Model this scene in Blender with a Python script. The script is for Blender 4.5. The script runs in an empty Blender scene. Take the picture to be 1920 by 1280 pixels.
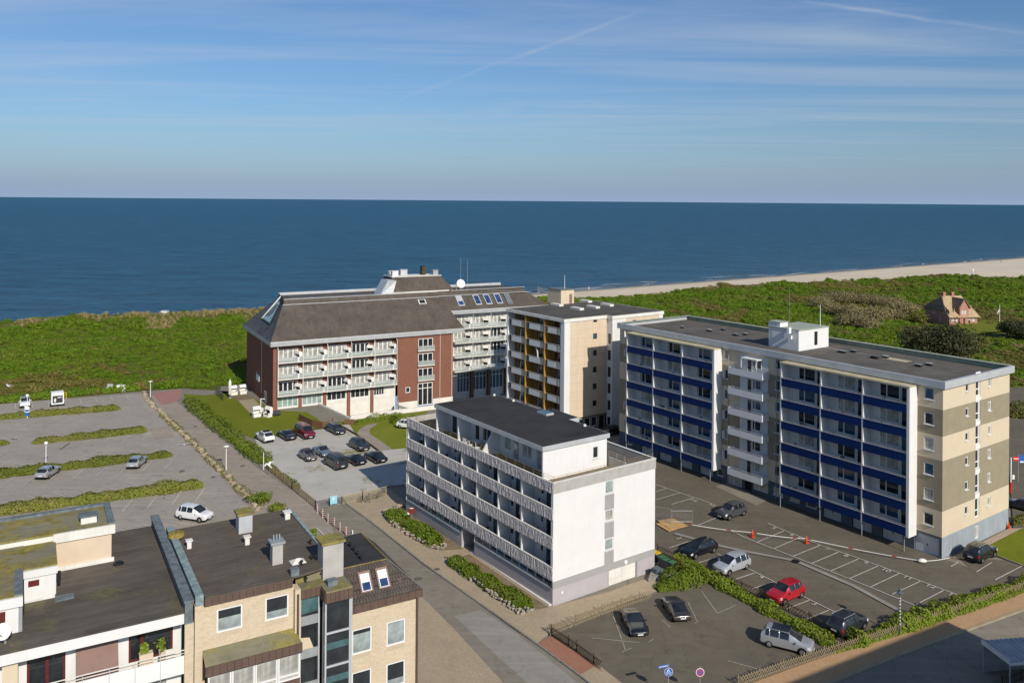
import bpy, bmesh, math, random
import numpy as np
from mathutils import Vector, Matrix, noise as mnoise
rnd = random.Random(7)
nrng = np.random.default_rng(11)
scene = bpy.context.scene
COL = scene.collection

# ------------------------------------------------------------------ camera
FPX, ROLL, CAMH = 1565.0, 0.0078, 40.0       # focal length in photo pixels, horizon tilt, height above the street
cam = bpy.data.cameras.new('camera'); camo = bpy.data.objects.new('camera', cam); COL.objects.link(camo)
cam.sensor_width = 36.0; cam.lens = 36.0 * FPX / 1920.0
cam.shift_y = -264.0 / 1920.0
cam.clip_start = 1.0; cam.clip_end = 120000.0
_c, _s = math.cos(ROLL), math.sin(ROLL)
camo.matrix_world = Matrix(((_c, -_s, 0, 0), (0, 0, -1, 0), (_s, _c, 0, CAMH), (0, 0, 0, 1)))
scene.camera = camo

# ------------------------------------------------------------------ light
SUN_EL = math.radians(32.5)
SX, SY = 0.482, -0.876                         # horizontal direction towards the sun
sd = Vector((SX * math.cos(SUN_EL), SY * math.cos(SUN_EL), math.sin(SUN_EL))).normalized()
sun = bpy.data.lights.new('sun', 'SUN'); sun.energy = 4.4; sun.angle = math.radians(0.53); sun.color = (1.0, 0.93, 0.82)
suno = bpy.data.objects.new('sun', sun); COL.objects.link(suno)
suno.rotation_euler = sd.to_track_quat('Z', 'Y').to_euler(); suno.location = (60, -80, 120)

world = bpy.data.worlds.new('World'); scene.world = world; world.use_nodes = True
wt = world.node_tree; wt.nodes.clear()
def wn(t, **kw):
    n = wt.nodes.new(t)
    for k, v in kw.items(): setattr(n, k, v)
    return n
def wl(a, b): wt.links.new(a, b)
def wmath(op, a, b=None, clamp=False):
    n = wn('ShaderNodeMath', operation=op, use_clamp=clamp)
    for i, v in enumerate((a, b)):
        if v is None: continue
        if isinstance(v, (int, float)): n.inputs[i].default_value = v
        else: wl(v, n.inputs[i])
    return n.outputs[0]
sky = wn('ShaderNodeTexSky', sky_type='NISHITA', sun_disc=False)
sky.sun_elevation = SUN_EL; sky.sun_rotation = math.atan2(SX, SY)
sky.altitude = 40; sky.air_density = 1.0; sky.dust_density = 0.9; sky.ozone_density = 2.6
geo = wn('ShaderNodeNewGeometry'); sep = wn('ShaderNodeSeparateXYZ')
neg = wn('ShaderNodeVectorMath', operation='SCALE'); neg.inputs['Scale'].default_value = -1.0
wl(geo.outputs['Incoming'], neg.inputs[0]); wl(neg.outputs[0], sep.inputs[0])
dx, dy, dz = sep.outputs
# cirrus: noise on a flat cloud sheet far above, stretched along one wind direction
zc = wmath('MAXIMUM', dz, 0.02)
u_ = wmath('DIVIDE', dx, zc); v_ = wmath('DIVIDE', dy, zc)
comb = wn('ShaderNodeCombineXYZ'); wl(u_, comb.inputs[0]); wl(v_, comb.inputs[1])
mp = wn('ShaderNodeMapping'); mp.inputs['Rotation'].default_value = (0, 0, 0.30); mp.inputs['Scale'].default_value = (0.13, 0.62, 1)
wl(comb.outputs[0], mp.inputs[0])
nz = wn('ShaderNodeTexNoise'); nz.inputs['Scale'].default_value = 1.0; nz.inputs['Detail'].default_value = 7; nz.inputs['Roughness'].default_value = 0.62; nz.inputs['Distortion'].default_value = 0.9
wl(mp.outputs[0], nz.inputs['Vector'])
cr = wn('ShaderNodeMapRange'); cr.inputs['From Min'].default_value = 0.45; cr.inputs['From Max'].default_value = 0.86; cr.inputs['To Max'].default_value = 0.62
wl(nz.outputs['Fac'], cr.inputs['Value'])
def contrail(p0, p1, width, strength, seed):
    """a thin streak on the sky along the great circle through two sky directions, between them"""
    a = Vector(p0).normalized(); b = Vector(p1).normalized(); n = a.cross(b).normalized(); m = n.cross((a + b).normalized()); 
    half = 0.5 * a.angle(b)
    def dot(v):
        d = wn('ShaderNodeVectorMath', operation='DOT_PRODUCT'); wl(neg.outputs[0], d.inputs[0]); d.inputs[1].default_value = v; return d.outputs['Value']
    wob = wn('ShaderNodeTexNoise'); wob.inputs['Scale'].default_value = 14 + seed; wl(neg.outputs[0], wob.inputs['Vector']); wob.inputs['Detail'].default_value = 4
    off = wmath('MULTIPLY', wmath('SUBTRACT', wob.outputs['Fac'], 0.5), width * 2.2)
    d = wmath('ABSOLUTE', wmath('ADD', dot(n), off))
    s = wmath('SUBTRACT', 1.0, wmath('DIVIDE', d, width), True)
    t = wmath('SUBTRACT', 1.0, wmath('POWER', wmath('MINIMUM', wmath('ABSOLUTE', wmath('DIVIDE', dot(m), math.sin(half))), 1.0), 3.0), True)
    n2 = wn('ShaderNodeTexNoise'); n2.inputs['Scale'].default_value = 9 + seed * 3; n2.inputs['Detail'].default_value = 5; wl(neg.outputs[0], n2.inputs['Vector'])
    br = wn('ShaderNodeMapRange'); br.inputs['From Min'].default_value = 0.3; br.inputs['From Max'].default_value = 0.7; wl(n2.outputs['Fac'], br.inputs['Value'])
    return wmath('MULTIPLY', wmath('MULTIPLY', wmath('MULTIPLY', s, t), br.outputs[0]), strength)
def pray(px, py):
    ddx, ddy = px - 960, py - 376
    return Vector(((ddx * _c + ddy * _s) / FPX, 1.0, -(-ddx * _s + ddy * _c) / FPX))
tot = cr.outputs[0]
for args in ((pray(1215, 18), pray(690, 208), 0.0035, 0.42, 1), (pray(1470, -5), pray(1990, 75), 0.0030, 0.45, 3), (pray(1350, 190), pray(600, 225), 0.008, 0.18, 5)):
    tot = wmath('ADD', tot, contrail(*args))
tot = wmath('MULTIPLY', wmath('MINIMUM', tot, 0.75), wmath('MULTIPLY', wmath('SUBTRACT', dz, 0.02), 14.0, True))
tint = wn('ShaderNodeMixRGB', blend_type='MULTIPLY'); tint.inputs[0].default_value = 1.0
tint.inputs[2].default_value = (0.74, 0.965, 1.22, 1); wl(sky.outputs[0], tint.inputs[1])
mixc = wn('ShaderNodeMixRGB'); wl(tot, mixc.inputs[0]); wl(tint.outputs[0], mixc.inputs[1]); mixc.inputs[2].default_value = (6.4, 7.2, 8.2, 1)
hz_ = wmath('MULTIPLY', wmath('POWER', 2.71828, wmath('DIVIDE', wmath('MAXIMUM', dz, 0.0), -0.040)), 0.97)
hazem = wn('ShaderNodeMixRGB'); wl(hz_, hazem.inputs[0]); wl(mixc.outputs[0], hazem.inputs[1]); hazem.inputs[2].default_value = (3.75, 5.1, 7.4, 1)
bg = wn('ShaderNodeBackground'); bg.inputs['Strength'].default_value = 0.080; wl(hazem.outputs[0], bg.inputs[0])
wo = wn('ShaderNodeOutputWorld'); wl(bg.outputs[0], wo.inputs[0])

scene.view_settings.view_transform = 'Standard'; scene.view_settings.look = 'None'
scene.view_settings.exposure = 0.0; scene.view_settings.gamma = 1.0; scene.view_settings.use_curve_mapping = False
scene.render.engine = 'CYCLES'
scene.cycles.max_bounces = 6; scene.cycles.diffuse_bounces = 2; scene.cycles.glossy_bounces = 3
scene.cycles.caustics_reflective = False; scene.cycles.caustics_refractive = False
scene.cycles.use_denoising = True

# ------------------------------------------------------------------ helpers
def P(px, py, z=0.0):
    """point at height z on the line of sight through a pixel of the photograph (used to survey the site)"""
    d = pray(px, py); t = (z - CAMH) / d.z
    return Vector((d.x * t, t, z))
class Frame:
    def __init__(s, o, deg):
        s.o = Vector((o[0], o[1], 0)); s.a = math.radians(deg); c, n = math.cos(s.a), math.sin(s.a)
        s.E = Vector((c, n, 0)); s.L = Vector((-n, c, 0))
    def w(s, x, y, z=0.0): return s.o + s.E * x + s.L * y + Vector((0, 0, z))
    def loc(s, p):
        d = Vector((p[0], p[1], 0)) - s.o
        return d.dot(s.E), d.dot(s.L)
FWB = Frame((4.315, 82.435), 35.6); FBB = Frame((48.77, 94.11), 35.6); FMB = Frame((9.06, 141.87), 35.6)
FHT = Frame((-45.2, 158.28), 29.0); FFY = Frame((-5.866, 54.0), 30.2)

class M:
    """collects polygons of several materials into one mesh"""
    def __init__(s): s.v = []; s.f = []; s.m = []
    def add(s, vs, fs, m=0):
        k = len(s.v); s.v += [tuple(v) for v in vs]
        for f in fs: s.f.append(tuple(i + k for i in f)); s.m.append(m)
        return s
    def quad(s, a, b, c, d, m=0): return s.add((a, b, c, d), ((0, 1, 2, 3),), m)
    def tri(s, a, b, c, m=0): return s.add((a, b, c), ((0, 1, 2),), m)
    def box(s, x0, x1, y0, y1, z0, z1, m=0):
        return s.add(((x0, y0, z0), (x1, y0, z0), (x1, y1, z0), (x0, y1, z0), (x0, y0, z1), (x1, y0, z1), (x1, y1, z1), (x0, y1, z1)),
                     ((0, 3, 2, 1), (4, 5, 6, 7), (0, 1, 5, 4), (1, 2, 6, 5), (2, 3, 7, 6), (3, 0, 4, 7)), m)
    def prism(s, pts, z0, z1, m=0, ms=None):
        n = len(pts)
        ar = sum(pts[i][0] * pts[(i + 1) % n][1] - pts[(i + 1) % n][0] * pts[i][1] for i in range(n))
        if ar < 0: pts = pts[::-1]
        ms = m if ms is None else ms
        vs = [(p[0], p[1], z0) for p in pts] + [(p[0], p[1], z1) for p in pts]
        s.add(vs, [tuple(range(n, 2 * n))], m); s.add(vs, [tuple(range(n - 1, -1, -1))], m)
        s.add(vs, [(i, (i + 1) % n, n + (i + 1) % n, n + i) for i in range(n)], ms)
        return s
    def tube(s, pts, r, n=6, m=0, cap=True):
        pts = [Vector(p) for p in pts]; rs = r if isinstance(r, (list, tuple)) else [r] * len(pts)
        rings = []
        for i, p in enumerate(pts):
            t = (pts[min(i + 1, len(pts) - 1)] - pts[max(i - 1, 0)]).normalized()
            a = t.orthogonal().normalized() if abs(t.z) < 0.99 else Vector((1, 0, 0))
            if abs(t.z) < 0.99: a = t.cross(Vector((0, 0, 1))).normalized()
            b = t.cross(a)
            rings.append([p + (a * math.cos(6.28318 * k / n) + b * math.sin(6.28318 * k / n)) * rs[i] for k in range(n)])
        vs = [v for r_ in rings for v in r_]; fs = []
        for i in range(len(pts) - 1):
            for k in range(n): fs.append((i * n + k, i * n + (k + 1) % n, (i + 1) * n + (k + 1) % n, (i + 1) * n + k))
        if cap: fs += [tuple(range(n - 1, -1, -1)), tuple(range(len(vs) - n, len(vs)))]
        return s.add(vs, fs, m)
    def lathe(s, prof, cx=0, cy=0, n=12, m=0):
        vs = [(cx + r * math.cos(6.28318 * k / n), cy + r * math.sin(6.28318 * k / n), z) for r, z in prof for k in range(n)]
        fs = [(i * n + k, i * n + (k + 1) % n, (i + 1) * n + (k + 1) % n, (i + 1) * n + k) for i in range(len(prof) - 1) for k in range(n)]
        fs += [tuple(range(n - 1, -1, -1)), tuple(range(len(vs) - n, len(vs)))]
        return s.add(vs, fs, m)
    def wall(s, ax, c, a0, a1, z0, z1, holes=(), depth=0.14, m=0, mr=None):
        """a facade sheet with real openings: ax 'y' faces -y at y=c over x, ax 'x' faces -x at x=c over y; holes (a0,a1,z0,z1) get reveals going inwards"""
        mr = m if mr is None else mr
        A = sorted({a0, a1, *[h[0] for h in holes], *[h[1] for h in holes]}); Z = sorted({z0, z1, *[h[2] for h in holes], *[h[3] for h in holes]})
        A = [a for a in A if a0 <= a <= a1]; Z = [z for z in Z if z0 <= z <= z1]
        def pt(a, z, d=0.0): return (a, c + d, z) if ax == 'y' else (c + d, a, z)
        def q(p, r, t, u, mm):
            if ax == 'y': s.quad(p, r, t, u, mm)
            else: s.quad(u, t, r, p, mm)
        for j in range(len(Z) - 1):
            run = None
            for i in range(len(A) - 1):
                am, zm = (A[i] + A[i + 1]) / 2, (Z[j] + Z[j + 1]) / 2
                hit = any(h[0] < am < h[1] and h[2] < zm < h[3] for h in holes)
                if not hit and run is None: run = A[i]
                if run is not None and (hit or i == len(A) - 2):
                    e = A[i] if hit else A[i + 1]
                    q(pt(run, Z[j]), pt(e, Z[j]), pt(e, Z[j + 1]), pt(run, Z[j + 1]), m); run = None
        for h in holes:
            q(pt(h[0], h[2]), pt(h[0], h[2], depth), pt(h[0], h[3], depth), pt(h[0], h[3]), mr)
            q(pt(h[1], h[2], depth), pt(h[1], h[2]), pt(h[1], h[3]), pt(h[1], h[3], depth), mr)
            q(pt(h[0], h[2]), pt(h[1], h[2]), pt(h[1], h[2], depth), pt(h[0], h[2], depth), mr)
            q(pt(h[0], h[3], depth), pt(h[1], h[3], depth), pt(h[1], h[3]), pt(h[0], h[3]), mr)
        return s
    def mesh(s, name, mats, smooth=False):
        me = bpy.data.meshes.new(name); me.from_pydata(s.v, [], s.f)
        mats = mats if isinstance(mats, (list, tuple)) else [mats]
        for mt in mats: me.materials.append(mt)
        if len(mats) > 1: me.polygons.foreach_set('material_index', s.m)
        if smooth: me.polygons.foreach_set('use_smooth', [True] * len(s.f))
        me.update(); return me
    def obj(s, name, mats, parent=None, loc=(0, 0, 0), rz=0.0, smooth=False, **kw):
        return put(name, s.mesh(name, mats, smooth), parent, loc, rz, **kw)
def tag(o, label=None, cat=None, group=None, kind=None):
    if label: o['label'] = label
    if cat: o['category'] = cat
    if group: o['group'] = group
    if kind: o['kind'] = kind
    return o
def put(name, me, parent=None, loc=(0, 0, 0), rz=0.0, label=None, cat=None, group=None, kind=None, rot=None, scale=None):
    o = bpy.data.objects.new(name, me); COL.objects.link(o)
    if parent is not None: o.parent = parent
    o.location = loc; o.rotation_euler = rot if rot else (0, 0, rz)
    if scale: o.scale = scale
    return tag(o, label, cat, group, kind)
def thing(name, label, cat, loc=(0, 0, 0), rz=0.0, group=None):
    return put(name, None, None, loc, rz, label, cat, group)
_kids = {}
def copy_thing(root, loc, rz, label=None, group=None):
    """a copy of a thing with copies of its parts and sub-parts (meshes shared)"""
    r = root.copy(); COL.objects.link(r); r.location = loc; r.rotation_euler = (0, 0, rz)
    if label: r['label'] = label
    if group: r['group'] = group
    if root.name not in _kids: _kids[root.name] = [(c, list(c.children)) for c in root.children]
    for ch, gs in _kids[root.name]:
        c = ch.copy(); COL.objects.link(c); c.parent = r
        for g in gs:
            d = g.copy(); COL.objects.link(d); d.parent = c
    return r

# ------------------------------------------------------------------ materials
class NT:
    def __init__(s, name):
        s.mat = bpy.data.materials.new(name); s.mat.use_nodes = True; s.t = s.mat.node_tree
        s.b = s.t.nodes['Principled BSDF']; s.tc = None
    def n(s, t, **kw):
        n = s.t.nodes.new(t)
        for k, v in kw.items():
            if k in n.inputs: n.inputs[k].default_value = v
            else: setattr(n, k, v)
        return n
    def l(s, a, b): s.t.links.new(a, b)
    def co(s, scale=(1, 1, 1), rot=(0, 0, 0)):
        if s.tc is None: s.tc = s.n('ShaderNodeTexCoord')
        if scale == (1, 1, 1) and rot == (0, 0, 0): return s.tc.outputs['Object']
        mp = s.n('ShaderNodeMapping'); mp.inputs['Scale'].default_value = scale; mp.inputs['Rotation'].default_value = rot
        s.l(s.tc.outputs['Object'], mp.inputs[0]); return mp.outputs[0]
    def noise(s, scale, detail=4, rough=0.55, vec=None, dist=0.0):
        n = s.n('ShaderNodeTexNoise'); n.inputs['Scale'].default_value = scale; n.inputs['Detail'].default_value = detail
        n.inputs['Roughness'].default_value = rough; n.inputs['Distortion'].default_value = dist
        s.l(vec if vec is not None else s.co(), n.inputs['Vector']); return n.outputs['Fac']
    def rng(s, f, a, b, c=0.0, d=1.0):
        n = s.n('ShaderNodeMapRange'); n.inputs[1].default_value = a; n.inputs[2].default_value = b; n.inputs[3].default_value = c; n.inputs[4].default_value = d
        s.l(f, n.inputs[0]); return n.outputs[0]
    def mix(s, f, a, b, mode='MIX'):
        n = s.n('ShaderNodeMixRGB', blend_type=mode)
        for i, v in enumerate((f, a, b)):
            if isinstance(v, (int, float)): n.inputs[i].default_value = v
            elif isinstance(v, tuple): n.inputs[i].default_value = (v[0], v[1], v[2], 1)
            else: s.l(v, n.inputs[i])
        return n.outputs[0]
    def math(s, op, a, b=0.0):
        n = s.n('ShaderNodeMath', operation=op)
        for i, v in enumerate((a, b)):
            if isinstance(v, (int, float)): n.inputs[i].default_value = v
            else: s.l(v, n.inputs[i])
        return n.outputs[0]
    def bump(s, h, strength=0.3, dist=0.02):
        n = s.n('ShaderNodeBump'); n.inputs['Strength'].default_value = strength; n.inputs['Distance'].default_value = dist
        s.l(h, n.inputs['Height']); s.l(n.outputs[0], s.b.inputs['Normal'])
    def done(s, col, rough=0.8, spec=0.3, metal=0.0):
        if isinstance(col, tuple): s.b.inputs['Base Color'].default_value = (col[0], col[1], col[2], 1)
        else: s.l(col, s.b.inputs['Base Color'])
        if isinstance(rough, (int, float)): s.b.inputs['Roughness'].default_value = rough
        else: s.l(rough, s.b.inputs['Roughness'])
        s.b.inputs['Specular IOR Level'].default_value = spec; s.b.inputs['Metallic'].default_value = metal
        return s.mat
def plain(name, col, rough=0.7, spec=0.3, var=0.12, scale=1.5, metal=0.0, streak=0.0, bump=0.0, fine=0.0):
    t = NT(name)
    if var == 0: return t.done(col, rough, spec, metal)
    f = t.noise(scale, 5)
    c = t.mix(t.rng(f, 0.3, 0.7), tuple(v * (1 - var) for v in col), tuple(min(1, v * (1 + var)) for v in col))
    if streak:
        g = t.noise(1.0, 4, 0.6, t.co((5.0, 5.0, 0.25)))
        c = t.mix(t.rng(g, 0.5, 0.75, 0, streak), c, tuple(v * 0.45 for v in col))
    if fine:
        g = t.noise(40, 3); c = t.mix(t.rng(g, 0.35, 0.65, 0, 1), c, t.mix(fine, c, (0.0, 0.0, 0.0)))
    if bump: t.bump(t.noise(25, 3), bump, 0.02)
    return t.done(c, rough, spec, metal)
def asphalt(name, col, warm=0.0, patch=0.25, crack=0.5, worn=0.0):
    t = NT(name)
    big = t.noise(0.16, 4, 0.6); med = t.noise(1.1, 5, 0.6); fine = t.noise(38, 2, 0.7)
    lo = tuple(v * (1 - patch) for v in col); hi = tuple(v * (1 + patch) for v in col)
    c = t.mix(t.rng(big, 0.3, 0.7), lo, hi)
    c = t.mix(t.rng(med, 0.35, 0.7, 0, 0.5), c, (col[0] * 0.72, col[1] * 0.72, col[2] * 0.7))
    st = t.noise(0.55, 6, 0.65, t.co(), 1.2)
    c = t.mix(t.rng(st, 0.58, 0.70, 0, 0.6), c, (col[0] * 0.55, col[1] * 0.54, col[2] * 0.52))
    ov = t.n('ShaderNodeTexVoronoi'); ov.inputs['Scale'].default_value = 0.42; t.l(t.co(), ov.inputs['Vector'])
    oil = t.math('MULTIPLY', t.rng(ov.outputs['Distance'], 0.10, 0.34, 1, 0), t.rng(t.noise(2.6, 4, 0.7), 0.45, 0.62))
    c = t.mix(t.math('MULTIPLY', oil, 0.55), c, (col[0] * 0.45, col[1] * 0.43, col[2] * 0.42))
    tk = t.noise(1.0, 4, 0.6, t.co((0.07, 0.9, 1), (0, 0, -0.62))); c = t.mix(t.rng(tk, 0.52, 0.66, 0, 0.35), c, (col[0] * 1.32, col[1] * 1.3, col[2] * 1.25))
    if worn:
        w = t.noise(0.35, 6, 0.7, t.co((1, 1, 1), (0, 0, .6))); c = t.mix(t.rng(w, 0.52, 0.66, 0, worn), c, (col[0] * 1.55, col[1] * 1.45, col[2] * 1.25))
    c = t.mix(t.rng(fine, 0.3, 0.75, 0.0, 0.35), c, (col[0] * 0.5, col[1] * 0.5, col[2] * 0.5))
    if crack:
        v = t.n('ShaderNodeTexVoronoi', feature='DISTANCE_TO_EDGE'); v.inputs['Scale'].default_value = 0.17
        ad = t.n('ShaderNodeMixRGB', blend_type='ADD'); ad.inputs[0].default_value = 1.0
        nn = t.n('ShaderNodeTexNoise'); nn.inputs['Scale'].default_value = 0.9; nn.inputs['Detail'].default_value = 6; t.l(t.co(), nn.inputs['Vector'])
        t.l(t.co(), ad.inputs[1]); t.l(nn.outputs['Color'], ad.inputs[2]); t.l(ad.outputs[0], v.inputs['Vector'])
        c = t.mix(t.rng(v.outputs['Distance'], 0.0, 0.006, crack, 0), c, (col[0] * 0.35, col[1] * 0.34, col[2] * 0.3))
    t.bump(fine, 0.25, 0.01)
    return t.done(c, 0.9, 0.2)
def pavers(name, c1, c2, mortar, sx, sy, rot=0.0, rough=0.9, dirt=0.3):
    t = NT(name); b = t.n('ShaderNodeTexBrick'); b.offset = 0.5
    b.inputs['Color1'].default_value = (*c1, 1); b.inputs['Color2'].default_value = (*c2, 1); b.inputs['Mortar'].default_value = (*mortar, 1)
    b.inputs['Scale'].default_value = 1.0; b.inputs['Brick Width'].default_value = sx; b.inputs['Row Height'].default_value = sy; b.inputs['Mortar Size'].default_value = 0.008 if sx < 0.5 else 0.012
    t.l(t.co((1, 1, 1), (0, 0, rot)), b.inputs['Vector'])
    d = t.noise(0.5, 6, 0.65); d2 = t.noise(4.0, 4, 0.6)
    c = t.mix(t.rng(d, 0.4, 0.72, 0, dirt), b.outputs['Color'], tuple(v * 0.5 for v in c1))
    c = t.mix(t.rng(d2, 0.35, 0.7, 0, 0.3), c, tuple(v * 1.3 for v in c2))
    t.bump(b.outputs['Fac'], -0.3, 0.01)
    return t.done(c, rough, 0.2)
def brickwall(name, c1, c2, mortar, w=0.25, h=0.075):
    """bricks on upright walls; the wall's own x+y runs along the course"""
    t = NT(name); tc = t.co(); sp = t.n('ShaderNodeSeparateXYZ'); t.l(tc, sp.inputs[0])
    cb = t.n('ShaderNodeCombineXYZ'); t.l(t.math('ADD', sp.outputs[0], sp.outputs[1]), cb.inputs[0]); t.l(sp.outputs[2], cb.inputs[1])
    b = t.n('ShaderNodeTexBrick'); b.offset = 0.5
    b.inputs['Color1'].default_value = (*c1, 1); b.inputs['Color2'].default_value = (*c2, 1); b.inputs['Mortar'].default_value = (*mortar, 1)
    b.inputs['Scale'].default_value = 1.0; b.inputs['Brick Width'].default_value = w; b.inputs['Row Height'].default_value = h; b.inputs['Mortar Size'].default_value = 0.010
    t.l(cb.outputs[0], b.inputs['Vector'])
    n = t.noise(0.8, 5, 0.6); c = t.mix(t.rng(n, 0.35, 0.7, 0, 0.35), b.outputs['Color'], tuple(v * 0.72 for v in c1))
    n2 = t.noise(6, 3); c = t.mix(t.rng(n2, 0.4, 0.7, 0, 0.25), c, tuple(min(1, v * 1.25) for v in c2))
    t.bump(b.outputs['Fac'], -0.4, 0.012)
    return t.done(c, 0.88, 0.2)
def felt(name, col, moss=0.0, mosscol=(0.12, 0.11, 0.03), seam=1.0, rot=0.0, spots=0.3, thr=0.5, rowdark=0.45, orand=0.0):
    """bitumen roofing felt: seams, faded patches, lichen and moss"""
    t = NT(name); v = t.co((1, 1, 1), (0, 0, rot))
    big = t.noise(0.30, 5, 0.65); med = t.noise(2.2, 5, 0.65)
    c = t.mix(t.rng(big, 0.3, 0.7), tuple(x * 0.72 for x in col), tuple(x * 1.3 for x in col))
    sp = t.n('ShaderNodeSeparateXYZ'); t.l(v, sp.inputs[0])
    row = t.math('FRACT', t.math('DIVIDE', t.math('ADD', sp.outputs[1], t.math('MULTIPLY', t.noise(0.8, 2), 0.06)), seam))
    line = t.rng(row, 0.0, 0.07 if seam > .5 else 0.34, rowdark, 0.0); c = t.mix(line, c, tuple(x * 0.4 for x in col))
    rowid = t.math('FLOOR', t.math('DIVIDE', sp.outputs[1], seam)); wn_ = t.n('ShaderNodeTexWhiteNoise', noise_dimensions='1D'); t.l(rowid, wn_.inputs['W'])
    c = t.mix(t.rng(wn_.outputs['Value'], 0, 1, 0, 0.30), c, tuple(x * 1.5 for x in col))
    stx = t.noise(1.0, 5, 0.7, t.co((0.6, 3.0, 1), (0, 0, rot)))
    c = t.mix(t.rng(stx, 0.45, 0.7, 0, 0.5), c, tuple(x * 0.6 for x in col))
    if moss:
        m_ = t.noise(0.45, 7, 0.72, None, 0.6); f = t.rng(m_, thr, thr + 0.14, 0, moss)
        c = t.mix(f, c, t.mix(t.rng(med, 0.35, 0.65), mosscol, tuple(x * 1.9 for x in mosscol)))
    if spots:
        vv = t.n('ShaderNodeTexVoronoi'); vv.inputs['Scale'].default_value = 1.9; t.l(t.co(), vv.inputs['Vector'])
        c = t.mix(t.rng(vv.outputs['Distance'], 0.03, 0.06, spots, 0), c, (0.5, 0.5, 0.46))
    if orand:
        oi = t.n('ShaderNodeObjectInfo'); c = t.mix(t.rng(oi.outputs['Random'], 0, 1, 0, orand), c, t.mix(0.55, c, (0.0, 0.0, 0.0)))
    t.bump(med, 0.3, 0.02)
    return t.done(c, 0.92, 0.15)
def tiles(name, c1, c2, row=0.34, col=0.3, lichen=0.15, swap=False):
    t = NT(name); b = t.n('ShaderNodeTexBrick'); b.offset = 0.5; sp = t.n('ShaderNodeSeparateXYZ'); t.l(t.co(), sp.inputs[0])
    cb = t.n('ShaderNodeCombineXYZ'); t.l(sp.outputs[1 if swap else 0], cb.inputs[0]); t.l(sp.outputs[0 if swap else 1], cb.inputs[1])
    b.inputs['Color1'].default_value = (*c1, 1); b.inputs['Color2'].default_value = (*c2, 1); b.inputs['Mortar'].default_value = (c1[0] * .35, c1[1] * .35, c1[2] * .35, 1)
    b.inputs['Scale'].default_value = 1.0; b.inputs['Brick Width'].default_value = col; b.inputs['Row Height'].default_value = row; b.inputs['Mortar Size'].default_value = 0.035; b.inputs['Mortar Smooth'].default_value = 0.6
    t.l(cb.outputs[0], b.inputs['Vector'])
    n = t.noise(0.35, 6, 0.65); c = t.mix(t.rng(n, 0.3, 0.7, 0, 0.55), b.outputs['Color'], tuple(v * 1.5 for v in c2))
    g = t.noise(1.0, 5, 0.7, t.co((1.6, 0.25, 1))); c = t.mix(t.rng(g, 0.5, 0.7, 0, 0.45), c, tuple(v * 0.5 for v in c1))
    l_ = t.noise(1.4, 7, 0.75); c = t.mix(t.rng(l_, 0.62, 0.7, 0, lichen), c, (0.34, 0.32, 0.27))
    t.bump(b.outputs['Fac'], -0.5, 0.03)
    return t.done(c, 0.85, 0.25)
def leaf(name, c1, c2, c3, scale=0.9, patch=None):
    t = NT(name); g = t.n('ShaderNodeNewGeometry'); oi = t.n('ShaderNodeObjectInfo')
    pos = g.outputs['Position']
    n = t.noise(scale, 4, 0.6, pos); n2 = t.noise(scale * 0.12, 4, 0.6, pos)
    c = t.mix(g.outputs['Random Per Island'], c1, c2); c = t.mix(t.rng(n, 0.42, 0.7, 0, 0.7), c, c3)
    c = t.mix(t.rng(n2, 0.35, 0.65, 0, 0.5), c, tuple(v * 0.7 for v in c1))
    if patch:
        n3 = t.noise(patch[3], 5, 0.65, pos); c = t.mix(t.rng(n3, 0.50, 0.66, 0, 0.75), c, patch[:3])
    c = t.mix(t.math('MULTIPLY', oi.outputs['Random'], 0.45), c, c3); c = t.mix(t.rng(t.math('FRACT', t.math('MULTIPLY', oi.outputs['Random'], 7.31)), 0.6, 1.0, 0, 0.45), c, tuple(v * 0.5 for v in c1))
    m = t.done(c, 0.6, 0.25)
    tr = t.n('ShaderNodeBsdfTranslucent'); t.l(c, tr.inputs['Color']); mx = t.n('ShaderNodeMixShader'); mx.inputs[0].default_value = 0.22
    out = t.t.nodes['Material Output']; t.l(t.b.outputs[0], mx.inputs[1]); t.l(tr.outputs[0], mx.inputs[2]); t.l(mx.outputs[0], out.inputs[0])
    return m
def glass(name, col, rough=0.04, spec=0.8, var=0.0, curtain=None):
    t = NT(name)
    if curtain:
        w = t.noise(1.0, 2, 0.5, t.co((16, 16, 0.25))); c = t.mix(t.rng(w, 0.3, 0.7), tuple(v * 0.6 for v in curtain), curtain)
        n = t.noise(0.9, 2, 0.5); c = t.mix(t.rng(n, 0.35, 0.65, 0.0, 0.6), c, col)
    else:
        n = t.noise(0.9, 3, 0.6); c = t.mix(t.rng(n, 0.35, 0.7), col, tuple(v * 2.2 + 0.01 for v in col))
    return t.done(c, rough, spec)

MT = {}
MT['asph_park'] = asphalt('pale worn asphalt', (0.375, 0.335, 0.285), patch=0.10, crack=0.3, worn=0.15)
MT['asph_dark'] = asphalt('dark asphalt', (0.158, 0.136, 0.103), patch=0.14, crack=0.5, worn=0.12)
MT['asph_road'] = asphalt('road asphalt', (0.262, 0.232, 0.185), patch=0.12, crack=0.45)
MT['asph_pale'] = asphalt('asphalt patch', (0.32, 0.30, 0.265), patch=0.08, crack=0.2)
MT['asph_path'] = asphalt('path asphalt', (0.36, 0.305, 0.245), patch=0.10, crack=0.25)
MT['pav_brown'] = pavers('brown concrete pavers', (0.375, 0.295, 0.195), (0.45, 0.36, 0.25), (0.20, 0.155, 0.10), 0.22, 0.11, 0.6)
MT['pav_red'] = pavers('red brick pavers', (0.33, 0.15, 0.095), (0.39, 0.19, 0.125), (0.14, 0.09, 0.07), 0.22, 0.11, 0.6, dirt=0.2)
MT['pav_rose'] = pavers('rose path pavers', (0.36, 0.17, 0.14), (0.40, 0.20, 0.17), (0.2, 0.12, 0.1), 0.22, 0.11, 1.1, dirt=0.2)
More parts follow.
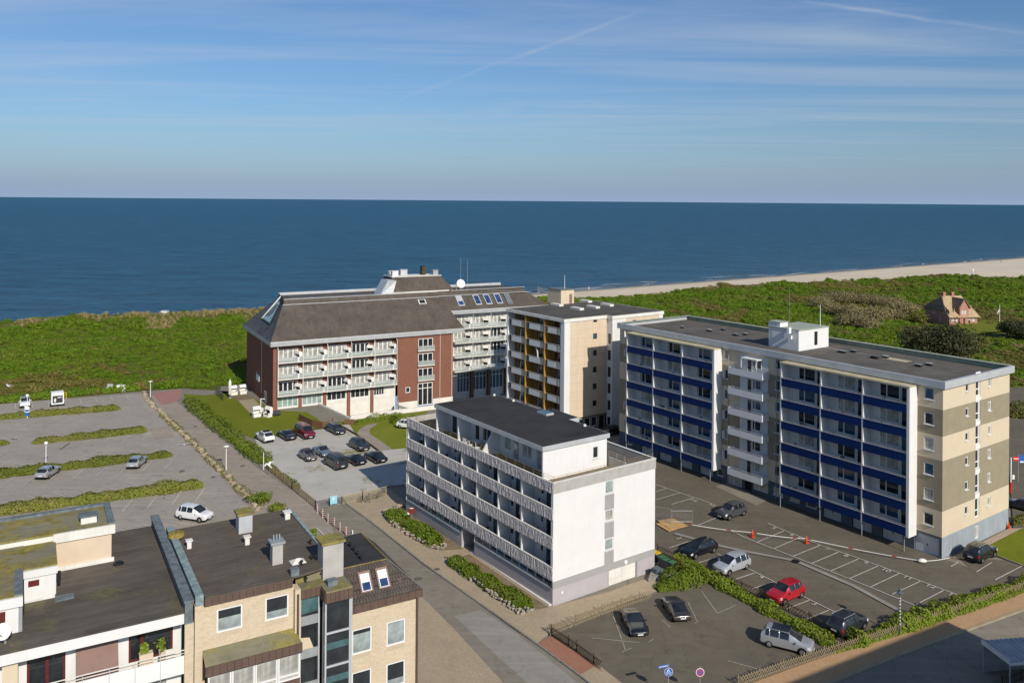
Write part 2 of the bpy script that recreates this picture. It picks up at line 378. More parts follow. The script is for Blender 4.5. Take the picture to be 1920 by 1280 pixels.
MT['pav_orange'] = pavers('orange brown clinker pavement', (0.43, 0.265, 0.135), (0.50, 0.32, 0.18), (0.27, 0.18, 0.1), 0.22, 0.11, 0.8, dirt=0.15)
MT['pav_sand'] = plain('sandy slabs', (0.40, 0.33, 0.21), 0.9, 0.2, 0.12, 0.8, fine=0.2)
MT['kerb'] = plain('concrete kerb', (0.28, 0.26, 0.22), 0.9, 0.2, 0.2, 2.0, fine=0.25)
MT['paint'] = plain('worn white road paint', (0.64, 0.61, 0.55), 0.8, 0.3, 0.3, 6.0, fine=0.25)
MT['paint_faint'] = plain('faded white road paint', (0.33, 0.31, 0.27), 0.85, 0.3, 0.35, 5.0, fine=0.25)
MT['white'] = plain('white render', (0.70, 0.69, 0.67), 0.85, 0.2, 0.03, 0.7, streak=0.09)
MT['white_clean'] = plain('white paint', (0.715, 0.71, 0.69), 0.6, 0.3, 0.03, 1.0)
MT['white_old'] = plain('weathered white boards', (0.70, 0.67, 0.61), 0.8, 0.2, 0.08, 0.8, streak=0.18)
MT['cream'] = plain('cream render', (0.60, 0.505, 0.365), 0.9, 0.15, 0.04, 0.6, streak=0.06)
MT['cream_pale'] = plain('pale beige render', (0.62, 0.50, 0.365), 0.9, 0.15, 0.05, 0.7, streak=0.05)
MT['taupe'] = plain('taupe brown render', (0.29, 0.248, 0.172), 0.9, 0.15, 0.07, 0.9, streak=0.06)
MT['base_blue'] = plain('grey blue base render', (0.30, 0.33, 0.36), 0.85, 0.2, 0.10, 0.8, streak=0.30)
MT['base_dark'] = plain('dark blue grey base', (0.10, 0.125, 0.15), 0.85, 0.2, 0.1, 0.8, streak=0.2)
MT['blue'] = plain('blue balcony panel', (0.001, 0.019, 0.100), 0.6, 0.2, 0.10, 0.8, streak=0.12)
MT['bal_white'] = plain('white balcony wall', (0.60, 0.61, 0.61), 0.85, 0.2, 0.03, 1.0)
MT['grey_lilac'] = plain('grey lilac plaster', (0.42, 0.39, 0.40), 0.9, 0.15, 0.04, 0.8, streak=0.06)
MT['grey_mid'] = plain('mid grey plaster', (0.34, 0.33, 0.32), 0.9, 0.15, 0.04, 0.8)
MT['concrete'] = plain('fair faced concrete', (0.44, 0.42, 0.39), 0.9, 0.15, 0.10, 1.2, streak=0.12, fine=0.15)
MT['concrete_dark'] = plain('dark relief concrete', (0.40, 0.38, 0.37), 0.9, 0.15, 0.2, 2.0, fine=0.2)
MT['stick'] = plain('pale exposed relief', (0.64, 0.60, 0.59), 0.85, 0.2, 0.22, 3.0, fine=0.15)
MT['alu'] = plain('weathered aluminium', (0.50, 0.51, 0.52), 0.5, 0.5, 0.1, 1.0, metal=0.2, streak=0.1)
MT['zinc'] = plain('zinc sheet', (0.36, 0.38, 0.39), 0.5, 0.5, 0.18, 1.2, metal=0.3, streak=0.15)
MT['verdigris'] = plain('green weathered sheet', (0.34, 0.37, 0.29), 0.7, 0.3, 0.18, 0.8, streak=0.2)
MT['lichen_tin'] = plain('lichen covered flashing', (0.47, 0.42, 0.27), 0.85, 0.2, 0.2, 0.7)
MT['slate_sheet'] = plain('slate grey flashing', (0.14, 0.165, 0.175), 0.7, 0.35, 0.35, 2.5, streak=0.2)
MT['teal_sheet'] = plain('teal grey flashing', (0.22, 0.28, 0.28), 0.7, 0.35, 0.4, 3.0)
MT['brown_panel'] = plain('brown fascia sheet', (0.110, 0.070, 0.052), 0.6, 0.4, 0.12, 1.5, streak=0.15)
MT['dark'] = plain('dark interior', (0.018, 0.018, 0.02), 0.7, 0.2, 0)
MT['black'] = plain('black plastic', (0.012, 0.012, 0.013), 0.5, 0.4, 0)
MT['rubber'] = plain('tyre rubber', (0.014, 0.014, 0.014), 0.85, 0.2, 0)
MT['rim'] = plain('alloy rim', (0.46, 0.46, 0.47), 0.3, 0.6, 0.1, 6, metal=0.7)
MT['steel'] = plain('galvanised steel', (0.42, 0.43, 0.44), 0.45, 0.5, 0.1, 3, metal=0.5)
MT['rust'] = plain('rust brown rail', (0.28, 0.19, 0.10), 0.8, 0.3, 0.25, 4)
MT['wood'] = plain('grey weathered wood', (0.30, 0.235, 0.15), 0.9, 0.15, 0.25, 3, fine=0.2)
MT['wood_dark'] = plain('dark impregnated wood', (0.085, 0.062, 0.040), 0.9, 0.15, 0.3, 3, fine=0.2)
MT['wood_deck'] = plain('weathered deck', (0.22, 0.175, 0.11), 0.9, 0.15, 0.2, 2.0, fine=0.2)
MT['ply'] = plain('fresh plywood sheet', (0.52, 0.33, 0.14), 0.8, 0.2, 0.15, 2)
MT['fence_brown'] = plain('brown fence boards', (0.16, 0.085, 0.045), 0.85, 0.2, 0.2, 2)
MT['ochre'] = plain('ochre partition', (0.38, 0.20, 0.045), 0.8, 0.2, 0.12, 1.0)
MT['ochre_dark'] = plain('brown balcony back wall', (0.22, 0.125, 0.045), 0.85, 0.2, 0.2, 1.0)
MT['gold'] = plain('ochre post', (0.46, 0.25, 0.05), 0.7, 0.3, 0.1, 1.5)
MT['cover'] = plain('cast iron cover', (0.13, 0.115, 0.10), 0.7, 0.4, 0.3, 6)
MT['red_sheet'] = plain('dark red plastic', (0.17, 0.03, 0.022), 0.5, 0.4, 0.05)
MT['red'] = plain('signal red', (0.55, 0.03, 0.02), 0.5, 0.4, 0.05)
MT['orange'] = plain('cone orange', (0.75, 0.09, 0.02), 0.5, 0.4, 0.05)
MT['sign_blue'] = plain('sign blue', (0.02, 0.13, 0.45), 0.45, 0.4, 0)
MT['sign_sky'] = plain('pale blue sign', (0.28, 0.55, 0.68), 0.5, 0.4, 0.1, 2)
MT['yellow'] = plain('bin yellow', (0.75, 0.44, 0.02), 0.5, 0.4, 0.05)
MT['green_lid'] = plain('bin green', (0.05, 0.16, 0.07), 0.5, 0.4, 0.05)
MT['bin_grey'] = plain('bin grey', (0.045, 0.05, 0.055), 0.6, 0.4, 0.05)
MT['mauve_blind'] = plain('mauve brown awning cloth', (0.24, 0.155, 0.13), 0.85, 0.15, 0.06, 2, streak=0.05)
MT['maroon'] = plain('maroon window frame', (0.11, 0.018, 0.016), 0.5, 0.4, 0.1)
MT['brick_yel'] = brickwall('yellow brick', (0.54, 0.435, 0.30), (0.62, 0.51, 0.37), (0.48, 0.40, 0.29))
MT['brick_red'] = brickwall('red brick', (0.205, 0.078, 0.050), (0.25, 0.102, 0.068), (0.22, 0.13, 0.09))
MT['brick_old'] = brickwall('old red brick', (0.38, 0.15, 0.10), (0.45, 0.21, 0.15), (0.45, 0.33, 0.27))
MT['felt_brown'] = felt('brown striped felt', (0.120, 0.098, 0.078), 0.45, (0.105, 0.090, 0.040), 0.33, 0.0, 0.8, 0.54, 0.75)
MT['felt_white'] = felt('worn felt with moss', (0.122, 0.104, 0.086), 0.85, (0.118, 0.106, 0.050), 1.0, 0.0, 0.5, 0.53, 0.6, 0.4)
MT['felt_moss'] = felt('mossy roof', (0.20, 0.185, 0.125), 0.95, (0.165, 0.135, 0.035), 3.0, 0.0, 0.5, 0.44, 0.1)
MT['felt_block'] = felt('flat roof felt', (0.118, 0.106, 0.092), 0.3, (0.12, 0.11, 0.06), 1.0, 1.5708, 0.1, 0.6, 0.3)
MT['felt_dark'] = felt('dark new felt', (0.042, 0.041, 0.041), 0.2, (0.09, 0.08, 0.055), 1.0, 0.0, 0.25, 0.6, 0.3)
MT['felt_mid'] = felt('tower roof felt', (0.092, 0.085, 0.075), 0.3, (0.13, 0.12, 0.075), 1.0, 0.0, 0.0, 0.55, 0.25)
MT['tile_brown'] = tiles('brown concrete tiles', (0.080, 0.066, 0.054), (0.102, 0.085, 0.070))
MT['tile_slate'] = tiles('blue grey slates', (0.062, 0.066, 0.074), (0.090, 0.095, 0.105), lichen=0.05, swap=True)
MT['tile_fore'] = tiles('lichened brown tiles', (0.070, 0.056, 0.048), (0.090, 0.074, 0.062), 0.3, 0.2, lichen=0.5)
MT['lichen'] = plain('orange lichen', (0.26, 0.20, 0.055), 0.95, 0.1, 0.4, 4)
MT['thatch'] = plain('thatch', (0.47, 0.35, 0.21), 0.95, 0.1, 0.2, 1.2, fine=0.2)
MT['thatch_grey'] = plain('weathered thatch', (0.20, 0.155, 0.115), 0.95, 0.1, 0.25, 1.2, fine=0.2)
MT['stone'] = plain('field stone', (0.36, 0.285, 0.20), 0.9, 0.2, 0.35, 1.6, bump=0.4)
MT['stone_grey'] = plain('grey rubble stone', (0.27, 0.25, 0.22), 0.9, 0.2, 0.4, 3)
MT['soil'] = plain('dry sandy soil', (0.27, 0.205, 0.13), 0.95, 0.1, 0.25, 1.2, fine=0.3)
MT['lamp_white'] = plain('white lamp plastic', (0.80, 0.80, 0.78), 0.4, 0.4, 0)
MT['wicker'] = plain('white wicker', (0.78, 0.76, 0.71), 0.7, 0.3, 0.05, 4)
MT['cloth_dark'] = plain('dark cloth', (0.05, 0.055, 0.06), 0.9, 0.1, 0.2, 3)
MT['chrome'] = plain('light alloy tube', (0.65, 0.66, 0.66), 0.35, 0.5, 0, metal=0.3)
MT['g_dark'] = glass('dark window glass', (0.012, 0.015, 0.018))
MT['g_blue'] = glass('glass painted sky blue', (0.02, 0.05, 0.09))  # blue of the reflected sky is put into the pane colour
MT['g_teal'] = glass('teal glass', (0.035, 0.075, 0.08))
MT['g_curt'] = glass('glass with curtain', (0.03, 0.035, 0.035), curtain=(0.60, 0.59, 0.53))
MT['g_blind'] = glass('frosted pane', (0.19, 0.22, 0.215), 0.25, 0.5)
MT['g_aqua'] = glass('aqua curtain glass', (0.10, 0.17, 0.16), curtain=(0.40, 0.52, 0.48))
MT['g_rail'] = plain('frosted railing glass', (0.46, 0.52, 0.49), 0.25, 0.5, 0.06, 2)
MT['g_rail'].node_tree.nodes['Principled BSDF'].inputs['Alpha'].default_value = 0.5
MT['g_sky'] = glass('skylight glass', (0.012, 0.03, 0.085), 0.03, 1.0)
MT['g_car'] = glass('car glass', (0.010, 0.012, 0.014), 0.03, 0.9)
MT['leaf_hedge'] = leaf('hedge leaves', (0.125, 0.20, 0.012), (0.19, 0.27, 0.018), (0.25, 0.30, 0.03), 0.9, (0.20, 0.17, 0.05, 0.5))
MT['leaf_dune'] = leaf('rose scrub leaves', (0.105, 0.195, 0.008), (0.165, 0.275, 0.011), (0.21, 0.29, 0.018), 0.25, (0.20, 0.175, 0.04, 0.055))
MT['leaf_olive'] = leaf('olive scrub leaves', (0.155, 0.175, 0.024), (0.22, 0.22, 0.040), (0.28, 0.20, 0.075), 0.25)
MT['leaf_willow'] = leaf('grey willow twigs', (0.25, 0.235, 0.10), (0.36, 0.32, 0.165), (0.30, 0.22, 0.11), 0.4)
MT['leaf_dark'] = leaf('dark conifer needles', (0.030, 0.045, 0.014), (0.060, 0.072, 0.022), (0.105, 0.090, 0.038), 0.5)
MT['leaf_verge'] = leaf('verge grass', (0.15, 0.20, 0.016), (0.235, 0.265, 0.032), (0.30, 0.27, 0.07), 0.9, (0.33, 0.26, 0.10, 0.4))
MT['leaf_marram'] = leaf('dry marram grass', (0.40, 0.31, 0.14), (0.50, 0.39, 0.20), (0.30, 0.27, 0.10), 0.5)
MT['bark'] = plain('bark', (0.10, 0.075, 0.05), 0.95, 0.1, 0.3, 3)

def m_gravel():
    t = NT('crushed stone'); a = t.noise(0.22, 6, 0.65); b = t.noise(2.0, 5, 0.7); f = t.noise(30, 3, 0.8)
    c = t.mix(t.rng(a, 0.35, 0.65), (0.47, 0.45, 0.40), (0.58, 0.55, 0.49)); c = t.mix(t.rng(b, 0.4, 0.65, 0, 0.4), c, (0.56, 0.53, 0.46))
    w = t.noise(0.19, 6, 0.7, t.co((1, 1, 1), (0, 0, 1.3)), 0.4); c = t.mix(t.rng(w, 0.56, 0.64, 0, 0.85), c, (0.24, 0.22, 0.065))
    c = t.mix(t.rng(f, 0.35, 0.65, 0, 0.35), c, (0.16, 0.15, 0.135)); t.bump(f, 0.4, 0.02); return t.done(c, 0.95, 0.15)
MT['gravel'] = m_gravel()
def m_lawn(name, c1, c2, c3):
    t = NT(name); a = t.noise(0.25, 6, 0.65); b = t.noise(2.4, 5, 0.7); f = t.noise(22, 3, 0.8)
    c = t.mix(t.rng(a, 0.35, 0.65), c1, c2); c = t.mix(t.rng(b, 0.45, 0.7, 0, 0.5), c, c3); c = t.mix(t.rng(f, 0.35, 0.7, 0, 0.4), c, tuple(v * 0.45 for v in c1))
    t.bump(f, 0.5, 0.05); return t.done(c, 0.9, 0.15)
MT['lawn'] = m_lawn('mown lawn', (0.135, 0.165, 0.009), (0.175, 0.20, 0.013), (0.22, 0.21, 0.03))
MT['rough'] = m_lawn('rough grass', (0.15, 0.19, 0.012), (0.21, 0.23, 0.022), (0.30, 0.25, 0.075))
def m_dune():
    t = NT('dune ground'); a = t.noise(0.05, 6, 0.65); b = t.noise(0.5, 5, 0.7)
    g = t.n('ShaderNodeAttribute', attribute_name='sand'); 
    c = t.mix(t.rng(a, 0.38, 0.62), (0.075, 0.105, 0.010), (0.115, 0.13, 0.02)); c = t.mix(t.rng(b, 0.4, 0.7, 0, 0.5), c, (0.12, 0.105, 0.045))
    c = t.mix(g.outputs['Fac'], c, t.mix(t.rng(b, 0.35, 0.65), (0.50, 0.42, 0.30), (0.58, 0.50, 0.37)))
    return t.done(c, 0.95, 0.1)
MT['dune'] = m_dune()
def m_sand():
    t = NT('beach sand'); a = t.noise(0.03, 6, 0.65); b = t.noise(0.4, 5, 0.7); g = t.n('ShaderNodeAttribute', attribute_name='wet')
    c = t.mix(t.rng(a, 0.35, 0.65), (0.62, 0.525, 0.385), (0.70, 0.605, 0.46)); c = t.mix(t.rng(b, 0.4, 0.65, 0, 0.35), c, (0.50, 0.42, 0.31))
    c = t.mix(g.outputs['Fac'], c, (0.20, 0.165, 0.125)); return t.done(c, t.rng(g.outputs['Fac'], 0, 1, 0.95, 0.35), 0.2)
MT['sand'] = m_sand()
def m_sea():
    t = NT('sea water'); co = t.co()
    w1 = t.noise(1.0, 6, 0.6, t.co((0.030, 0.085, 1), (0, 0, -0.15)), 0.3); w2 = t.noise(1.0, 5, 0.62, t.co((0.16, 0.40, 1), (0, 0, 0.1)), 0.2)
    sw = t.noise(1.0, 4, 0.6, t.co((0.0016, 0.010, 1), (0, 0, -0.05)), 0.4); sw2 = t.noise(1.0, 5, 0.6, t.co((0.010, 0.055, 1), (0, 0, -0.1)), 0.5)
    sh = t.n('ShaderNodeAttribute', attribute_name='shallow')
    c = t.mix(t.rng(sw, 0.32, 0.68), (0.002, 0.052, 0.112), (0.006, 0.080, 0.150)); c = t.mix(t.rng(sw2, 0.44, 0.64, 0, 0.75), c, (0.004, 0.048, 0.090))
    c = t.mix(sh.outputs['Fac'], c, t.mix(t.rng(sw2, 0.42, 0.6), (0.075, 0.135, 0.185), (0.040, 0.090, 0.140))); c = t.mix(t.rng(sh.outputs['Fac'], 0.75, 1.0, 0, 0.6), c, (0.16, 0.155, 0.13))
    c = t.mix(t.rng(w1, 0.42, 0.60, 0.0, 0.75), c, (0.030, 0.125, 0.205)); c = t.mix(t.rng(w2, 0.48, 0.62, 0.0, 0.5), c, (0.002, 0.034, 0.066))
    h = t.math('ADD', t.math('MULTIPLY', w1, 1.6), t.math('MULTIPLY', w2, 0.9)); t.bump(h, 1.0, 1.3)
    return t.done(c, 0.40, 0.045)
MT['sea'] = m_sea()
MT['foam'] = plain('surf foam', (0.75, 0.75, 0.73), 0.8, 0.2, 0.1, 0.3)

# shared shapes -----------------------------------------------------------
_mc = {}
def cached(key, fn):
    if key not in _mc: _mc[key] = fn()
    return _mc[key]
FRM = {'w': 'white_clean', 'm': 'maroon', 'g': 'alu', 'd': 'brown_panel'}
def window(parent, ax, c, a, z, w, h, pane='g_dark', frm='w', bar=0.09, mull=(), trans=(), depth=0.10, name='window', sill=False, tilt=False):
    """a window standing in its opening: frame (part) with its pane (sub-part); ax/c as in M.wall, a = centre, z = bottom"""
    key = ('win', round(w, 2), round(h, 2), frm, bar, tuple(mull), tuple(trans), sill)
    def mk():
        m = M(); x = w / 2
        m.box(-x, -x + bar, 0, 0.07, 0, h); m.box(x - bar, x, 0, 0.07, 0, h); m.box(-x + bar, x - bar, 0, 0.07, 0, bar); m.box(-x + bar, x - bar, 0, 0.07, h - bar, h)
        for t_ in mull: m.box(-x + w * t_ - bar * .6, -x + w * t_ + bar * .6, 0.003, 0.067, bar, h - bar)
        for t_ in trans: m.box(-x + bar, x - bar, 0.006, 0.064, h * t_ - bar * .5, h * t_ + bar * .5)
        if sill: m.box(-x - 0.05, x + 0.05, -0.17, -0.003, -0.05, 0.0)
        return m.mesh(name, MT[FRM[frm]])
    me = cached(key, mk)
    kp = ('pane', round(w, 2), round(h, 2), pane)
    def mkp():
        m = M(); x = w / 2 - 0.02; m.quad((-x, 0, 0.02), (x, 0, 0.02), (x, 0, h - 0.02), (-x, 0, h - 0.02)); return m.mesh('pane', MT[pane])
    mp_ = cached(kp, mkp)
    loc = (a, c + depth, z) if ax == 'y' else (c + depth, a, z)
    o = put(name, me, parent, loc, 0 if ax == 'y' else -math.pi / 2)
    put('pane', mp_, o, (0, 0.045, 0))
    if tilt:
        def mkt():
            m = M(); x = w / 2; m.box(-x + bar, -x + bar + 0.09, -0.5, 0.0, bar, h - bar); return m.mesh('casement', MT['white_clean'])
        put('casement', cached(('tilt', round(w, 2), round(h, 2)), mkt), o, (0, 0, 0))
    return o
# ------------------------------------------------------------------ terrain, water, sheets of ground
def inpoly(x, y, poly):
    x = np.asarray(x, float); y = np.asarray(y, float); r = np.zeros(x.shape, bool); n = len(poly)
    for i in range(n):
        x0, y0 = poly[i][0], poly[i][1]; x1, y1 = poly[(i + 1) % n][0], poly[(i + 1) % n][1]
        if y0 == y1: continue
        c = ((y0 > y) != (y1 > y)) & (x < (x1 - x0) * (y - y0) / (y1 - y0) + x0); r ^= c
    return r
def polydist(x, y, poly):
    d = np.full(np.asarray(x).shape, 1e9); n = len(poly)
    for i in range(n):
        ax, ay = poly[i][0], poly[i][1]; bx, by = poly[(i + 1) % n][0] - ax, poly[(i + 1) % n][1] - ay
        t = np.clip(((x - ax) * bx + (y - ay) * by) / (bx * bx + by * by + 1e-9), 0, 1)
        d = np.minimum(d, np.hypot(x - ax - t * bx, y - ay - t * by))
    return np.where(inpoly(x, y, poly), 0.0, d)
def vnoise(x, y, s, seed=0):
    """smooth value noise on arrays, 0..1"""
    x = np.asarray(x) / s + seed * 17.13; y = np.asarray(y) / s - seed * 9.71
    xi = np.floor(x).astype(np.int64); yi = np.floor(y).astype(np.int64); fx = x - xi; fy = y - yi
    fx = fx * fx * (3 - 2 * fx); fy = fy * fy * (3 - 2 * fy)
    def h(a, b):
        v = (a * 374761393 + b * 668265263 + seed * 1442695) & 0xffffffff
        v = ((v ^ (v >> 13)) * 1274126177) & 0xffffffff
        return ((v ^ (v >> 16)) & 0xffff) / 65535.0
    return (h(xi, yi) * (1 - fx) + h(xi + 1, yi) * fx) * (1 - fy) + (h(xi, yi + 1) * (1 - fx) + h(xi + 1, yi + 1) * fx) * fy
CE, CL = FBB.E, FBB.L
TOWN = [tuple(p)[:2] for p in (P(-900, 830), P(0, 757), P(265, 733), P(340, 728), P(430, 733), FHT.w(-9, 6), FHT.w(-5, 25), FHT.w(66, 25), FHT.w(66, -10), FMB.w(28, 20), FMB.w(30, 3), FBB.w(19, 57), FBB.w(24, 20), P(1893, 727), P(1960, 722), P(2300, 720), P(2900, 900), P(2600, 1500))] + [(120, -80), (-120, -80)]
YARD = [tuple(p)[:2] for p in (FHT.w(9, -0.02), FHT.w(11, -13.4), FHT.w(64, -13.4), FHT.w(64, 5.6), FHT.w(37.3, 5.6), FHT.w(37.3, -0.02))]
def edge_s(t): return np.interp(t, [-300, 21, 89, 228, 322, 377, 513, 900], [306, 299, 283, 263, 253, 244, 211, 172])
SHORE = 346.0; SEAZ = -8.0
def height(x, y):
    x = np.asarray(x, float); y = np.asarray(y, float)
    s = CL.x * x + CL.y * y; t = CE.x * x + CE.y * y
    D = polydist(x, y, TOWN); f = np.clip(D / 16, 0, 1); f = f * f * (3 - 2 * f)
    hd = 0.5 + 2.4 * (vnoise(x, y, 46, 1) - 0.35) + 2.3 * (vnoise(x, y, 19, 2) - 0.5) + 0.9 * (vnoise(x, y, 8, 3) - 0.5)
    lawn_ = np.exp(-(((x - 152) / 26) ** 2 + ((y - 262) / 22) ** 2)); hd = hd * (1 - 0.9 * lawn_)
    es = edge_s(t) + 5 * (vnoise(x, y, 24, 4) - 0.5)
    crest = np.exp(-((s - es + 9) / 12) ** 2) * 2.0 * np.clip((190 - t) / 90, -.35, 1); h = f * (hd + crest)
    k = np.clip((s - es) / 15, 0, 1); k = k * k * (3 - 2 * k)
    beach = np.interp(s, [200, 262, SHORE, SHORE + 40, 2000], [-4.6, -5.2, SEAZ, SEAZ - 1.6, SEAZ - 6])
    return h * (1 - k) + beach * k
def heightz(x, y): return float(height(np.array([x]), np.array([y]))[0])
def sheet_mesh(name, pts, z, mat, hole=None):
    from mathutils.geometry import tessellate_polygon
    loops = [[Vector((p[0], p[1], 0)) for p in pts]]
    if hole: loops.append([Vector((p[0], p[1], 0)) for p in hole])
    tr = tessellate_polygon(loops); vs = [v for l in loops for v in l]
    fs = []
    for a, b, c in tr:
        A, B_, C_ = vs[a], vs[b], vs[c]
        fs.append((a, b, c) if (B_ - A).cross(C_ - A).z > 0 else (a, c, b))
    m = M(); m.add([(v.x, v.y, z) for v in vs], fs); return m.obj(name, MT[mat], kind='structure')
_lev = [0]
def sheet(name, px, mat, world=False):
    _lev[0] += 1
    return sheet_mesh(name, px if world else [P(*q) for q in px], 0.004 * _lev[0], mat)

# dune land as one grid (town cells sit just under the street sheets)
gx = np.arange(-430, 800, 3.0); gy = np.arange(-90, 830, 3.0)
X, Y = np.meshgrid(gx, gy); H_ = height(X, Y) - 0.09
S_ = CL.x * X + CL.y * Y; T_ = CE.x * X + CE.y * Y
nx, ny = len(gx), len(gy); idx = np.arange(nx * ny).reshape(ny, nx)
quads = np.stack([idx[:-1, :-1], idx[:-1, 1:], idx[1:, 1:], idx[1:, :-1]], -1).reshape(-1, 4)
cxs = (X[:-1, :-1] + 1.5).ravel(); cys = (Y[:-1, :-1] + 1.5).ravel()
keep = (polydist(cxs, cys, YARD) > 3.5)
cs = CL.x * cxs + CL.y * cys; ct = CE.x * cxs + CE.y * cys
isbeach = cs > edge_s(ct) + 14
verts = np.stack([X.ravel(), Y.ravel(), H_.ravel()], -1)
def grid_obj(name, fmask, mat, attr, vals, kind):
    q = quads[fmask]; used, inv = np.unique(q, return_inverse=True); q = inv.reshape(-1, 4)
    me = bpy.data.meshes.new(name); me.from_pydata(verts[used].tolist(), [], q.tolist()); me.materials.append(MT[mat])
    me.polygons.foreach_set('use_smooth', [True] * len(q))
    a = me.attributes.new(attr, 'FLOAT', 'POINT'); a.data.foreach_set('value', vals.ravel()[used].astype(np.float32)); me.update()
    return put(name, me, kind=kind)
sandv = np.clip((S_ - edge_s(T_) - 3) / 8, 0, 1)
wetv = np.clip((S_ - SHORE + 13) / 11, 0, 1)
grid_obj('dune_terrain', keep & ~isbeach, 'dune', 'sand', sandv, 'structure')
grid_obj('beach', keep & isbeach & (cs < SHORE + 60), 'sand', 'wet', wetv, 'structure')
sheet_mesh('ground', TOWN, -0.03, 'asph_road', YARD)
sheet_mesh('hotel_forecourt', YARD, -3.6, 'pav_sand')

# the sea: finer strips towards the shore, out to the horizon
m = M(); srow = [SHORE - 3, SHORE + 12, SHORE + 30, SHORE + 60, SHORE + 110, SHORE + 220, 900, 2000, 6000, 20000, 90000]
tcol = [-90000, -20000, -5000, -1500, -500, -200, 0, 200, 400, 600, 900, 1500, 5000, 20000, 90000]
vs = [(CE.x * t + CL.x * s, CE.y * t + CL.y * s, SEAZ) for s in srow for t in tcol]; n_ = len(tcol)
m.add(vs, [(i * n_ + j, i * n_ + j + 1, (i + 1) * n_ + j + 1, (i + 1) * n_ + j) for i in range(len(srow) - 1) for j in range(n_ - 1)])
sea = m.obj('sea', MT['sea'], kind='structure')
a = sea.data.attributes.new('shallow', 'FLOAT', 'POINT'); a.data.foreach_set('value', [[1.0, 0.8, 0.66, 0.56, 0.45, 0.30, 0.12, 0.02, 0, 0, 0][i // n_] for i in range(len(vs))])
m = M()
for k in range(34):                                   # lines of surf along the shore
    t = rnd.uniform(150, 900); ln = rnd.uniform(10, 38); s0 = SHORE + rnd.choice((0.5, 1.5, 2.5, 7, 12)) + rnd.uniform(-1, 1); w = rnd.uniform(0.25, .8)
    seg = 8; pts = []
    for i in range(seg + 1):
        f = i / seg; ww = w * math.sin(math.pi * f) * rnd.uniform(0.6, 1.2) + 0.05; ss = s0 + 1.4 * math.sin(f * 5 + k)
        for sgn in (-1, 1): pts.append((CE.x * (t + ln * f) + CL.x * (ss + sgn * ww), CE.y * (t + ln * f) + CL.y * (ss + sgn * ww), SEAZ + 0.06))
    m.add(pts, [(2 * i, 2 * i + 2, 2 * i + 3, 2 * i + 1) for i in range(seg)])
m.obj('surf', MT['foam'], kind='stuff')

# street level ------------------------------------------------------------
sheet('car_park', [(-700, 812), (0, 757), (265, 737), (285, 757), (315, 790), (350, 828), (400, 876), (440, 918), (475, 955), (520, 1000), (620, 1120), (300, 1300), (-700, 1500)], 'asph_park')
sheet('parking_yard', [FBB.w(-40, 74), FBB.w(0.3, 74), FBB.w(0.3, -3), P(1800, 1048), P(1925, 1050), P(1925, 1110), P(1585, 1214), P(1229, 1036), FWB.w(13, 2), FWB.w(13, 55)], 'asph_dark', True)
sheet('foot_path', [(283, 740), (341, 731), (333, 752), (365, 780), (400, 808), (475, 869), (505, 891), (560, 928), (592, 952), (625, 985), (655, 1005), (690, 1040), (640, 1085), (560, 1050), (500, 985), (450, 932), (400, 878), (350, 829), (315, 790), (290, 757)], 'asph_path')
sheet('path_end_paving', [(284, 737), (341, 730), (333, 752), (318, 756), (303, 759)], 'pav_rose')
sheet('hotel_lawn', [(344, 738), (383, 741), (440, 735), (475, 745), (512, 769), (575, 772), (605, 792), (660, 789), (600, 803), (555, 813), (482, 824), (440, 808), (400, 782), (350, 754)], 'lawn')
sheet('terrace_paving', [(446, 750), (476, 747), (497, 772), (470, 776)], 'pav_sand')
sheet('terrace_deck', [(430, 742), (462, 738), (476, 747), (446, 751)], 'wood_deck')
sheet('garden_lawn', [(600, 803), (655, 790), (800, 770), (800, 842), (709, 846), (666, 816), (655, 795)], 'rough')
sheet('garden_path', [(709, 793), (686, 797), (673, 806), (668, 815), (690, 831), (712, 846), (739, 845), (716, 828), (693, 813), (693, 804), (704, 797)], 'asph_path')
sheet('gravel_lot', [(478, 823), (555, 813), (600, 803), (655, 795), (667, 815), (709, 846), (760, 840), (800, 850), (790, 905), (724, 912), (640, 931), (592, 940), (548, 906), (505, 874), (487, 848)], 'gravel')
sheet('road', [(592, 953), (640, 931), (650, 947), (699, 983), (792, 1058), (880, 1120), (960, 1178), (1010, 1212), (1090, 1272), (1160, 1330), (1050, 1700), (600, 1500), (640, 1085), (625, 990)], 'asph_road')
sheet('road_patch', [(852, 1155), (902, 1144), (958, 1181), (1020, 1228), (1085, 1283), (1010, 1300), (930, 1228)], 'asph_pale')
sheet('asphalt_patch', [(283, 804), (318, 799), (326, 818), (290, 823)], 'asph_path')
sheet('asphalt_patch', [(1340, 912), (1362, 905), (1440, 938), (1418, 948)], 'asph_road')
sheet('asphalt_patch', [(1215, 1212), (1262, 1196), (1300, 1216), (1250, 1234)], 'asph_dark')
sheet('paved_yard', [(770, 1100), (800, 1128), (850, 1178), (905, 1238), (970, 1310), (900, 1500), (600, 1500)], 'pav_brown')
sheet('pavement', [(642, 931), (724, 912), (764, 944), (1036, 1137), (1140, 1110), (1226, 1080), (1282, 1062), (1302, 1086), (1222, 1112), (1036, 1183), (1006, 1208), (960, 1174), (792, 1055), (699, 981), (650, 945)], 'pav_brown')
sheet('red_pavement', [(1006, 1209), (1034, 1193), (1122, 1246), (1088, 1266)], 'pav_red')
sheet('pavement', [(1088, 1266), (1122, 1246), (1230, 1320), (1180, 1350)], 'pav_brown')
sheet('small_car_park', [(1034, 1192), (1222, 1116), (1300, 1089), (1332, 1088), (1400, 1126), (1562, 1223), (1400, 1282), (1300, 1340), (1190, 1300), (1126, 1250)], 'asph_dark')
sheet('corner_lawn', [(1855, 1023), (1916, 992), (2030, 965), (2060, 1110), (1917, 1061), (1870, 1043)], 'lawn')
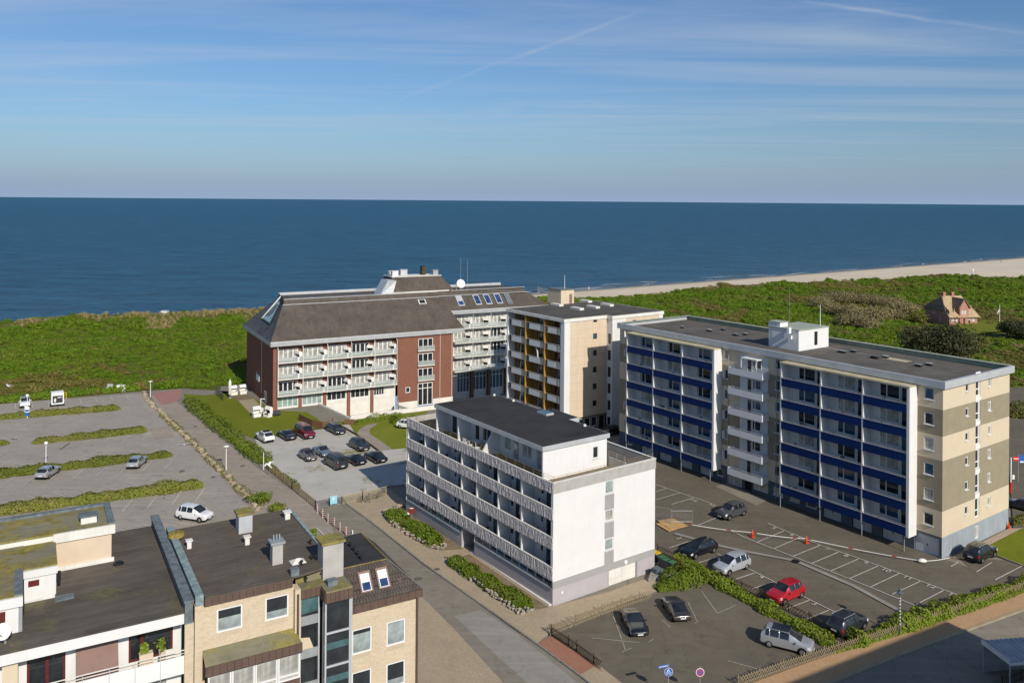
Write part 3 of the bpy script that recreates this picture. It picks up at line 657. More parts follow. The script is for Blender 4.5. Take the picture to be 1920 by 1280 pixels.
sheet('walkway', [(1785, 1046), (1892, 991), (1917, 991), (1856, 1022), (1806, 1049)], 'pav_brown')
sheet('side_pavement', [(1380, 1292), (1573, 1222), (1690, 1187), (1990, 1088), (1990, 1118), (1790, 1190), (1714, 1218), (1557, 1280), (1470, 1314)], 'pav_orange')
sheet('side_road', [(1470, 1316), (1557, 1282), (1714, 1220), (1790, 1192), (1990, 1120), (2600, 930), (2900, 1400), (1500, 1700)], 'asph_road')
sheet('rear_road', [(1888, 728), (2100, 718), (2300, 960), (1900, 990), (1888, 830)], 'asph_dark')

def strip(m, pts, w, z, mi=0, world=False):
    pts = [Vector((p[0], p[1], 0)) if world else P(*p) for p in pts]
    L_, R_ = [], []
    for i, p in enumerate(pts):
        d = (pts[min(i + 1, len(pts) - 1)] - pts[max(i - 1, 0)]); d.z = 0; d.normalize(); n = Vector((-d.y, d.x, 0)) * (w / 2)
        L_.append((p.x + n.x, p.y + n.y, z)); R_.append((p.x - n.x, p.y - n.y, z))
    for i in range(len(pts) - 1): m.quad(R_[i], R_[i + 1], L_[i + 1], L_[i], mi)
def kerb(name, pts, w=0.16, h=0.10, mat='kerb'):
    pts = [P(*p) for p in pts]; m = M()
    for a, b in zip(pts[:-1], pts[1:]):
        d = (b - a).normalized(); n = Vector((-d.y, d.x, 0)) * (w / 2)
        m.prism([(a + n)[:2], (b + n)[:2], (b - n)[:2], (a - n)[:2]], 0.0, h + 0.08)
    return m.obj(name, MT[mat], kind='structure')
kerb('kerb', [(642, 932), (650, 946), (699, 982), (792, 1056), (880, 1119), (960, 1175), (1010, 1211), (1090, 1270), (1180, 1345)])
kerb('kerb', [(1470, 1315), (1557, 1281), (1714, 1219), (1790, 1191), (1990, 1119)], 0.3, 0.1, 'pav_sand')
kerb('kerb', [(333, 752), (365, 780), (400, 808), (475, 869), (505, 891)], 0.12, 0.06)
kerb('kerb', [(592, 953), (625, 986), (660, 1010)], 0.14, 0.08)
kerb('kerb', [(1870, 1043), (1917, 1061), (1990, 1090)], 0.14, 0.08)
ZL = 0.004 * (_lev[0] + 2)
def lerp_lines(m, first, last, n, w, skip=()):
    """n stall lines evenly spaced on the ground between the first and the last one (photo pixels)"""
    a0, a1 = P(*first[0]), P(*first[1]); b0, b1 = P(*last[0]), P(*last[1])
    for i in range(n):
        if i in skip: continue
        f = i / (n - 1); strip(m, [a0.lerp(b0, f), a1.lerp(b1, f)], w, ZL, 0, True)
m = M()
lerp_lines(m, ((281, 812), (265, 828)), ((131, 831), (112, 844)), 5, .10); lerp_lines(m, ((131, 831), (112, 844)), ((-60, 853), (-84, 868)), 6, .10)
lerp_lines(m, ((240, 797), (267, 804)), ((90, 811), (113, 818)), 5, .10); lerp_lines(m, ((52, 815), (76, 822)), ((-60, 826), (-36, 833)), 4, .10)
lerp_lines(m, ((325, 862), (309, 879)), ((160, 878), (136, 899)), 5, .10); lerp_lines(m, ((115, 884), (90, 905)), ((-60, 903), (-90, 926)), 5, .10)
lerp_lines(m, ((280, 841), (306, 849)), ((118, 859), (145, 868)), 5, .10); lerp_lines(m, ((75, 864), (102, 873)), ((-70, 880), (-40, 890)), 4, .10)
lerp_lines(m, ((384, 915), (366, 942)), ((249, 937), (229, 961)), 4, .10)
lerp_lines(m, ((328, 896), (356, 905)), ((50, 930), (78, 941)), 7, .10)
lerp_lines(m, ((235, 741), (241, 750)), ((29, 758), (30, 768)), 8, .10)
lerp_lines(m, ((220, 776), (196, 786)), ((40, 789), (8, 800)), 6, .10)
lerp_lines(m, ((214, 991), (233, 996)), ((318, 978), (345, 984)), 3, .10)
m.obj('parking_lines', MT['paint'], kind='structure')
m = M()
strip(m, [(1369, 995), (1400, 1010), (1520, 1057), (1600, 1089), (1738, 1145)], .10, ZL); strip(m, [(1440, 982), (1490, 1003), (1538, 1023), (1606, 1046), (1680, 1073), (1806, 1120)], .10, ZL)
for a, b in (((1538, 1023), (1484, 1045)), ((1609, 1049), (1556, 1072)), ((1646, 1062), (1592, 1086)), ((1686, 1076), (1633, 1101)), ((1725, 1091), (1673, 1115)), ((1769, 1108), (1718, 1134)), ((1572, 1036), (1520, 1058)), ((1500, 1008), (1450, 1030)), ((1470, 996), (1420, 1017))): strip(m, [a, b], .10, ZL)
strip(m, [(1345, 1039), (1405, 1068), (1459, 1095), (1520, 1126), (1573, 1152)], .10, ZL)
for a, b in (((1255, 1028), (1291, 1016)), ((1310, 1056), (1352, 1043)), ((1373, 1089), (1415, 1075)), ((1410, 1105), (1449, 1092)), ((1474, 1143), (1518, 1126)), ((1512, 1162), (1554, 1145)), ((1229, 923), (1251, 916)), ((1229, 938), (1274, 925)), ((1259, 946.5), (1300, 934)), ((1310, 985), (1366, 962)), ((1229, 909), (1335, 945))): strip(m, [a, b], .10, ZL)
for a, b in (((1916, 1062), (1866, 1088)), ((1860, 1055), (1831, 1073)), ((1797, 1055), (1783, 1063))): strip(m, [a, b], .10, ZL)
m.obj('parking_lines', MT['paint'], kind='structure')
m = M()
for a, b in (((1150, 1156), (1173, 1221)), ((1166, 1224), (1184, 1216)), ((1216, 1205), (1225, 1199)), ((1241, 1163), (1257, 1177)), ((1290, 1130), (1308, 1168)), ((1302, 1170), (1310, 1166)), ((1315, 1109), (1345, 1151)), ((1345, 1151), (1381, 1135)), ((1110, 1197), (1200, 1206)), ((1365, 1240), (1445, 1262))): strip(m, [a, b], .11, ZL)
m.obj('parking_lines', MT['paint_faint'], kind='structure')
m = M(); strip(m, [(594, 991), (615, 1011)], .14, ZL); strip(m, [(612, 993), (619, 999)], .10, ZL); m.obj('road_marking', MT['paint'], kind='structure')
m = M(); strip(m, [(1265, 1001), (1352, 1024.5), (1400, 1035), (1491, 1052), (1600, 1099), (1687, 1146)], .55, ZL + .004); m.obj('drain_channel', MT['asph_pale'], kind='structure')
m = M(); strip(m, [(1238, 1020), (1450, 1060)], 1.0, ZL + .002)
for q, r in (((1355, 918), .28), ((813, 1016), .4), ((341, 884), .35), ((790, 1086), .38), ((727, 1068), .3)):
    pass
for px, py, r in ((341, 884, .38), (785, 1086, .40), (746, 1069, .3), (366, 800, .3), (455, 874, .3), (402, 875, .3), (400, 895, .3), (78, 767, .35), (820, 1068, .3), (1492, 1053, .45)):
    mm = M(); p = P(px, py); mm.lathe([(r, 0), (r, ZL + .012)], p.x, p.y, 14); mm.obj('manhole_cover', MT['cover' if r != .45 else 'black'], label=None, kind='structure')
# stall numbers painted on the yard
def text_mesh(name, cu):
    t_ = bpy.data.objects.new(name, cu); COL.objects.link(t_); dg = bpy.context.evaluated_depsgraph_get(); me = bpy.data.meshes.new_from_object(t_.evaluated_get(dg)); bpy.data.objects.remove(t_); me.name = name; o = bpy.data.objects.new(name, me); COL.objects.link(o); return o
def digits(txt, px, py, size, ang, mat='paint'):
    cu = bpy.data.curves.new('stall_number', 'FONT'); cu.body = txt; cu.size = size; cu.align_x = 'CENTER'; cu.align_y = 'CENTER'; cu.materials.append(MT[mat])
    p = P(px, py); o = text_mesh('stall_number', cu); o.location = (p.x, p.y, ZL + 0.008); o.rotation_euler = (0, 0, ang); o['kind'] = 'structure'
for t_, px, py in (('7', 1552, 1030), ('8', 1586, 1043), ('9', 1623, 1056), ('10', 1661, 1070), ('11', 1702, 1084), ('12', 1745, 1100), ('13', 1787, 1117), ('6', 1485, 1004), ('5', 1451, 991), ('4', 1428, 1083), ('3', 1527, 1133), ('2', 1273, 1010), ('14', 1300, 939), ('15', 1335, 948)):
    digits(t_, px, py, 1.0, FBB.a - math.pi / 2 if px > 1400 else FBB.a - math.pi / 2)

# ------------------------------------------------------------------ vegetation
def leafmesh(name, pts, nrm, smin, smax, mat, droop=0.35, asp=0.75):
    n = len(pts); nrm = nrm + nrng.normal(0, 0.55, (n, 3)); nrm /= np.linalg.norm(nrm, axis=1)[:, None] + 1e-9
    r = nrng.normal(0, 1, (n, 3)); a = np.cross(nrm, r); a /= np.linalg.norm(a, axis=1)[:, None] + 1e-9; b = np.cross(nrm, a)
    s = nrng.uniform(smin, smax, n)[:, None]; a = a * s; b = b * s * asp
    v = np.stack([pts - a, pts - b * 0.8 + a * .1, pts + a, pts + b * 0.8 + a * .1], 1).reshape(-1, 3)
    me = bpy.data.meshes.new(name); me.vertices.add(4 * n); me.vertices.foreach_set('co', v.astype(np.float32).ravel())
    me.loops.add(4 * n); me.loops.foreach_set('vertex_index', np.arange(4 * n, dtype=np.int32))
    me.polygons.add(n); me.polygons.foreach_set('loop_start', np.arange(0, 4 * n, 4, dtype=np.int32)); me.polygons.foreach_set('loop_total', np.full(n, 4, np.int32))
    me.materials.append(MT[mat]); me.update(); me.validate(); return me
def blob_mesh(name, r, mat, sq=1.0, seed=0):
    bm = bmesh.new(); bmesh.ops.create_icosphere(bm, subdivisions=2, radius=1.0)
    for v in bm.verts:
        k = r * (0.75 + 0.5 * mnoise.noise(v.co * 1.7 + Vector((seed * 3.1, 0, 0)))); v.co = Vector((v.co.x * k, v.co.y * k, v.co.z * k * sq))
    me = bpy.data.meshes.new(name); bm.to_mesh(me); bm.free(); me.materials.append(MT[mat]); return me
def hedge(name, label, cat, pts, w, h, dens, mat='leaf_hedge', smin=.07, smax=.17, group=None, px=True, rough=.35, kind=None):
    pts = [P(*p) if px else Vector((p[0], p[1], 0)) for p in pts]; o0 = pts[0].copy(); root = thing(name, label, cat, (o0.x, o0.y, 0), 0, group)
    seg = [(b - a).length for a, b in zip(pts[:-1], pts[1:])]; tot = sum(seg); n = int(dens * tot * (w + 2 * h))
    u = nrng.uniform(0, tot, n); cum = np.concatenate([[0], np.cumsum(seg)]); PP = np.array([[p.x, p.y] for p in pts])
    x = np.interp(u, cum, PP[:, 0]); y = np.interp(u, cum, PP[:, 1]); i = np.clip(np.searchsorted(cum, u) - 1, 0, len(seg) - 1)
    d = (PP[1:] - PP[:-1]) / np.array(seg)[:, None]; nx_ = -d[i, 1]; ny_ = d[i, 0]
    th = nrng.uniform(0, np.pi, n); lump = 1 + rough * (vnoise(x * 1.0, y, 1.3, 5) - 0.5) * 2 + rough * .7 * (vnoise(x, y, 3.7, 6) - 0.5)
    endf = np.clip(np.minimum(u, tot - u) / (0.6 * w) + 0.35, 0.3, 1)
    rr = np.where(nrng.random(n) < 0.7, nrng.uniform(0.85, 1.1, n), nrng.uniform(0.4, 1, n)) * lump * endf
    ca = np.sign(np.cos(th)) * np.abs(np.cos(th)) ** .7; sa = np.sin(th) ** .7
    lat = ca * w / 2 * rr; z = np.maximum(sa * h * rr, 0.02)
    p3 = np.stack([x + nx_ * lat - o0.x, y + ny_ * lat - o0.y, z], -1); nr = np.stack([nx_ * ca, ny_ * ca, sa + .35], -1)
    put('foliage', leafmesh('foliage', p3, nr, smin, smax, mat), root, kind='stuff')
    m = M(); K = max(4, int(tot / 1.0))
    ring = []
    for k in range(K + 1):
        uu = tot * k / K; xx = np.interp(uu, cum, PP[:, 0]); yy = np.interp(uu, cum, PP[:, 1]); j = min(max(int(np.searchsorted(cum, uu)) - 1, 0), len(seg) - 1)
        q = 0.12 if k in (0, K) else (rnd.uniform(.3, .4) if k in (1, K - 1) else rnd.uniform(.5, .68))
        ring.append([(xx - d[j, 1] * math.cos(a_) * w / 2 * q - o0.x, yy + d[j, 0] * math.cos(a_) * w / 2 * q - o0.y, max(0.0, math.sin(a_)) * h * q) for a_ in [math.pi * t_ / 6 for t_ in range(7)]])
    vs = [v for r_ in ring for v in r_]
    m.add(vs, [(k * 7 + t_, k * 7 + t_ + 1, (k + 1) * 7 + t_ + 1, (k + 1) * 7 + t_) for k in range(K) for t_ in range(6)])
    m.obj('hedge_core', MT[mat], root); return root  # unseen solid core in leaf colour, fills the hedge behind the foliage
def bush(name, label, cat, loc, r, h, n, mat, smin=.1, smax=.22, group=None, trunk=False, lumps=7):
    root = thing(name, label, cat, loc, 0, group); cs_ = []
    for k in range(lumps):
        a_ = 6.283 * k / lumps + rnd.uniform(-.4, .4); q = rnd.uniform(.25, .72) if k else 0
        cs_.append((math.cos(a_) * r * q, math.sin(a_) * r * q, h * rnd.uniform(.38, .62), r * rnd.uniform(.40, .6), h * rnd.uniform(.30, .44)))
    per = n // lumps; P3, N3 = [], []
    for (x, y, z, rr, rz_) in cs_:
        v = nrng.normal(0, 1, (per, 3)); v /= np.linalg.norm(v, axis=1)[:, None]; k = np.where(nrng.random(per) < .75, nrng.uniform(.8, 1.12, per), nrng.uniform(.4, .9, per))[:, None]
        lum = (0.75 + 0.55 * vnoise(v[:, 0] * 2 + x, v[:, 1] * 2 + v[:, 2] * 2 + y, .7, 8))[:, None]
        p3 = np.array([x, y, z]) + v * k * lum * np.array([rr, rr, rz_]); p3[:, 2] = np.maximum(p3[:, 2], .03); P3.append(p3); N3.append(v + np.array([0, 0, .3]))
    put('foliage', leafmesh('foliage', np.concatenate(P3), np.concatenate(N3), smin, smax, mat), root, kind='stuff')
    m = M()
    for (x, y, z, rr, rz_) in cs_[:5]: m.tube([(x * .1, y * .1, -.3), (x * .5, y * .5, z * .5), (x, y, z + rz_ * .4)], [.05 * r * .6, .035 * r * .6, .01 * r], 5)
    m.obj('trunk' if trunk else 'stem', MT['bark'], root); return root
def scatter(name, pts, source, scales, kind='stuff'):
    """one object of many plants: a point per plant, each an instance of a plant that stands in the scene"""
    me = bpy.data.meshes.new(name); me.from_pydata([tuple(p) for p in pts], [], [])
    a = me.attributes.new('size', 'FLOAT', 'POINT'); a.data.foreach_set('value', np.asarray(scales, np.float32)); me.update()
    o = put(name, me, kind=kind)
    ng = bpy.data.node_groups.new(name, 'GeometryNodeTree'); ng.interface.new_socket('Geometry', in_out='INPUT', socket_type='NodeSocketGeometry'); ng.interface.new_socket('Geometry', in_out='OUTPUT', socket_type='NodeSocketGeometry')
    gi = ng.nodes.new('NodeGroupInput'); go = ng.nodes.new('NodeGroupOutput'); ip = ng.nodes.new('GeometryNodeInstanceOnPoints'); oi = ng.nodes.new('GeometryNodeObjectInfo')
    oi.inputs['Object'].default_value = source; oi.inputs['As Instance'].default_value = True; oi.transform_space = 'ORIGINAL'
    na = ng.nodes.new('GeometryNodeInputNamedAttribute'); na.data_type = 'FLOAT'; na.inputs['Name'].default_value = 'size'
    rv = ng.nodes.new('FunctionNodeRandomValue'); rv.data_type = 'FLOAT_VECTOR'; rv.inputs[0].default_value = (-.15, -.15, 0); rv.inputs[1].default_value = (.15, .15, 6.283)
    e2r = ng.nodes.new('FunctionNodeEulerToRotation'); ng.links.new(rv.outputs[0], e2r.inputs[0])
    ng.links.new(gi.outputs[0], ip.inputs['Points']); ng.links.new(oi.outputs['Geometry'], ip.inputs['Instance']); ng.links.new(e2r.outputs[0], ip.inputs['Rotation']); ng.links.new(na.outputs['Attribute'], ip.inputs['Scale']); ng.links.new(ip.outputs[0], go.inputs[0])
    md = o.modifiers.new('scatter', 'NODES'); md.node_group = ng; return o
# ------------------------------------------------------------------ WHITE APARTMENT HOUSE (frame FWB)
def root_at(fr, name, label, cat, z=0.0): return thing(name, label, cat, (fr.o.x, fr.o.y, z), fr.a)
wb = root_at(FWB, 'apartment_house', 'white four storey apartment house with patterned concrete balcony bands and a flat dark roof', 'apartment house')
LX, LY = 14.1, 30.2
fins = [29.95, 25.6, 22.35, 17.1, 13.9, 9.65, 5.4, 0.0]
levels = [2.55, 5.55, 8.45]
m = M()                                                # plain outer shell
m.wall('y', 0, 0.0, LX, 2.38, 11.08, [(6.85, 8.05, 9.65, 11.02), (6.85, 8.05, 6.8, 8.0), (6.85, 8.05, 3.8, 5.0)], .12)
m.quad((LX, 0, -1), (LX, LY, -1), (LX, LY, 12.1), (LX, 0, 12.1)); m.quad((LX, LY, -1), (0, LY, -1), (0, LY, 11.2), (LX, LY, 11.2))
m.quad((1.62, LY, 2.4), (1.62, 0, 2.4), (1.62, 0, 11.2), (1.62, LY, 11.2))
m.quad((0, 0.35, 2.4), (1.6, 0.35, 2.4), (1.6, 0.35, 11.0), (0, 0.35, 11.0)); m.quad((0, 0, 2.4), (0, 0.35, 2.4), (0, 0.35, 11.0), (0, 0, 11.0))
m.obj('wall', MT['white'], wb)
for z0, z1 in ((8.02, 9.58), (5.05, 6.7), (2.38, 3.72)): m = M(); m.box(6.80, 7.68, -0.012, 0.1, z0, z1); m.box(7.70, 8.10, -0.012, 0.1, z0, z1); m.box(7.68, 7.70, 0, .1, z0, z1); m.obj('infill_panel', MT['grey_mid'], wb)
for z, pn in ((9.65, 'g_blind'), (6.8, 'g_curt'), (3.8, 'g_blind')): window(wb, 'y', 0, 7.45, z, 1.2, 1.2 if z < 9 else 1.37, pn, bar=.10, sill=True, depth=.05)
m = M(); m.box(-0.03, LX + .03, -0.05, 0.10, 1.66, 2.38); m.obj('plinth_band', MT['grey_mid'], wb)
m = M(); m.wall('y', 0, 0.0, LX, -1.0, 1.66, [(7.42, 11.38, -0.45, 1.66)], .25)
m.wall('x', 0, 0, 14.2, -1.0, 1.62); m.wall('x', 0, 16.85, LY, -1.0, 1.62); m.quad((0, 14.2, -1), (2.2, 14.2, -1), (2.2, 14.2, 2.4), (0, 14.2, 2.4)); m.quad((2.2, 16.85, -1), (0, 16.85, -1), (0, 16.85, 2.4), (2.2, 16.85, 2.4)); m.quad((2.2, 16.85, -1), (2.2, 14.2, -1), (2.2, 14.2, 2.4), (2.2, 16.85, 2.4))
m.obj('base_wall', MT['grey_lilac'], wb)
m = M(); m.box(-0.1, 0.35, 0.02, 14.2, 1.62, 1.70); m.box(-0.1, 0.35, 16.85, LY, 1.62, 1.70); m.obj('window_ledge', MT['zinc'], wb)
for y0, y1 in ((0.3, 14.1), (16.9, 30.0)):            # strip windows under the first balcony band
    n = int((y1 - y0) / 1.38)
    for k in range(n): window(wb, 'x', 0.12, y0 + (k + .5) * (y1 - y0) / n, 1.70, (y1 - y0) / n - .05, .72, rnd.choice(['g_dark', 'g_dark', 'g_teal', 'g_blue']), 'g', .05, depth=.05)
m = M(); m.box(0.0, 1.6, 0.3, LY, 2.36, 2.44); m.obj('ceiling_slab', MT['white'], wb)
dr = M(); dr.box(2.1, 2.18, 14.6, 16.5, 0, 2.2); d_ = dr.obj('entrance_door', MT['white_clean'], wb)
mm = M(); mm.box(2.06, 2.10, 14.75, 15.5, .5, 2.05); mm.box(2.06, 2.10, 15.65, 16.35, .5, 2.05); mm.obj('pane', MT['g_dark'], d_)
g = M()                                                # garage door with panels
for i in range(4):
    for j in range(4): g.box(7.47 + i * .985, 7.47 + i * .985 + .965, .14, .19, -.42 + j * .52, -.42 + j * .52 + .505)
gd = g.obj('garage_door', MT['white_old'], wb); mm = M(); mm.box(7.3, 7.42, -.02, .2, -.5, 1.66); mm.box(11.38, 11.62, -.02, .24, -.5, 1.66); mm.obj('door_frame', MT['grey_mid'], gd)
m = M(); m.lathe([(.0, 0), (.22, 0), (.22, .08)], 0, 0, 10); m.obj('wall_lamp', MT['lamp_white'], wb, (9.75, -0.06, 2.0), rot=(math.pi / 2, 0, 0))
m = M(); m.box(1.1, 1.3, -.05, 0, .95, 1.15); m.obj('wall_lamp', MT['lamp_white'], wb)
for fy in fins[:-1]:
    m = M(); m.box(0.03, 1.6, fy - .09, fy + .09, 2.4, 11.05); m.obj('balcony_partition', MT['white'], wb)
for z in levels:
    m = M(); m.box(0.05, 1.6, 0.36, LY - .02, z - .16, z); m.obj('balcony_slab', MT['concrete'], wb)
def relief(z0, z1, seed):
    """front of a balcony band: a dark slab covered by upright pale sticks of uneven length"""
    r_ = random.Random(seed); m = M(); m.box(-.02, .07, .02, LY, z0, z1, 0); m.box(-.07, .12, .0, LY + .02, z1, z1 + .06, 2); y = .04
    while y < LY - .05:
        z = z0 + r_.uniform(-.02, .10)
        while z < z1 - .05:
            h = r_.uniform(.28, .75); w = r_.uniform(.05, .085); t = min(z + h, z1); e = r_.uniform(-.045, .045); pr = r_.uniform(.025, .07); yy = y + r_.uniform(-.02, .02)
            x0 = -.02 - pr
            m.add(((-.02, yy, z), (-.02, yy + w, z), (-.02, yy + w + e, t), (-.02, yy + e, t), (x0, yy, z), (x0, yy + w, z), (x0, yy + w + e, t), (x0, yy + e, t)), ((4, 7, 6, 5), (0, 3, 7, 4), (1, 5, 6, 2), (0, 4, 5, 1), (3, 2, 6, 7)), 1)
            z = t + r_.uniform(.02, .11)
        y += r_.uniform(.085, .13)
    return m.obj('balcony_band', [MT['concrete_dark'], MT['stick'], MT['white_old']], wb, kind='stuff')
for k, (z0, z1) in enumerate(((2.5, 3.72), (5.5, 6.68), (8.38, 9.5), (11.0, 12.08))): relief(z0, z1, k)
m = M(); m.box(-.05, LX + .05, -.06, .16, 11.08, 12.14); m.box(LX - .16, LX + .05, .16, LY, 11.08, 12.14); m.box(.1, LX - .16, LY - .16, LY + .03, 11.2, 12.1); m.obj('parapet', MT['concrete'], wb)
m = M(); m.box(-.08, LX + .08, -.09, .19, 12.14, 12.19); m.box(LX - .19, LX + .08, .19, LY, 12.14, 12.19); m.obj('parapet_coping', MT['white_old'], wb)
for z in levels:                                        # doors and windows behind the balconies
    for b, (ya, yb) in enumerate(zip(fins[1:], fins[:-1])):
        wd = yb - ya; pn = rnd.choice(['g_dark', 'g_curt', 'g_teal', 'g_blue'])
        window(wb, 'x', 1.62, ya + (2.72 if wd > 3.5 else 2.45), z + .02, .95, 2.15, pn, 'w', .09, depth=-.05, name='balcony_door')
        if wd > 3.8: window(wb, 'x', 1.62, ya + 3.75, z + 1.2, .6, .85, rnd.choice(['g_dark', 'g_blue']), 'w', .06, depth=-.05); window(wb, 'x', 1.62, ya + 1.3, z + .85, 1.5, 1.3, rnd.choice(['g_dark', 'g_curt', 'g_blue']), 'w', .08, depth=-.05)
# set-back top storey
m = M(); m.box(.2, LX - .2, .2, LY - .2, 11.1, 11.32); m.obj('terrace_floor', MT['wood_deck'], wb)
m = M(); PX = 2.7
m.wall('y', 2.95, .95, 9.7, 11.3, 14.42, [(7.7, 8.5, 12.45, 13.75)], .1)
m.wall('x', PX, 3.15, 24.3, 11.3, 14.42, [(5.3, 6.3, 11.35, 13.6), (7.2, 8.9, 12.1, 13.6), (9.5, 10.6, 11.35, 13.6), (10.9, 12.3, 12.1, 13.6), (15.0, 16.8, 12.0, 13.6), (17.4, 18.4, 11.35, 13.6), (22.4, 23.6, 11.35, 13.6)], .1)
m.quad((9.7, 2.95, 11.3), (9.7, 24.3, 11.3), (9.7, 24.3, 14.42), (9.7, 2.95, 14.42)); m.quad((9.7, 24.3, 11.3), (PX, 24.3, 11.3), (PX, 24.3, 14.42), (9.7, 24.3, 14.42))
m.obj('penthouse_wall', MT['white'], wb)
for y in (2.96, 13.35, 19.3, 24.3):
    m = M(); m.box(.95, PX, y, y + .18, 11.3, 14.42) if y < 13 or y > 14 else m.add(((-.0 + .1, y, 11.3), (PX, y, 11.3), (PX, y, 14.3), (2.2, y, 14.3), (.1, y + .2, 11.3), (PX, y + .2, 11.3), (PX, y + .2, 14.3), (2.2, y + .2, 14.3)), ((0, 1, 2, 3), (7, 6, 5, 4), (0, 3, 7, 4), (0, 4, 5, 1), (2, 6, 7, 3)))
    m.obj('terrace_partition', MT['white'], wb)
for a_, w_, z_, h_, p_ in ((5.8, 1.0, 11.35, 2.25, 'g_curt'), (8.05, 1.7, 12.1, 1.5, 'g_curt'), (10.05, 1.1, 11.35, 2.25, 'g_curt'), (11.6, 1.4, 12.1, 1.5, 'g_blind'), (15.9, 1.8, 12.0, 1.6, 'g_dark'), (17.9, 1.0, 11.35, 2.25, 'g_dark'), (23.0, 1.2, 11.35, 2.25, 'g_dark')):
    window(wb, 'x', PX, a_, z_, w_, h_, p_, 'w', .09, depth=.04, mull=(.5,) if w_ > 1.5 else ())
window(wb, 'y', 2.95, 8.1, 12.45, .8, 1.3, 'g_dark', 'w', .09, depth=.03, sill=True)
m = M(); m.prism([(.75, 2.75), (9.95, 2.75), (9.95, 9.6), (11.4, 9.6), (11.4, 14.6), (9.95, 14.6), (9.95, 24.6), (.75, 24.6)], 14.42, 14.9, 1, 1)
m.prism([(.83, 2.83), (9.87, 2.83), (9.87, 9.68), (11.32, 9.68), (11.32, 14.52), (9.87, 14.52), (9.87, 24.52), (.83, 24.52)], 14.85, 14.915, 0)
rf = m.obj('roof', [MT['felt_dark'], MT['alu']], wb)
m = M(); m.box(9.7, 11.2, 9.8, 14.4, 11.3, 14.42); m.obj('stair_wall', MT['white'], wb)
m = M(); m.box(8.6, 9.7, 12.2, 14.0, 14.92, 15.15, 0); m.box(8.68, 9.62, 12.3, 13.9, 15.15, 15.19, 1); m.obj('roof_hatch', [MT['alu'], MT['g_teal']], rf)
for x, y in ((9.3, 24.0), (9.6, 20.2), (9.5, 6.4)):
    m = M(); m.lathe([(.18, 0), (.14, .2), (.0, .25)], 0, 0, 8); m.obj('roof_vent', MT['white_old'], rf, (x, y, 14.915))
m = M()                                                # thin railing on the parapet
def rail(m, pts, h=.55, sp=1.6, r=.022):
    for a, b in zip(pts[:-1], pts[1:]):
        a, b = Vector(a), Vector(b); n = max(1, int((b - a).length / sp))
        for k in range(n + 1): q = a.lerp(b, k / n); m.tube([q, q + Vector((0, 0, h))], r, 4)
        for hh in (h, h * .55): m.tube([a + Vector((0, 0, hh)), b + Vector((0, 0, hh))], r * .8, 4)
rail(m, [(.25, 29.8, 12.05), (.25, .3, 12.05), (13.8, .3, 12.05)]); m.obj('railing', MT['rust'], wb)
m = M(); m.box(9.9, 10.05, .3, 2.9, 11.3, 12.35); rail(m, [(9.97, .4, 12.35), (9.97, 2.9, 12.35)], .6, 1.2); m.obj('divider_wall', MT['concrete'], wb)
m = M(); m.box(.95, 2.5, 13.1, 13.3, 11.3, 11.31); m.obj('floor_strip', MT['concrete'], wb)
m = M(); m.box(10.1, 13.9, .22, 24, 11.33, 11.36); m.obj('side_roof', MT['felt_block'], wb)

# ------------------------------------------------------------------ BLUE BANDED BLOCK (frame FBB)
bb = root_at(FBB, 'apartment_block', 'long seven storey apartment block with dark blue balcony bands and beige brown striped gable', 'apartment block')
BL, BD = 53.0, 16.1; bx = -1.7
bz = [2.95 + 2.82 * k for k in range(6)]               # top edge of each balcony band
blocks = ((31.9, [49.6, 43.75, 37.85, 31.9]), (3.2, [20.4, 14.5, 8.8, 3.2]))
STR = [(2.38, 5.3, 'cream'), (5.3, 11.0, 'taupe'), (11.0, 13.75, 'cream'), (13.75, 16.75, 'taupe'), (16.75, 19.2, 'cream')]
endw = []                                               # gable windows
for k in range(6):
    zc_ = 3.55 + 2.862 * k
    endw += [(5.15, 5.9, zc_ + .3, zc_ + 1.3), (10.6, 11.4, zc_ + .15, zc_ + 1.3), (7.55, 8.65, zc_ - .55, zc_ + 1.75)]
holes_front = []
for k in range(6):
    zc_ = 3.35 + 2.862 * k
    holes_front += [(30.55, 31.2, zc_, zc_ + 1.35), (21.75, 22.6, zc_, zc_ + 1.35), (1.0, 2.15, zc_, zc_ + 1.4), (50.9, 51.6, zc_, zc_ + 1.3)]
for (z0, z1, mt) in STR:
    m = M()
    def cut(hs): return [(a, b, max(c, z0), min(d, z1)) for a, b, c, d in hs if c < z1 and d > z0]
    m.wall('y', 0, 0, BD, z0, z1, cut(endw), .12); m.wall('x', 0, 0, BL, z0, z1, cut(holes_front), .1)
    m.quad((BD, 0, z0), (BD, BL, z0), (BD, BL, z1), (BD, 0, z1)); m.quad((BD, BL, z0), (0, BL, z0), (0, BL, z1), (BD, BL, z1))
    m.obj('wall', MT[mt], bb)
for k in range(6):
    zc_ = 3.55 + 2.862 * k
    window(bb, 'y', 0, 5.52, zc_ + .3, .75, 1.0, 'g_dark', 'w', .12, depth=.05, sill=True); window(bb, 'y', 0, 11.0, zc_ + .15, .8, 1.15, rnd.choice(['g_dark', 'g_curt']), 'w', .13, depth=.05, sill=True)
    window(bb, 'y', 0, 8.1, zc_ - .55, 1.1, 2.3, 'g_dark', 'w', .14, (.72,), (.36,), depth=.06)
    m = M(); m.box(7.55, 8.65, -.02, .1, zc_ + 1.76, zc_ + 2.30); m.obj('infill_panel', MT['white_clean'], bb)
    zc_ = 3.35 + 2.862 * k
    for a_, w_ in ((30.87, .65), (22.17, .85), (1.57, 1.15), (51.25, .7)):
        window(bb, 'x', 0, a_, zc_, w_, 1.35, rnd.choice(['g_blue', 'g_dark', 'g_curt']) if k < 5 or a_ > 2 else 'g_blue', 'w', .08, depth=.04, sill=True, tilt=(a_ > 30 and rnd.random() < .5))
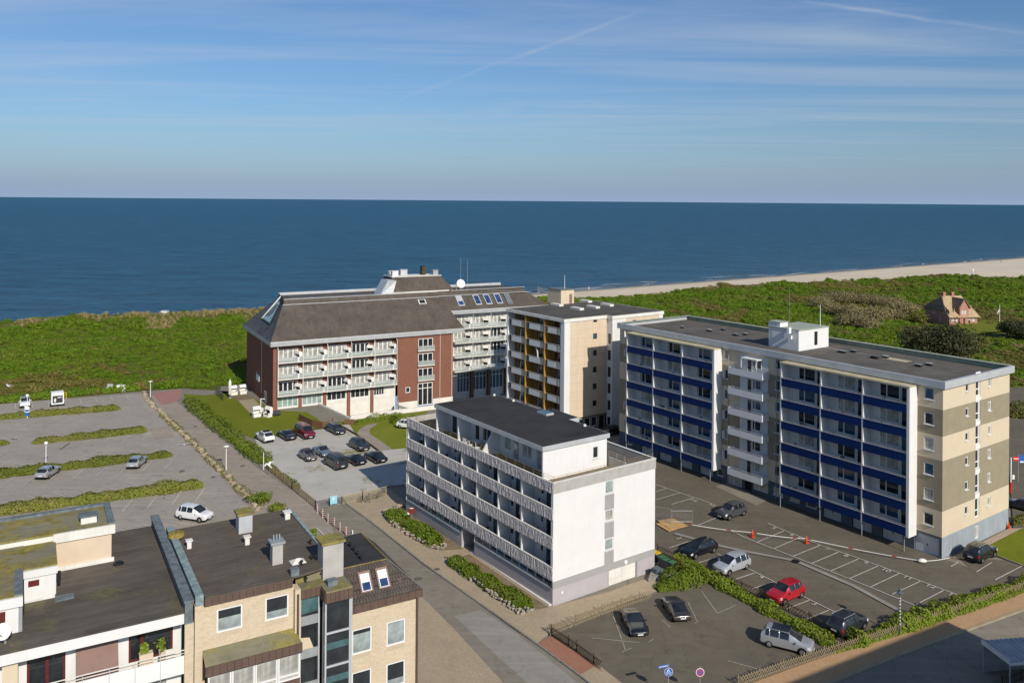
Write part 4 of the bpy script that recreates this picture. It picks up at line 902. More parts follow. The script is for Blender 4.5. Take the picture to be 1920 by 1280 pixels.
m = M(); GAR = [(4.6, 7.2), (8.5, 11.1), (12.6, 15.2), (.35, 3.2), (33.2, 35.8), (37.2, 39.8), (41.4, 44.0), (45.4, 48.0)]; WING = [(16.1, 17.6), (18.6, 20.1), (21.2, 22.7), (31.3, 32.4), (50, 51)]; MIDW = [(28.0, 30.4), (23.6, 26.0)]
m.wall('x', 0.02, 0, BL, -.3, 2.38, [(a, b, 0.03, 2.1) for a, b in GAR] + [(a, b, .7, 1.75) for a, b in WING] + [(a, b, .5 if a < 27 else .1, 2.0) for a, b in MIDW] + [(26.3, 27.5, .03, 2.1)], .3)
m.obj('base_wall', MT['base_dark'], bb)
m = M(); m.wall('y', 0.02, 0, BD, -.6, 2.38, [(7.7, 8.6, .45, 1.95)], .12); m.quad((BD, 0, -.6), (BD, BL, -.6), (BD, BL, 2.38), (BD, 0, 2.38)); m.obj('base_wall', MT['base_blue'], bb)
window(bb, 'y', .02, 8.15, .45, .9, 1.5, 'g_curt', 'w', .12, (.6,), depth=.05)
for a, b in GAR:
    m = M(); n = 9
    for i in range(n): m.box(.24, .29, a + .06 + (b - a - .12) * i / n + .012, a + .06 + (b - a - .12) * (i + 1) / n - .004, .04, 2.08)
    m.box(.29, .31, a, b, .03, 2.1); o = m.obj('garage_door', MT['bal_white'], bb); mm = M(); mm.box(.20, .24, (a + b) / 2 - .04, (a + b) / 2 + .04, .85, 1.1); mm.obj('handle', MT['black'], o)
for a, b in WING: window(bb, 'x', .02, (a + b) / 2, .7, b - a, 1.05, rnd.choice(['g_curt', 'g_dark']), 'w', .09, depth=.05, sill=True)
for a, b in MIDW: window(bb, 'x', .02, (a + b) / 2, .5 if a < 27 else .1, b - a, 1.5 if a < 27 else 1.9, 'g_curt', 'w', .1, (.4,), depth=.05)
m = M(); m.box(.2, .26, 26.3, 27.5, .03, 2.1); m.obj('entrance_door', MT['dark'], bb)
for (_, fy) in blocks:
    for k, y in enumerate(fy):
        end = k == 3
        m = M(); m.box(bx + .01, 0, y - (.10 if not end else .26), y + .08, 1.75, 19.0); m.obj('balcony_partition', MT['white'], bb)
    for z in bz + [20.0]:
        m = M(); m.box(bx + .06, 0, fy[3], fy[0], z - 1.06, z - .9) if z < 19 else m.box(bx - .12, .0, fy[3] - .28, fy[0] + .14, 18.92, 19.08); m.obj('balcony_slab' if z < 19 else 'canopy', MT['bal_white' if z < 19 else 'lichen_tin'], bb)
    for ya, yb in zip(fy[1:], fy[:-1]):
        for j, z in enumerate(bz):
            m = M(); m.box(bx, bx + .05, ya + .10, yb - .11, z - 1.06, z - .06); m.obj('balcony_panel', MT['blue'], bb)
            m = M(); m.box(bx - .03, bx + .1, ya + .10, yb - .11, z - .055, z + .0); m.box(bx - .0, bx + .04, ya + .1, yb - .11, z + .14, z + .17); m.obj('handrail', MT['alu'], bb)
            m = M(); m.quad((-.01, yb, z - .9), (-.01, ya, z - .9), (-.01, ya, z + 1.72), (-.01, yb, z + 1.72)); m.obj('balcony_wall', MT['bal_white'], bb)
            tl = _ > 30
            window(bb, 'x', 0, ya + (2.95 if tl else 3.1), z - .12, 2.45 if tl else 2.55, 1.62, rnd.choice(['g_dark', 'g_dark', 'g_blue', 'g_curt']), 'w', .11, (.36,), depth=-.07, tilt=(tl and rnd.random() < .8))
            window(bb, 'x', 0, ya + 1.2, z - .88, .95, 2.35, rnd.choice(['g_dark', 'g_dark', 'g_teal']), 'w', .10, depth=-.07, name='balcony_door')
for y in (49.6, 43.75, 37.85, 32.3, 22.2, 20.4, 14.5, 8.8, 3.5, 30.4):
    x_ = bx + .1 if y not in (22.2, 30.4) else -.12
    m = M(); m.tube([(x_, y, 0), (x_, y, 1.8 if x_ < -1 else 19)], .05 if x_ < -1 else .045, 6); m.obj('support_post' if x_ < -1 else 'downpipe', MT['zinc'], bb)
for j, z in enumerate(bz):                               # six white balconies in the middle
    m = M(); m.box(-1.5, -1.44, 23.5, 29.3, z - 1.0, z - .08); m.box(-1.44, 0, 23.5, 23.56, z - 1.0, z - .08); m.box(-1.44, 0, 29.24, 29.3, z - 1.0, z - .08); m.box(-1.44, 0, 23.56, 29.24, z - 1.0, z - .86); o = m.obj('balcony_tray', MT['white_clean'], bb)
    mm = M(); mm.box(-1.52, -1.42, 23.48, 29.32, z + .08, z + .12); mm.box(-1.42, 0, 23.48, 23.54, z + .08, z + .12)
    for y in (23.55, 26.4, 29.2): mm.box(-1.49, -1.45, y - .02, y + .02, z - .08, z + .08)
    mm.obj('handrail', MT['alu'], o)
    m = M(); m.quad((-.012, 28.4, z - .86), (-.012, 23.7, z - .86), (-.012, 23.7, z + 1.7), (-.012, 28.4, z + 1.7)); m.obj('balcony_wall', MT['bal_white'], bb)
    window(bb, 'x', 0, 25.5, z + .05, 1.5, 1.3, rnd.choice(['g_blue', 'g_dark', 'g_curt']), 'w', .1, (.3,), depth=-.07); window(bb, 'x', 0, 26.75, z - .84, .85, 2.2, 'g_dark', 'w', .1, depth=-.07, name='balcony_door')
m = M(); m.box(-1.3, -.05, 24.6, 27.3, 19.0 - .55, 19.0 - .42); m.box(-1.3, -1.22, 24.6, 24.7, 17.2, 18.5); m.box(-1.3, -1.22, 27.2, 27.3, 17.2, 18.5); m.obj('glazed_porch', MT['white_clean'], bb)
m = M(); x0, x1, y0, y1 = -.32, BD + .45, -.38, BL + .35   # roof with its deep metal edge
for (a, b, c, d) in ((x0, x0 + .35, y0, y1), (x1 - .35, x1, y0, y1), (x0 + .35, x1 - .35, y0, y0 + .35), (x0 + .35, x1 - .35, y1 - .35, y1)): m.box(a, b, c, d, 19.2, 20.02, 1)
m.quad((x0 + .35, y0 + .35, 19.38), (x1 - .35, y0 + .35, 19.38), (x1 - .35, y1 - .35, 19.38), (x0 + .35, y1 - .35, 19.38), 0)
m.quad((x0, y0, 19.19), (x0, y1, 19.19), (x1, y1, 19.19), (x1, y0, 19.19), 1)
br_ = m.obj('roof', [MT['felt_block'], MT['alu']], bb)
m = M(); m.box(x1 - .42, x1 - .30, y0 + .4, y1 - .4, 19.39, 20.05); m.box(x1 - .75, x1 + .03, y0 + .3, y1, 20.03, 20.07); m.box(x0, x1 - .75, y1 - .7, y1 + .03, 20.03, 20.07); m.box(x0 + .36, x0 + .42, y0 + .4, y1 - .8, 19.39, 20.0); m.obj('roof_edge', MT['verdigris'], br_)
for (px, py, w_) in ((1279, 615, .5), (1330, 621, .9), (1356, 619, .7), (1379, 629, .9), (1397, 628, .7), (1471, 643, .8), (1579, 661, 1.1), (1600, 660, .8), (1640, 672, 1.1), (1660, 671, .9), (1722, 687, .9), (1742, 685, .9)):
    a, b = FBB.loc(P(px, py, 19.4)); m = M(); w_ *= .75; m.box(-w_ * .4, w_ * .4, -w_ * .5, w_ * .5, 0, .30, 1); m.box(-w_ * .42, w_ * .42, -w_ * .55, w_ * .55, .30, .34, 0); m.obj('roof_vent', [rnd.choice((MT['alu'], MT['black'], MT['zinc'])), MT['black']], br_, (a, b, 19.385))
m = M(); m.box(5.6, 12.6, 22.9, 27.9, 19.37, 22.2, 0); m.box(5.5, 12.7, 22.8, 28.0, 22.2, 22.33, 1); m.box(5.6, 7.4, 26.0, 27.95, 22.33, 22.95, 0); m.box(5.5, 7.5, 25.9, 28.0, 22.95, 23.03, 1); hs = m.obj('roof_house', [MT['white'], MT['verdigris']], br_)
br2 = thing('aerial_mast', 'thin tall aerial mast on the small white roof house of the blue banded block', 'aerial', FBB.w(5.2, 24.2, 19.73), FBB.a)
m = M(); m.tube([(0, 0, 0), (0, 0, 8.5)], [.028, .016], 5); m.obj('pole', MT['steel'], br2); m = M(); m.box(-.25, .25, -.2, .2, 2.0, 2.8); m.box(.0, .3, -.35, -.2, 1.2, 1.7); m.obj('antenna_box', MT['lamp_white'], br2)
br3 = thing('aerial_mast', 'short white aerial rod at the right end of the small white roof house', 'aerial', FBB.w(12.2, 24.0, 22.33), FBB.a); m = M(); m.tube([(0, 0, 0), (0, 0, 3.0)], [.05, .03], 5); m.obj('pole', MT['lamp_white'], br3)
m = M(); m.box(9.2, 9.9, 22.86, 22.9, 19.9, 21.8); m.obj('roof_house_door', MT['dark'], br_); m = M(); m.box(12.6, 12.64, 25.6, 26.0, 20.3, 21.6); m.obj('roof_house_window', MT['g_dark'], br_)
m = M(); strip(m, [tuple(FBB.loc(P(px, py, 19.39))) for px, py in ((1520, 647), (1570, 655), (1650, 668))], .14, 19.40, 0, True); m.obj('roof_cable', MT['paint'], br_)
m = M(); strip(m, [tuple(FBB.loc(P(px, py, 19.39))) for px, py in ((1658, 670), (1705, 678))], 1.6, 19.392, 0, True); m.obj('roof_patch', MT['lichen_tin'], br_)
# ------------------------------------------------------------------ BEIGE APARTMENT TOWER (frame FMB)
mb = root_at(FMB, 'apartment_tower', 'beige panelled apartment tower with ochre balcony partitions and white panel balconies', 'apartment tower')
TZ = 19.35; bays = [(11.2, 16.4), (5.6, 11.0), (1.15, 5.4)]; mz = [3.55 + 2.935 * k for k in range(6)]
def panelled(m, a0, a1, z0, z1, c, holes, mi=0, w=1.55, h=1.45):
    """facade slabs with recessed joints"""
    m.wall('y', c + .012, a0, a1, z0, z1, holes, .12, 1, mi)
    na = max(1, round((a1 - a0) / w)); nz_ = max(1, round((z1 - z0) / h))
    A = [a0 + (a1 - a0) * i / na for i in range(na + 1)]; Z = [z0 + (z1 - z0) * i / nz_ for i in range(nz_ + 1)]
    for i in range(na):
        for j in range(nz_):
            r = (A[i] + .01, A[i + 1] - .01, Z[j] + .01, Z[j + 1] - .01); hh = [q for q in holes if q[0] < r[1] and q[1] > r[0] and q[2] < r[3] and q[3] > r[2]]
            hh = [(max(q[0], r[0]), min(q[1], r[1]), max(q[2], r[2]), min(q[3], r[3])) for q in hh]
            aa = sorted({r[0], r[1], *[q[0] for q in hh], *[q[1] for q in hh]}); zz = sorted({r[2], r[3], *[q[2] for q in hh], *[q[3] for q in hh]})
            for u in range(len(aa) - 1):
                for v in range(len(zz) - 1):
                    am, zm = (aa[u] + aa[u + 1]) / 2, (zz[v] + zz[v + 1]) / 2
                    if not any(q[0] < am < q[1] and q[2] < zm < q[3] for q in hh): m.quad((aa[u], c, zz[v]), (aa[u + 1], c, zz[v]), (aa[u + 1], c, zz[v + 1]), (aa[u], c, zz[v + 1]), mi)
    return m
mw = [(6.5, 7.4, 1.35 + 2.92 * k + 2.9, 2.35 + 2.92 * k + 2.9) for k in range(6)]
panelled(M(), 1.25, 9.7, 2.7, TZ, 0, mw).obj('panel_wall', [MT['cream_pale'], MT['taupe']], mb)
for h_ in mw: window(mb, 'y', 0, (h_[0] + h_[1]) / 2, h_[2], .9, 1.0, rnd.choice(['g_dark', 'g_blue']), 'd', .09, depth=.06)
m = M(); m.box(0, 1.25, -.05, 1.0, 0, TZ); m.obj('corner_pier', MT['white'], mb)
PJ = -1.4
panelled(M(), 13.0, 21.2, 2.7, TZ, PJ, [(14.6, 15.5, 17.6, 18.8)], w=1.6).obj('panel_wall', [MT['cream_pale'], MT['taupe']], mb); window(mb, 'y', PJ, 15.05, 17.6, .9, 1.2, 'g_dark', 'd', .09, depth=.06)
panelled(M(), 9.72, 13.0, 0.0, TZ, PJ, [], w=1.1, h=1.0).obj('panel_wall', [MT['white'], MT['grey_mid']], mb)
m = M(); sw = [(-1.05, -.25, .35 + 2.92 * k, 2.1 + 2.92 * k) for k in range(7)]; m.wall('x', 9.72, PJ, 0, 0, TZ, [q for q in sw if q[3] < TZ], .1); m.box(21.2, 22.2, PJ - .03, 8, 0, TZ); m.obj('stair_wall', MT['white'], mb)
for q in sw:
    if q[3] < TZ: window(mb, 'x', 9.72, -.65, q[2], .8, 1.75, 'g_dark', 'd', .08, depth=.05)
m = M(); m.wall('y', .3, 1.25, 9.7, 0, 2.7, [(1.9 + 1.55 * i, 3.1 + 1.55 * i, .7, 2.3) for i in range(4)] + [(8.3, 9.4, .05, 2.3)], .1); m.wall('y', PJ + .2, 13.0, 21.2, 0, 2.7); m.quad((22.2, PJ, 0), (22.2, 16.8, 0), (22.2, 16.8, TZ), (22.2, PJ, TZ)); m.quad((22.2, 16.8, 0), (0, 16.8, 0), (0, 16.8, TZ), (22.2, 16.8, TZ)); m.obj('base_wall', MT['taupe'], mb)
for i in range(4): window(mb, 'y', .3, 2.5 + 1.55 * i, .7, 1.2, 1.6, 'g_dark', 'w', .08, depth=.05)
m = M(); m.box(8.3, 9.4, .36, .4, .05, 2.3); m.obj('entrance_door', MT['dark'], mb)
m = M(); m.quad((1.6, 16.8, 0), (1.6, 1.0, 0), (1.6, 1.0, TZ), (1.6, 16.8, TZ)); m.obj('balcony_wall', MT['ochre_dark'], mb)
m = M(); m.box(-.05, 1.6, 16.5, 16.85, 0, TZ); m.obj('balcony_partition', MT['white'], mb)
for y in (11.1, 5.5):
    m = M(); m.box(.0, 1.6, y - .08, y + .08, 0, TZ); m.obj('balcony_partition', MT['ochre'], mb)
    m = M(); m.box(-.06, .06, y - .12, y + .12, 0, TZ); m.obj('ochre_post', MT['gold'], mb)
for k, z in enumerate(mz):
    m = M(); m.box(.05, 1.6, 1.0, 16.5, z - 1.2, z - 1.05); m.obj('balcony_slab', MT['white_old'], mb)
    for ya, yb in bays:
        m = M(); w_ = yb - ya; y1 = yb - w_ * .20; m.box(-.02, .02, ya + w_ * .24, y1, z - 1.12, z - .17); o = m.obj('balcony_panel', MT['white_clean'], mb)
        mm = M(); mm.box(-.02, .02, ya + .1, ya + w_ * .22, z - 1.12, z - .17); mm.obj('side_panel', MT['g_rail'], o)
        mm = M(); mm.box(-.01, .01, y1 + .05, yb - .1, z - 1.12, z - .17); mm.obj('dark_panel', MT['cloth_dark'], o)
        m = M(); m.box(-.03, .03, ya + .08, yb - .08, z - .04, z)
        for q in range(6): yy = ya + .3 + (w_ - .6) * q / 5; m.box(-.02, .02, yy - .02, yy + .02, z - 1.1, z - .04)
        m.obj('handrail', MT['white_old'], mb)
        window(mb, 'x', 1.6, ya + w_ * .60, z - 1.03, 1.7, 2.2, rnd.choice(['g_dark', 'g_teal']), 'd', .09, (.5,), depth=-.06, name='balcony_door')
        if rnd.random() < .9: window(mb, 'x', 1.6, ya + w_ * .40, z - .3, .9, 1.4, 'g_curt', 'd', .08, depth=-.06)
m = M(); tp = [(-.15, -.15), (9.55, -.15), (9.55, PJ - .15), (22.35, PJ - .15), (22.35, 16.95), (-.15, 16.95)]; m.prism(tp, TZ, TZ + .55, 1, 1); m.prism([(.1, .1), (9.8, .1), (9.8, PJ + .1), (22.1, PJ + .1), (22.1, 16.7), (.1, 16.7)], TZ + .5, TZ + .565, 0)
tr_ = m.obj('roof', [MT['felt_mid'], MT['white_old']], mb)
a, b = FMB.loc(P(1060, 569, 19.9)); m = M(); m.box(a - 1.6, a + 1.7, b - .6, b + 3.6, 19.9, 22.6, 0); m.box(a - 1.7, a + 1.8, b - .7, b + 3.7, 22.6, 22.75, 1); rh = m.obj('roof_house', [MT['cream_pale'], MT['slate_sheet']], tr_)
mm = M(); mm.box(a + .5, a + 1.2, b - .63, b - .6, 19.95, 21.8); mm.obj('roof_house_door', MT['mauve_blind'], tr_)
for px, py in ((1082, 580), (1138, 573), (1098, 566), (1044, 573), (1112, 577)):
    x, y = FMB.loc(P(px, py, 19.9)); m = M(); m.box(x - .5, x + .5, y - 1.4, y + 1.4, 19.9, 20.3); m.obj('roof_vent', MT['white_old'], tr_)
am = thing('aerial_mast', 'short white aerial rod on the beige roof house of the tower', 'aerial', FMB.w(a + .6, b + 1, 22.75), FMB.a); m = M(); m.tube([(0, 0, 0), (0, 0, 2.6)], [.06, .03], 5); m.obj('pole', MT['lamp_white'], am)

# ------------------------------------------------------------------ HOTEL (frame FHT)
ht = root_at(FHT, 'hotel', 'large red brick hotel with glass balconies and a steep brown tiled mansard roof', 'hotel')
HW = 23.4; base = -3.6
def rows3(): return (2.75, 5.85, 9.0)
m = M(); fw_ = [(x0, x1, z + .15, z + 2.35) for z in rows3() for x0, x1 in ((1.1, 4.9), (5.8, 9.7), (10.7, 14.5), (15.5, 19.2), (20.2, 24.0))]
m.wall('y', 0, .9, 24.8, 2.6, 12.3, fw_, .15); m.obj('facade_wall', MT['brick_red'], ht)
m = M(); m.wall('x', 0, 0, HW, base, 12.3, [(9.0, 9.9, 1.2, 11.5), (4.3, 7.2, .1, 2.5), (13, 14, 3, 5)], .15); m.box(-.0, .9, -.6, .3, -.2, 12.3); m.wall('y', 0, 0, .9, base, 12.3)
m.quad((53, 22, base), (0, HW, base), (0, HW, 12.3), (53, 22, 12.3)); m.obj('gable_wall', MT['brick_red'], ht)
window(ht, 'x', 0, 9.45, 1.2, .9, 10.3, 'g_teal', 'w', .1, (.5,), (.1, .2, .3, .4, .5, .6, .7, .8, .9), depth=.08); window(ht, 'x', 0, 5.75, .1, 2.9, 2.4, 'g_curt', 'w', .1, (.33, .66), depth=.08, name='glass_door'); window(ht, 'x', 0, 13.5, 3, 1, 2, 'g_teal', 'w', .1, depth=.08)
for x0, x1, z0, z1 in fw_:
    w_ = x1 - x0; window(ht, 'y', 0, (x0 + x1) / 2, z0, w_, z1 - z0, rnd.choice(['g_curt', 'g_curt', 'g_curt', 'g_dark']), 'w', .17, (.25, .48, .74), (), depth=.05)
def glass_balcony(par, x0, x1, y, z, d=1.45, h=.95):
    m = M(); m.box(x0, x1, y - d, y, z - .18, z, 0); o = m.obj('balcony', MT['white_old'], par)
    n = 3
    for i in range(n):
        a, b = x0 + .06 + (x1 - x0 - .12) * i / n, x0 + .06 + (x1 - x0 - .12) * (i + 1) / n; mm = M(); mm.box(a + .03, b - .03, y - d + .03, y - d + .06, z + .06, z + h - .06); mm.obj('glass_panel', MT['g_rail'], o)
    mm = M(); mm.box(x0, x1, y - d, y - d + .07, z + h - .05, z + h)
    for i in range(n + 1): xx = x0 + .03 + (x1 - x0 - .06) * i / n; mm.box(xx - .03, xx + .03, y - d + .005, y - d + .065, z, z + h - .05)
    mm.obj('handrail', MT['chrome'], o); return o
bxs = [.75, 5.5, 10.3, 15.1, 19.9, 24.6]
for z in rows3():
    for a, b in zip(bxs[:-1], bxs[1:]): glass_balcony(ht, a + .04, b - .04, 0, z)
for x in bxs:
    m = M(); m.tube([(x, -1.4, 2.5), (x, -1.4, 11.6), (x, -.6, 12.2)], .07, 6); m.obj('downpipe', MT['white_old'], ht)
    if 1 < x < 24: m = M(); m.box(x - .28, x + .28, -.06, .12, 2.6, 12.2); m.obj('brick_pier', MT['brick_red'], ht)
m = M(); gw = [(1.0, 4.9, .2, 2.3), (5.7, 9.6, .2, 2.3), (10.6, 14.4, .55, 2.3), (15.4, 19.2, .55, 2.3), (20.2, 22.4, .55, 2.3)]
m.wall('y', .02, .9, 24.8, base, 2.6, gw, .15); m.obj('plinth_wall', MT['white_old'], ht)
for q in gw: window(ht, 'y', .02, (q[0] + q[1]) / 2, q[2], q[1] - q[0], q[3] - q[2], 'g_aqua' if q[0] < 9 else 'g_dark', 'w', .1, (.25, .5, .75), depth=.05)
for x in (5.3, 10.1, 14.9, 19.75): m = M(); m.box(x - .3, x + .3, -.35, .02, base, 2.6); m.obj('brick_pier', MT['brick_red'], ht)
m = M(); hb = [(29.3, 32.6, 3.0 + 3.05 * k, 5.35 + 3.05 * k) for k in range(3)] + [(29.3, 32.6, -2.3, 2.3), (26.6, 27.6, .6, 1.8)]   # brick bay with french windows
m.wall('y', -1.1, 24.85, 37.2, -1.2, 12.3, hb, .15); m.quad((24.85, 0, 2.6), (24.85, -1.1, 2.6), (24.85, -1.1, 12.3), (24.85, 0, 12.3)); m.quad((37.2, -1.1, base), (37.2, 6, base), (37.2, 6, 12.3), (37.2, -1.1, 12.3)); m.obj('brick_bay', MT['brick_red'], ht)
m = M(); m.wall('y', -1.12, 24.85, 29.2, base, -1.2); m.wall('y', -1.12, 32.7, 37.2, base, -1.2); m.obj('bay_plinth', MT['white_old'], ht)
for q in hb: window(ht, 'y', -1.1, (q[0] + q[1]) / 2, q[2], q[1] - q[0], q[3] - q[2], 'g_dark', 'w', .14, (.33, .66) if q[1] - q[0] > 2 else (), (.76,) if q[3] - q[2] > 4 else (), depth=.04)
for k in range(3): glass_balcony(ht, 29.1, 32.8, -1.1, 2.95 + 3.05 * k, .5)
m = M(); m.tube([(34.2, -1.18, base), (34.2, -1.18, 12)], .05, 5); m.tube([(36.9, -1.18, base), (36.9, -1.18, 12)], .06, 5); m.obj('downpipe', MT['white_old'], ht)
for k in range(4):
    window(ht, 'x', 37.2, 2.6, -.2 + 3.1 * k, .8, 1.9, 'g_dark', 'w', .1, depth=-.02)
RY = 5.3; rz5 = [-.2 + 3.1 * k + .1 for k in range(1, 6)]   # set-back wing
m = M(); rw_ = []
for z in (2.9, 6.0, 9.1, 12.2):
    for x0, x1 in ((40.3, 44.0), (44.7, 48.4), (49.2, 52.9), (53.7, 57.4)): rw_.append((x0, x1, z + .12, z + 2.4))
rg = [(41.2, 44.2, -2.2, 2.0), (44.9, 48.4, -2.0, 2.0), (49.1, 52.6, -2.0, 2.0), (53.3, 56.5, -2.0, 2.0)]
m.wall('y', RY, 37.2, 63, base, 15.5, rw_ + rg, .15); m.quad((63, RY, base), (63, 22, base), (63, 22, 15.5), (63, RY, 15.5)); m.obj('wing_wall', MT['white_old'], ht)
for q in rw_: window(ht, 'y', RY, (q[0] + q[1]) / 2, q[2], q[1] - q[0], q[3] - q[2], rnd.choice(['g_curt', 'g_curt', 'g_curt', 'g_dark']), 'w', .17, (.25, .5, .75), depth=.05)
for q in rg: window(ht, 'y', RY, (q[0] + q[1]) / 2, q[2], q[1] - q[0], q[3] - q[2], 'g_teal', 'w', .12, (.25, .5, .75), (.75,), depth=.05)
for z in (2.75, 5.85, 8.95, 12.05):
    for a, b in ((40.0, 44.3), (44.4, 48.7), (48.8, 53.1), (53.2, 57.5)): glass_balcony(ht, a, b, RY, z)
for x in (44.55, 48.75, 53.1): m = M(); m.box(x - .3, x + .3, RY - .9, RY, base, 2.6); m.obj('brick_pier', MT['brick_red'], ht)
for x in (44.35, 48.75, 53.1): m = M(); m.tube([(x, RY - 1.4, 2.6), (x, RY - 1.4, 15)], .06, 5); m.obj('downpipe', MT['white_old'], ht)
# mansard roof
e0 = dict(x0=-.75, x1=39.6, y0=-1.7, y1=HW + .5)
m = M(); ez, et = 12.15, 12.95
def eave(m, pts, z0, z1, out, mi=1):
    """sloping white eave board along a line"""
    for (a, b, n) in pts:
        A0, B0 = Vector((*a, z1)), Vector((*b, z1)); o = Vector((*n, 0)) * out
        m.quad(A0 - o + Vector((0, 0, z0 - z1)), B0 - o + Vector((0, 0, z0 - z1)), B0, A0, mi); m.quad(A0, B0, B0 - o * .2 + Vector((0, 0, .12)), A0 - o * .2 + Vector((0, 0, .12)), mi)
eave(m, [((e0['x0'], e0['y0']), (e0['x1'], e0['y0']), (0, -1)), ((e0['x0'], e0['y1']), (e0['x0'], e0['y0']), (-1, 0))], ez, et, .14, 1)
rx0, ry0, rz0 = 3.3, 5.9, 19.0
A = (e0['x0'], e0['y0'], et + .05); B_ = (e0['x1'], e0['y0'], et + .05); Cc = (37.0, ry0, rz0); Dd = (rx0, ry0, rz0)
m.quad(A, B_, Cc, Dd, 0)
def hip(u, v):
    p_, q_ = Vector((-.75, HW + .5, 13.0)).lerp(Vector(A), u), Vector((5.4, 18.8, rz0)).lerp(Vector(Dd), u); return p_.lerp(q_, v)
for i_ in range(8):
    for j_ in range(8): m.quad(hip(i_ / 8, j_ / 8), hip((i_ + 1) / 8, j_ / 8), hip((i_ + 1) / 8, (j_ + 1) / 8), hip(i_ / 8, (j_ + 1) / 8), 2)
m.quad((39.6, -1.7, 12.95), (39.6, 6, 12.95), (37.2, 6, 19), Cc, 0); m.tri(B_, (39.6, 6.0, 13), Cc, 0)
m.quad((e0['x1'] + 20, e0['y1'], et), (e0['x0'], e0['y1'], et + .05), (5.4, 18.8, rz0), (57, 18.8, rz0), 0)
W0 = (37.2, RY - 1.7, 15.95); eave(m, [((37.4, RY - 1.7), (63.6, RY - 1.7), (0, -1))], 15.2, 15.95, .14, 1)
m.quad((37.4, RY - 1.7, 16.0), (63.6, RY - 1.7, 16.0), (59.5, 7.2, 19.0), (36.9, 6.6, 19.0), 0); m.tri((63.6, RY - 1.7, 16.0), (63.6, 19, 16.0), (59.5, 7.2, 19.0), 0); m.quad((63.6, 19, 16), (63.6, 22, 15), (58, 18.8, 19), (59.5, 7.2, 19), 0)
m.quad((37.2, 3.6, 13.4), (37.2, 8, 13.4), (37.2, 8, 16.0), (37.2, 3.6, 16.0), 0)
for (a, b) in (((rx0, ry0), (36.9, ry0)), ((36.9, 6.6), (59.4, 7.2))): m.box(min(a[0], b[0]), max(a[0], b[0]), a[1] - .12, a[1] + .06, 18.97, 19.08, 1)
P1, P2 = (3.7, 5.7), (36.8, 6.2)
m.quad((3.4, 5.95, 19.05), (36.9, 5.95, 19.05), (36.7, 6.5, 20.0), (3.7, 6.4, 20.0), 0); m.quad((36.9, 6.65, 19.05), (59.4, 7.25, 19.05), (59.1, 7.8, 20.0), (36.7, 7.2, 20.0), 0); m.quad((5.4, 18.8, 19.0), (3.4, 5.95, 19.05), (3.7, 6.4, 20.0), (5.6, 18.6, 20.0), 2)
m.box(3.6, 36.8, 6.38, 6.6, 19.98, 20.08, 1); m.box(40.4, 59.2, 7.2, 7.5, 19.98, 20.08, 1); m.box(5.5, 59, 18.5, 18.8, 19.2, 20.05, 1)
m.quad((3.7, 6.4, 19.5), (59.1, 7.5, 19.5), (58.5, 18.6, 19.5), (5.6, 18.6, 19.5), 3)
hr = m.obj('roof', [MT['tile_brown'], MT['alu'], MT['tile_slate'], MT['felt_mid']], ht)
m = M(); TB = [(26.6, 8.6, 19.5), (42.4, 8.6, 19.5), (42.6, 18, 19.5), (27.0, 18, 19.5)]; TT = [(28.3, 11.4, 23.1), (39.7, 11.2, 23.1), (39.4, 16.5, 23.1), (28.6, 16.6, 23.1)]   # roof tower
for i in range(4): m.quad(TB[i], TB[(i + 1) % 4], TT[(i + 1) % 4], TT[i], 0)
m.quad(*TT, 1); m.box(28.1, 39.9, 11.1, 11.4, 23.05, 23.2, 1); m.box(28.1, 28.4, 11.4, 16.7, 23.05, 23.2, 1); m.box(26.7, 40.5, 8.3, 8.62, 19.5, 20.1, 1)
m.obj('roof_tower', [MT['tile_brown'], MT['white_old']], hr)
m = M(); m.add(((24.4, 8.4, 19.6), (27.2, 8.2, 19.6), (27.2, 12.4, 19.6), (24.4, 12.4, 19.6), (26.2, 8.4, 22.7), (28.2, 8.6, 22.6), (28.2, 12.4, 22.6), (26.2, 12.4, 22.7)), ((0, 1, 5, 4), (1, 2, 6, 5), (2, 3, 7, 6), (3, 0, 4, 7), (4, 5, 6, 7))); m.obj('glazed_dormer', MT['alu'], hr)
for (px, py, w_, h_, mt) in ((737, 516, 2.0, 1.0, 'white_clean'), (751, 514, 1.6, 1.2, 'alu'), (793, 514, .9, 1.9, 'wood_dark'), (815, 514, 1.2, 1.0, 'zinc'), (718, 530, .5, 1.2, 'white_clean')):
    x, y = FHT.loc(P(px, py, 23.2)); y = min(max(y, 12), 15); x = min(max(x, 28.6), 39.2); m = M(); m.box(x - w_ / 2, x + w_ / 2, y - .6, y + .6, 23.1, 23.1 + h_); m.box(x - w_ / 2 - .1, x + w_ / 2 + .1, y - .7, y + .7, 23.1 + h_, 23.2 + h_); m.obj('roof_plant', MT[mt], hr)
def on_slope(x, f, pr=.06):
    """point on the front roof slope, f from eave to ridge"""
    return Vector((x, -1.7 + (5.9 + 1.7) * f, 13.0 + 6.0 * f)) + Vector((0, -.62, .78)) * pr
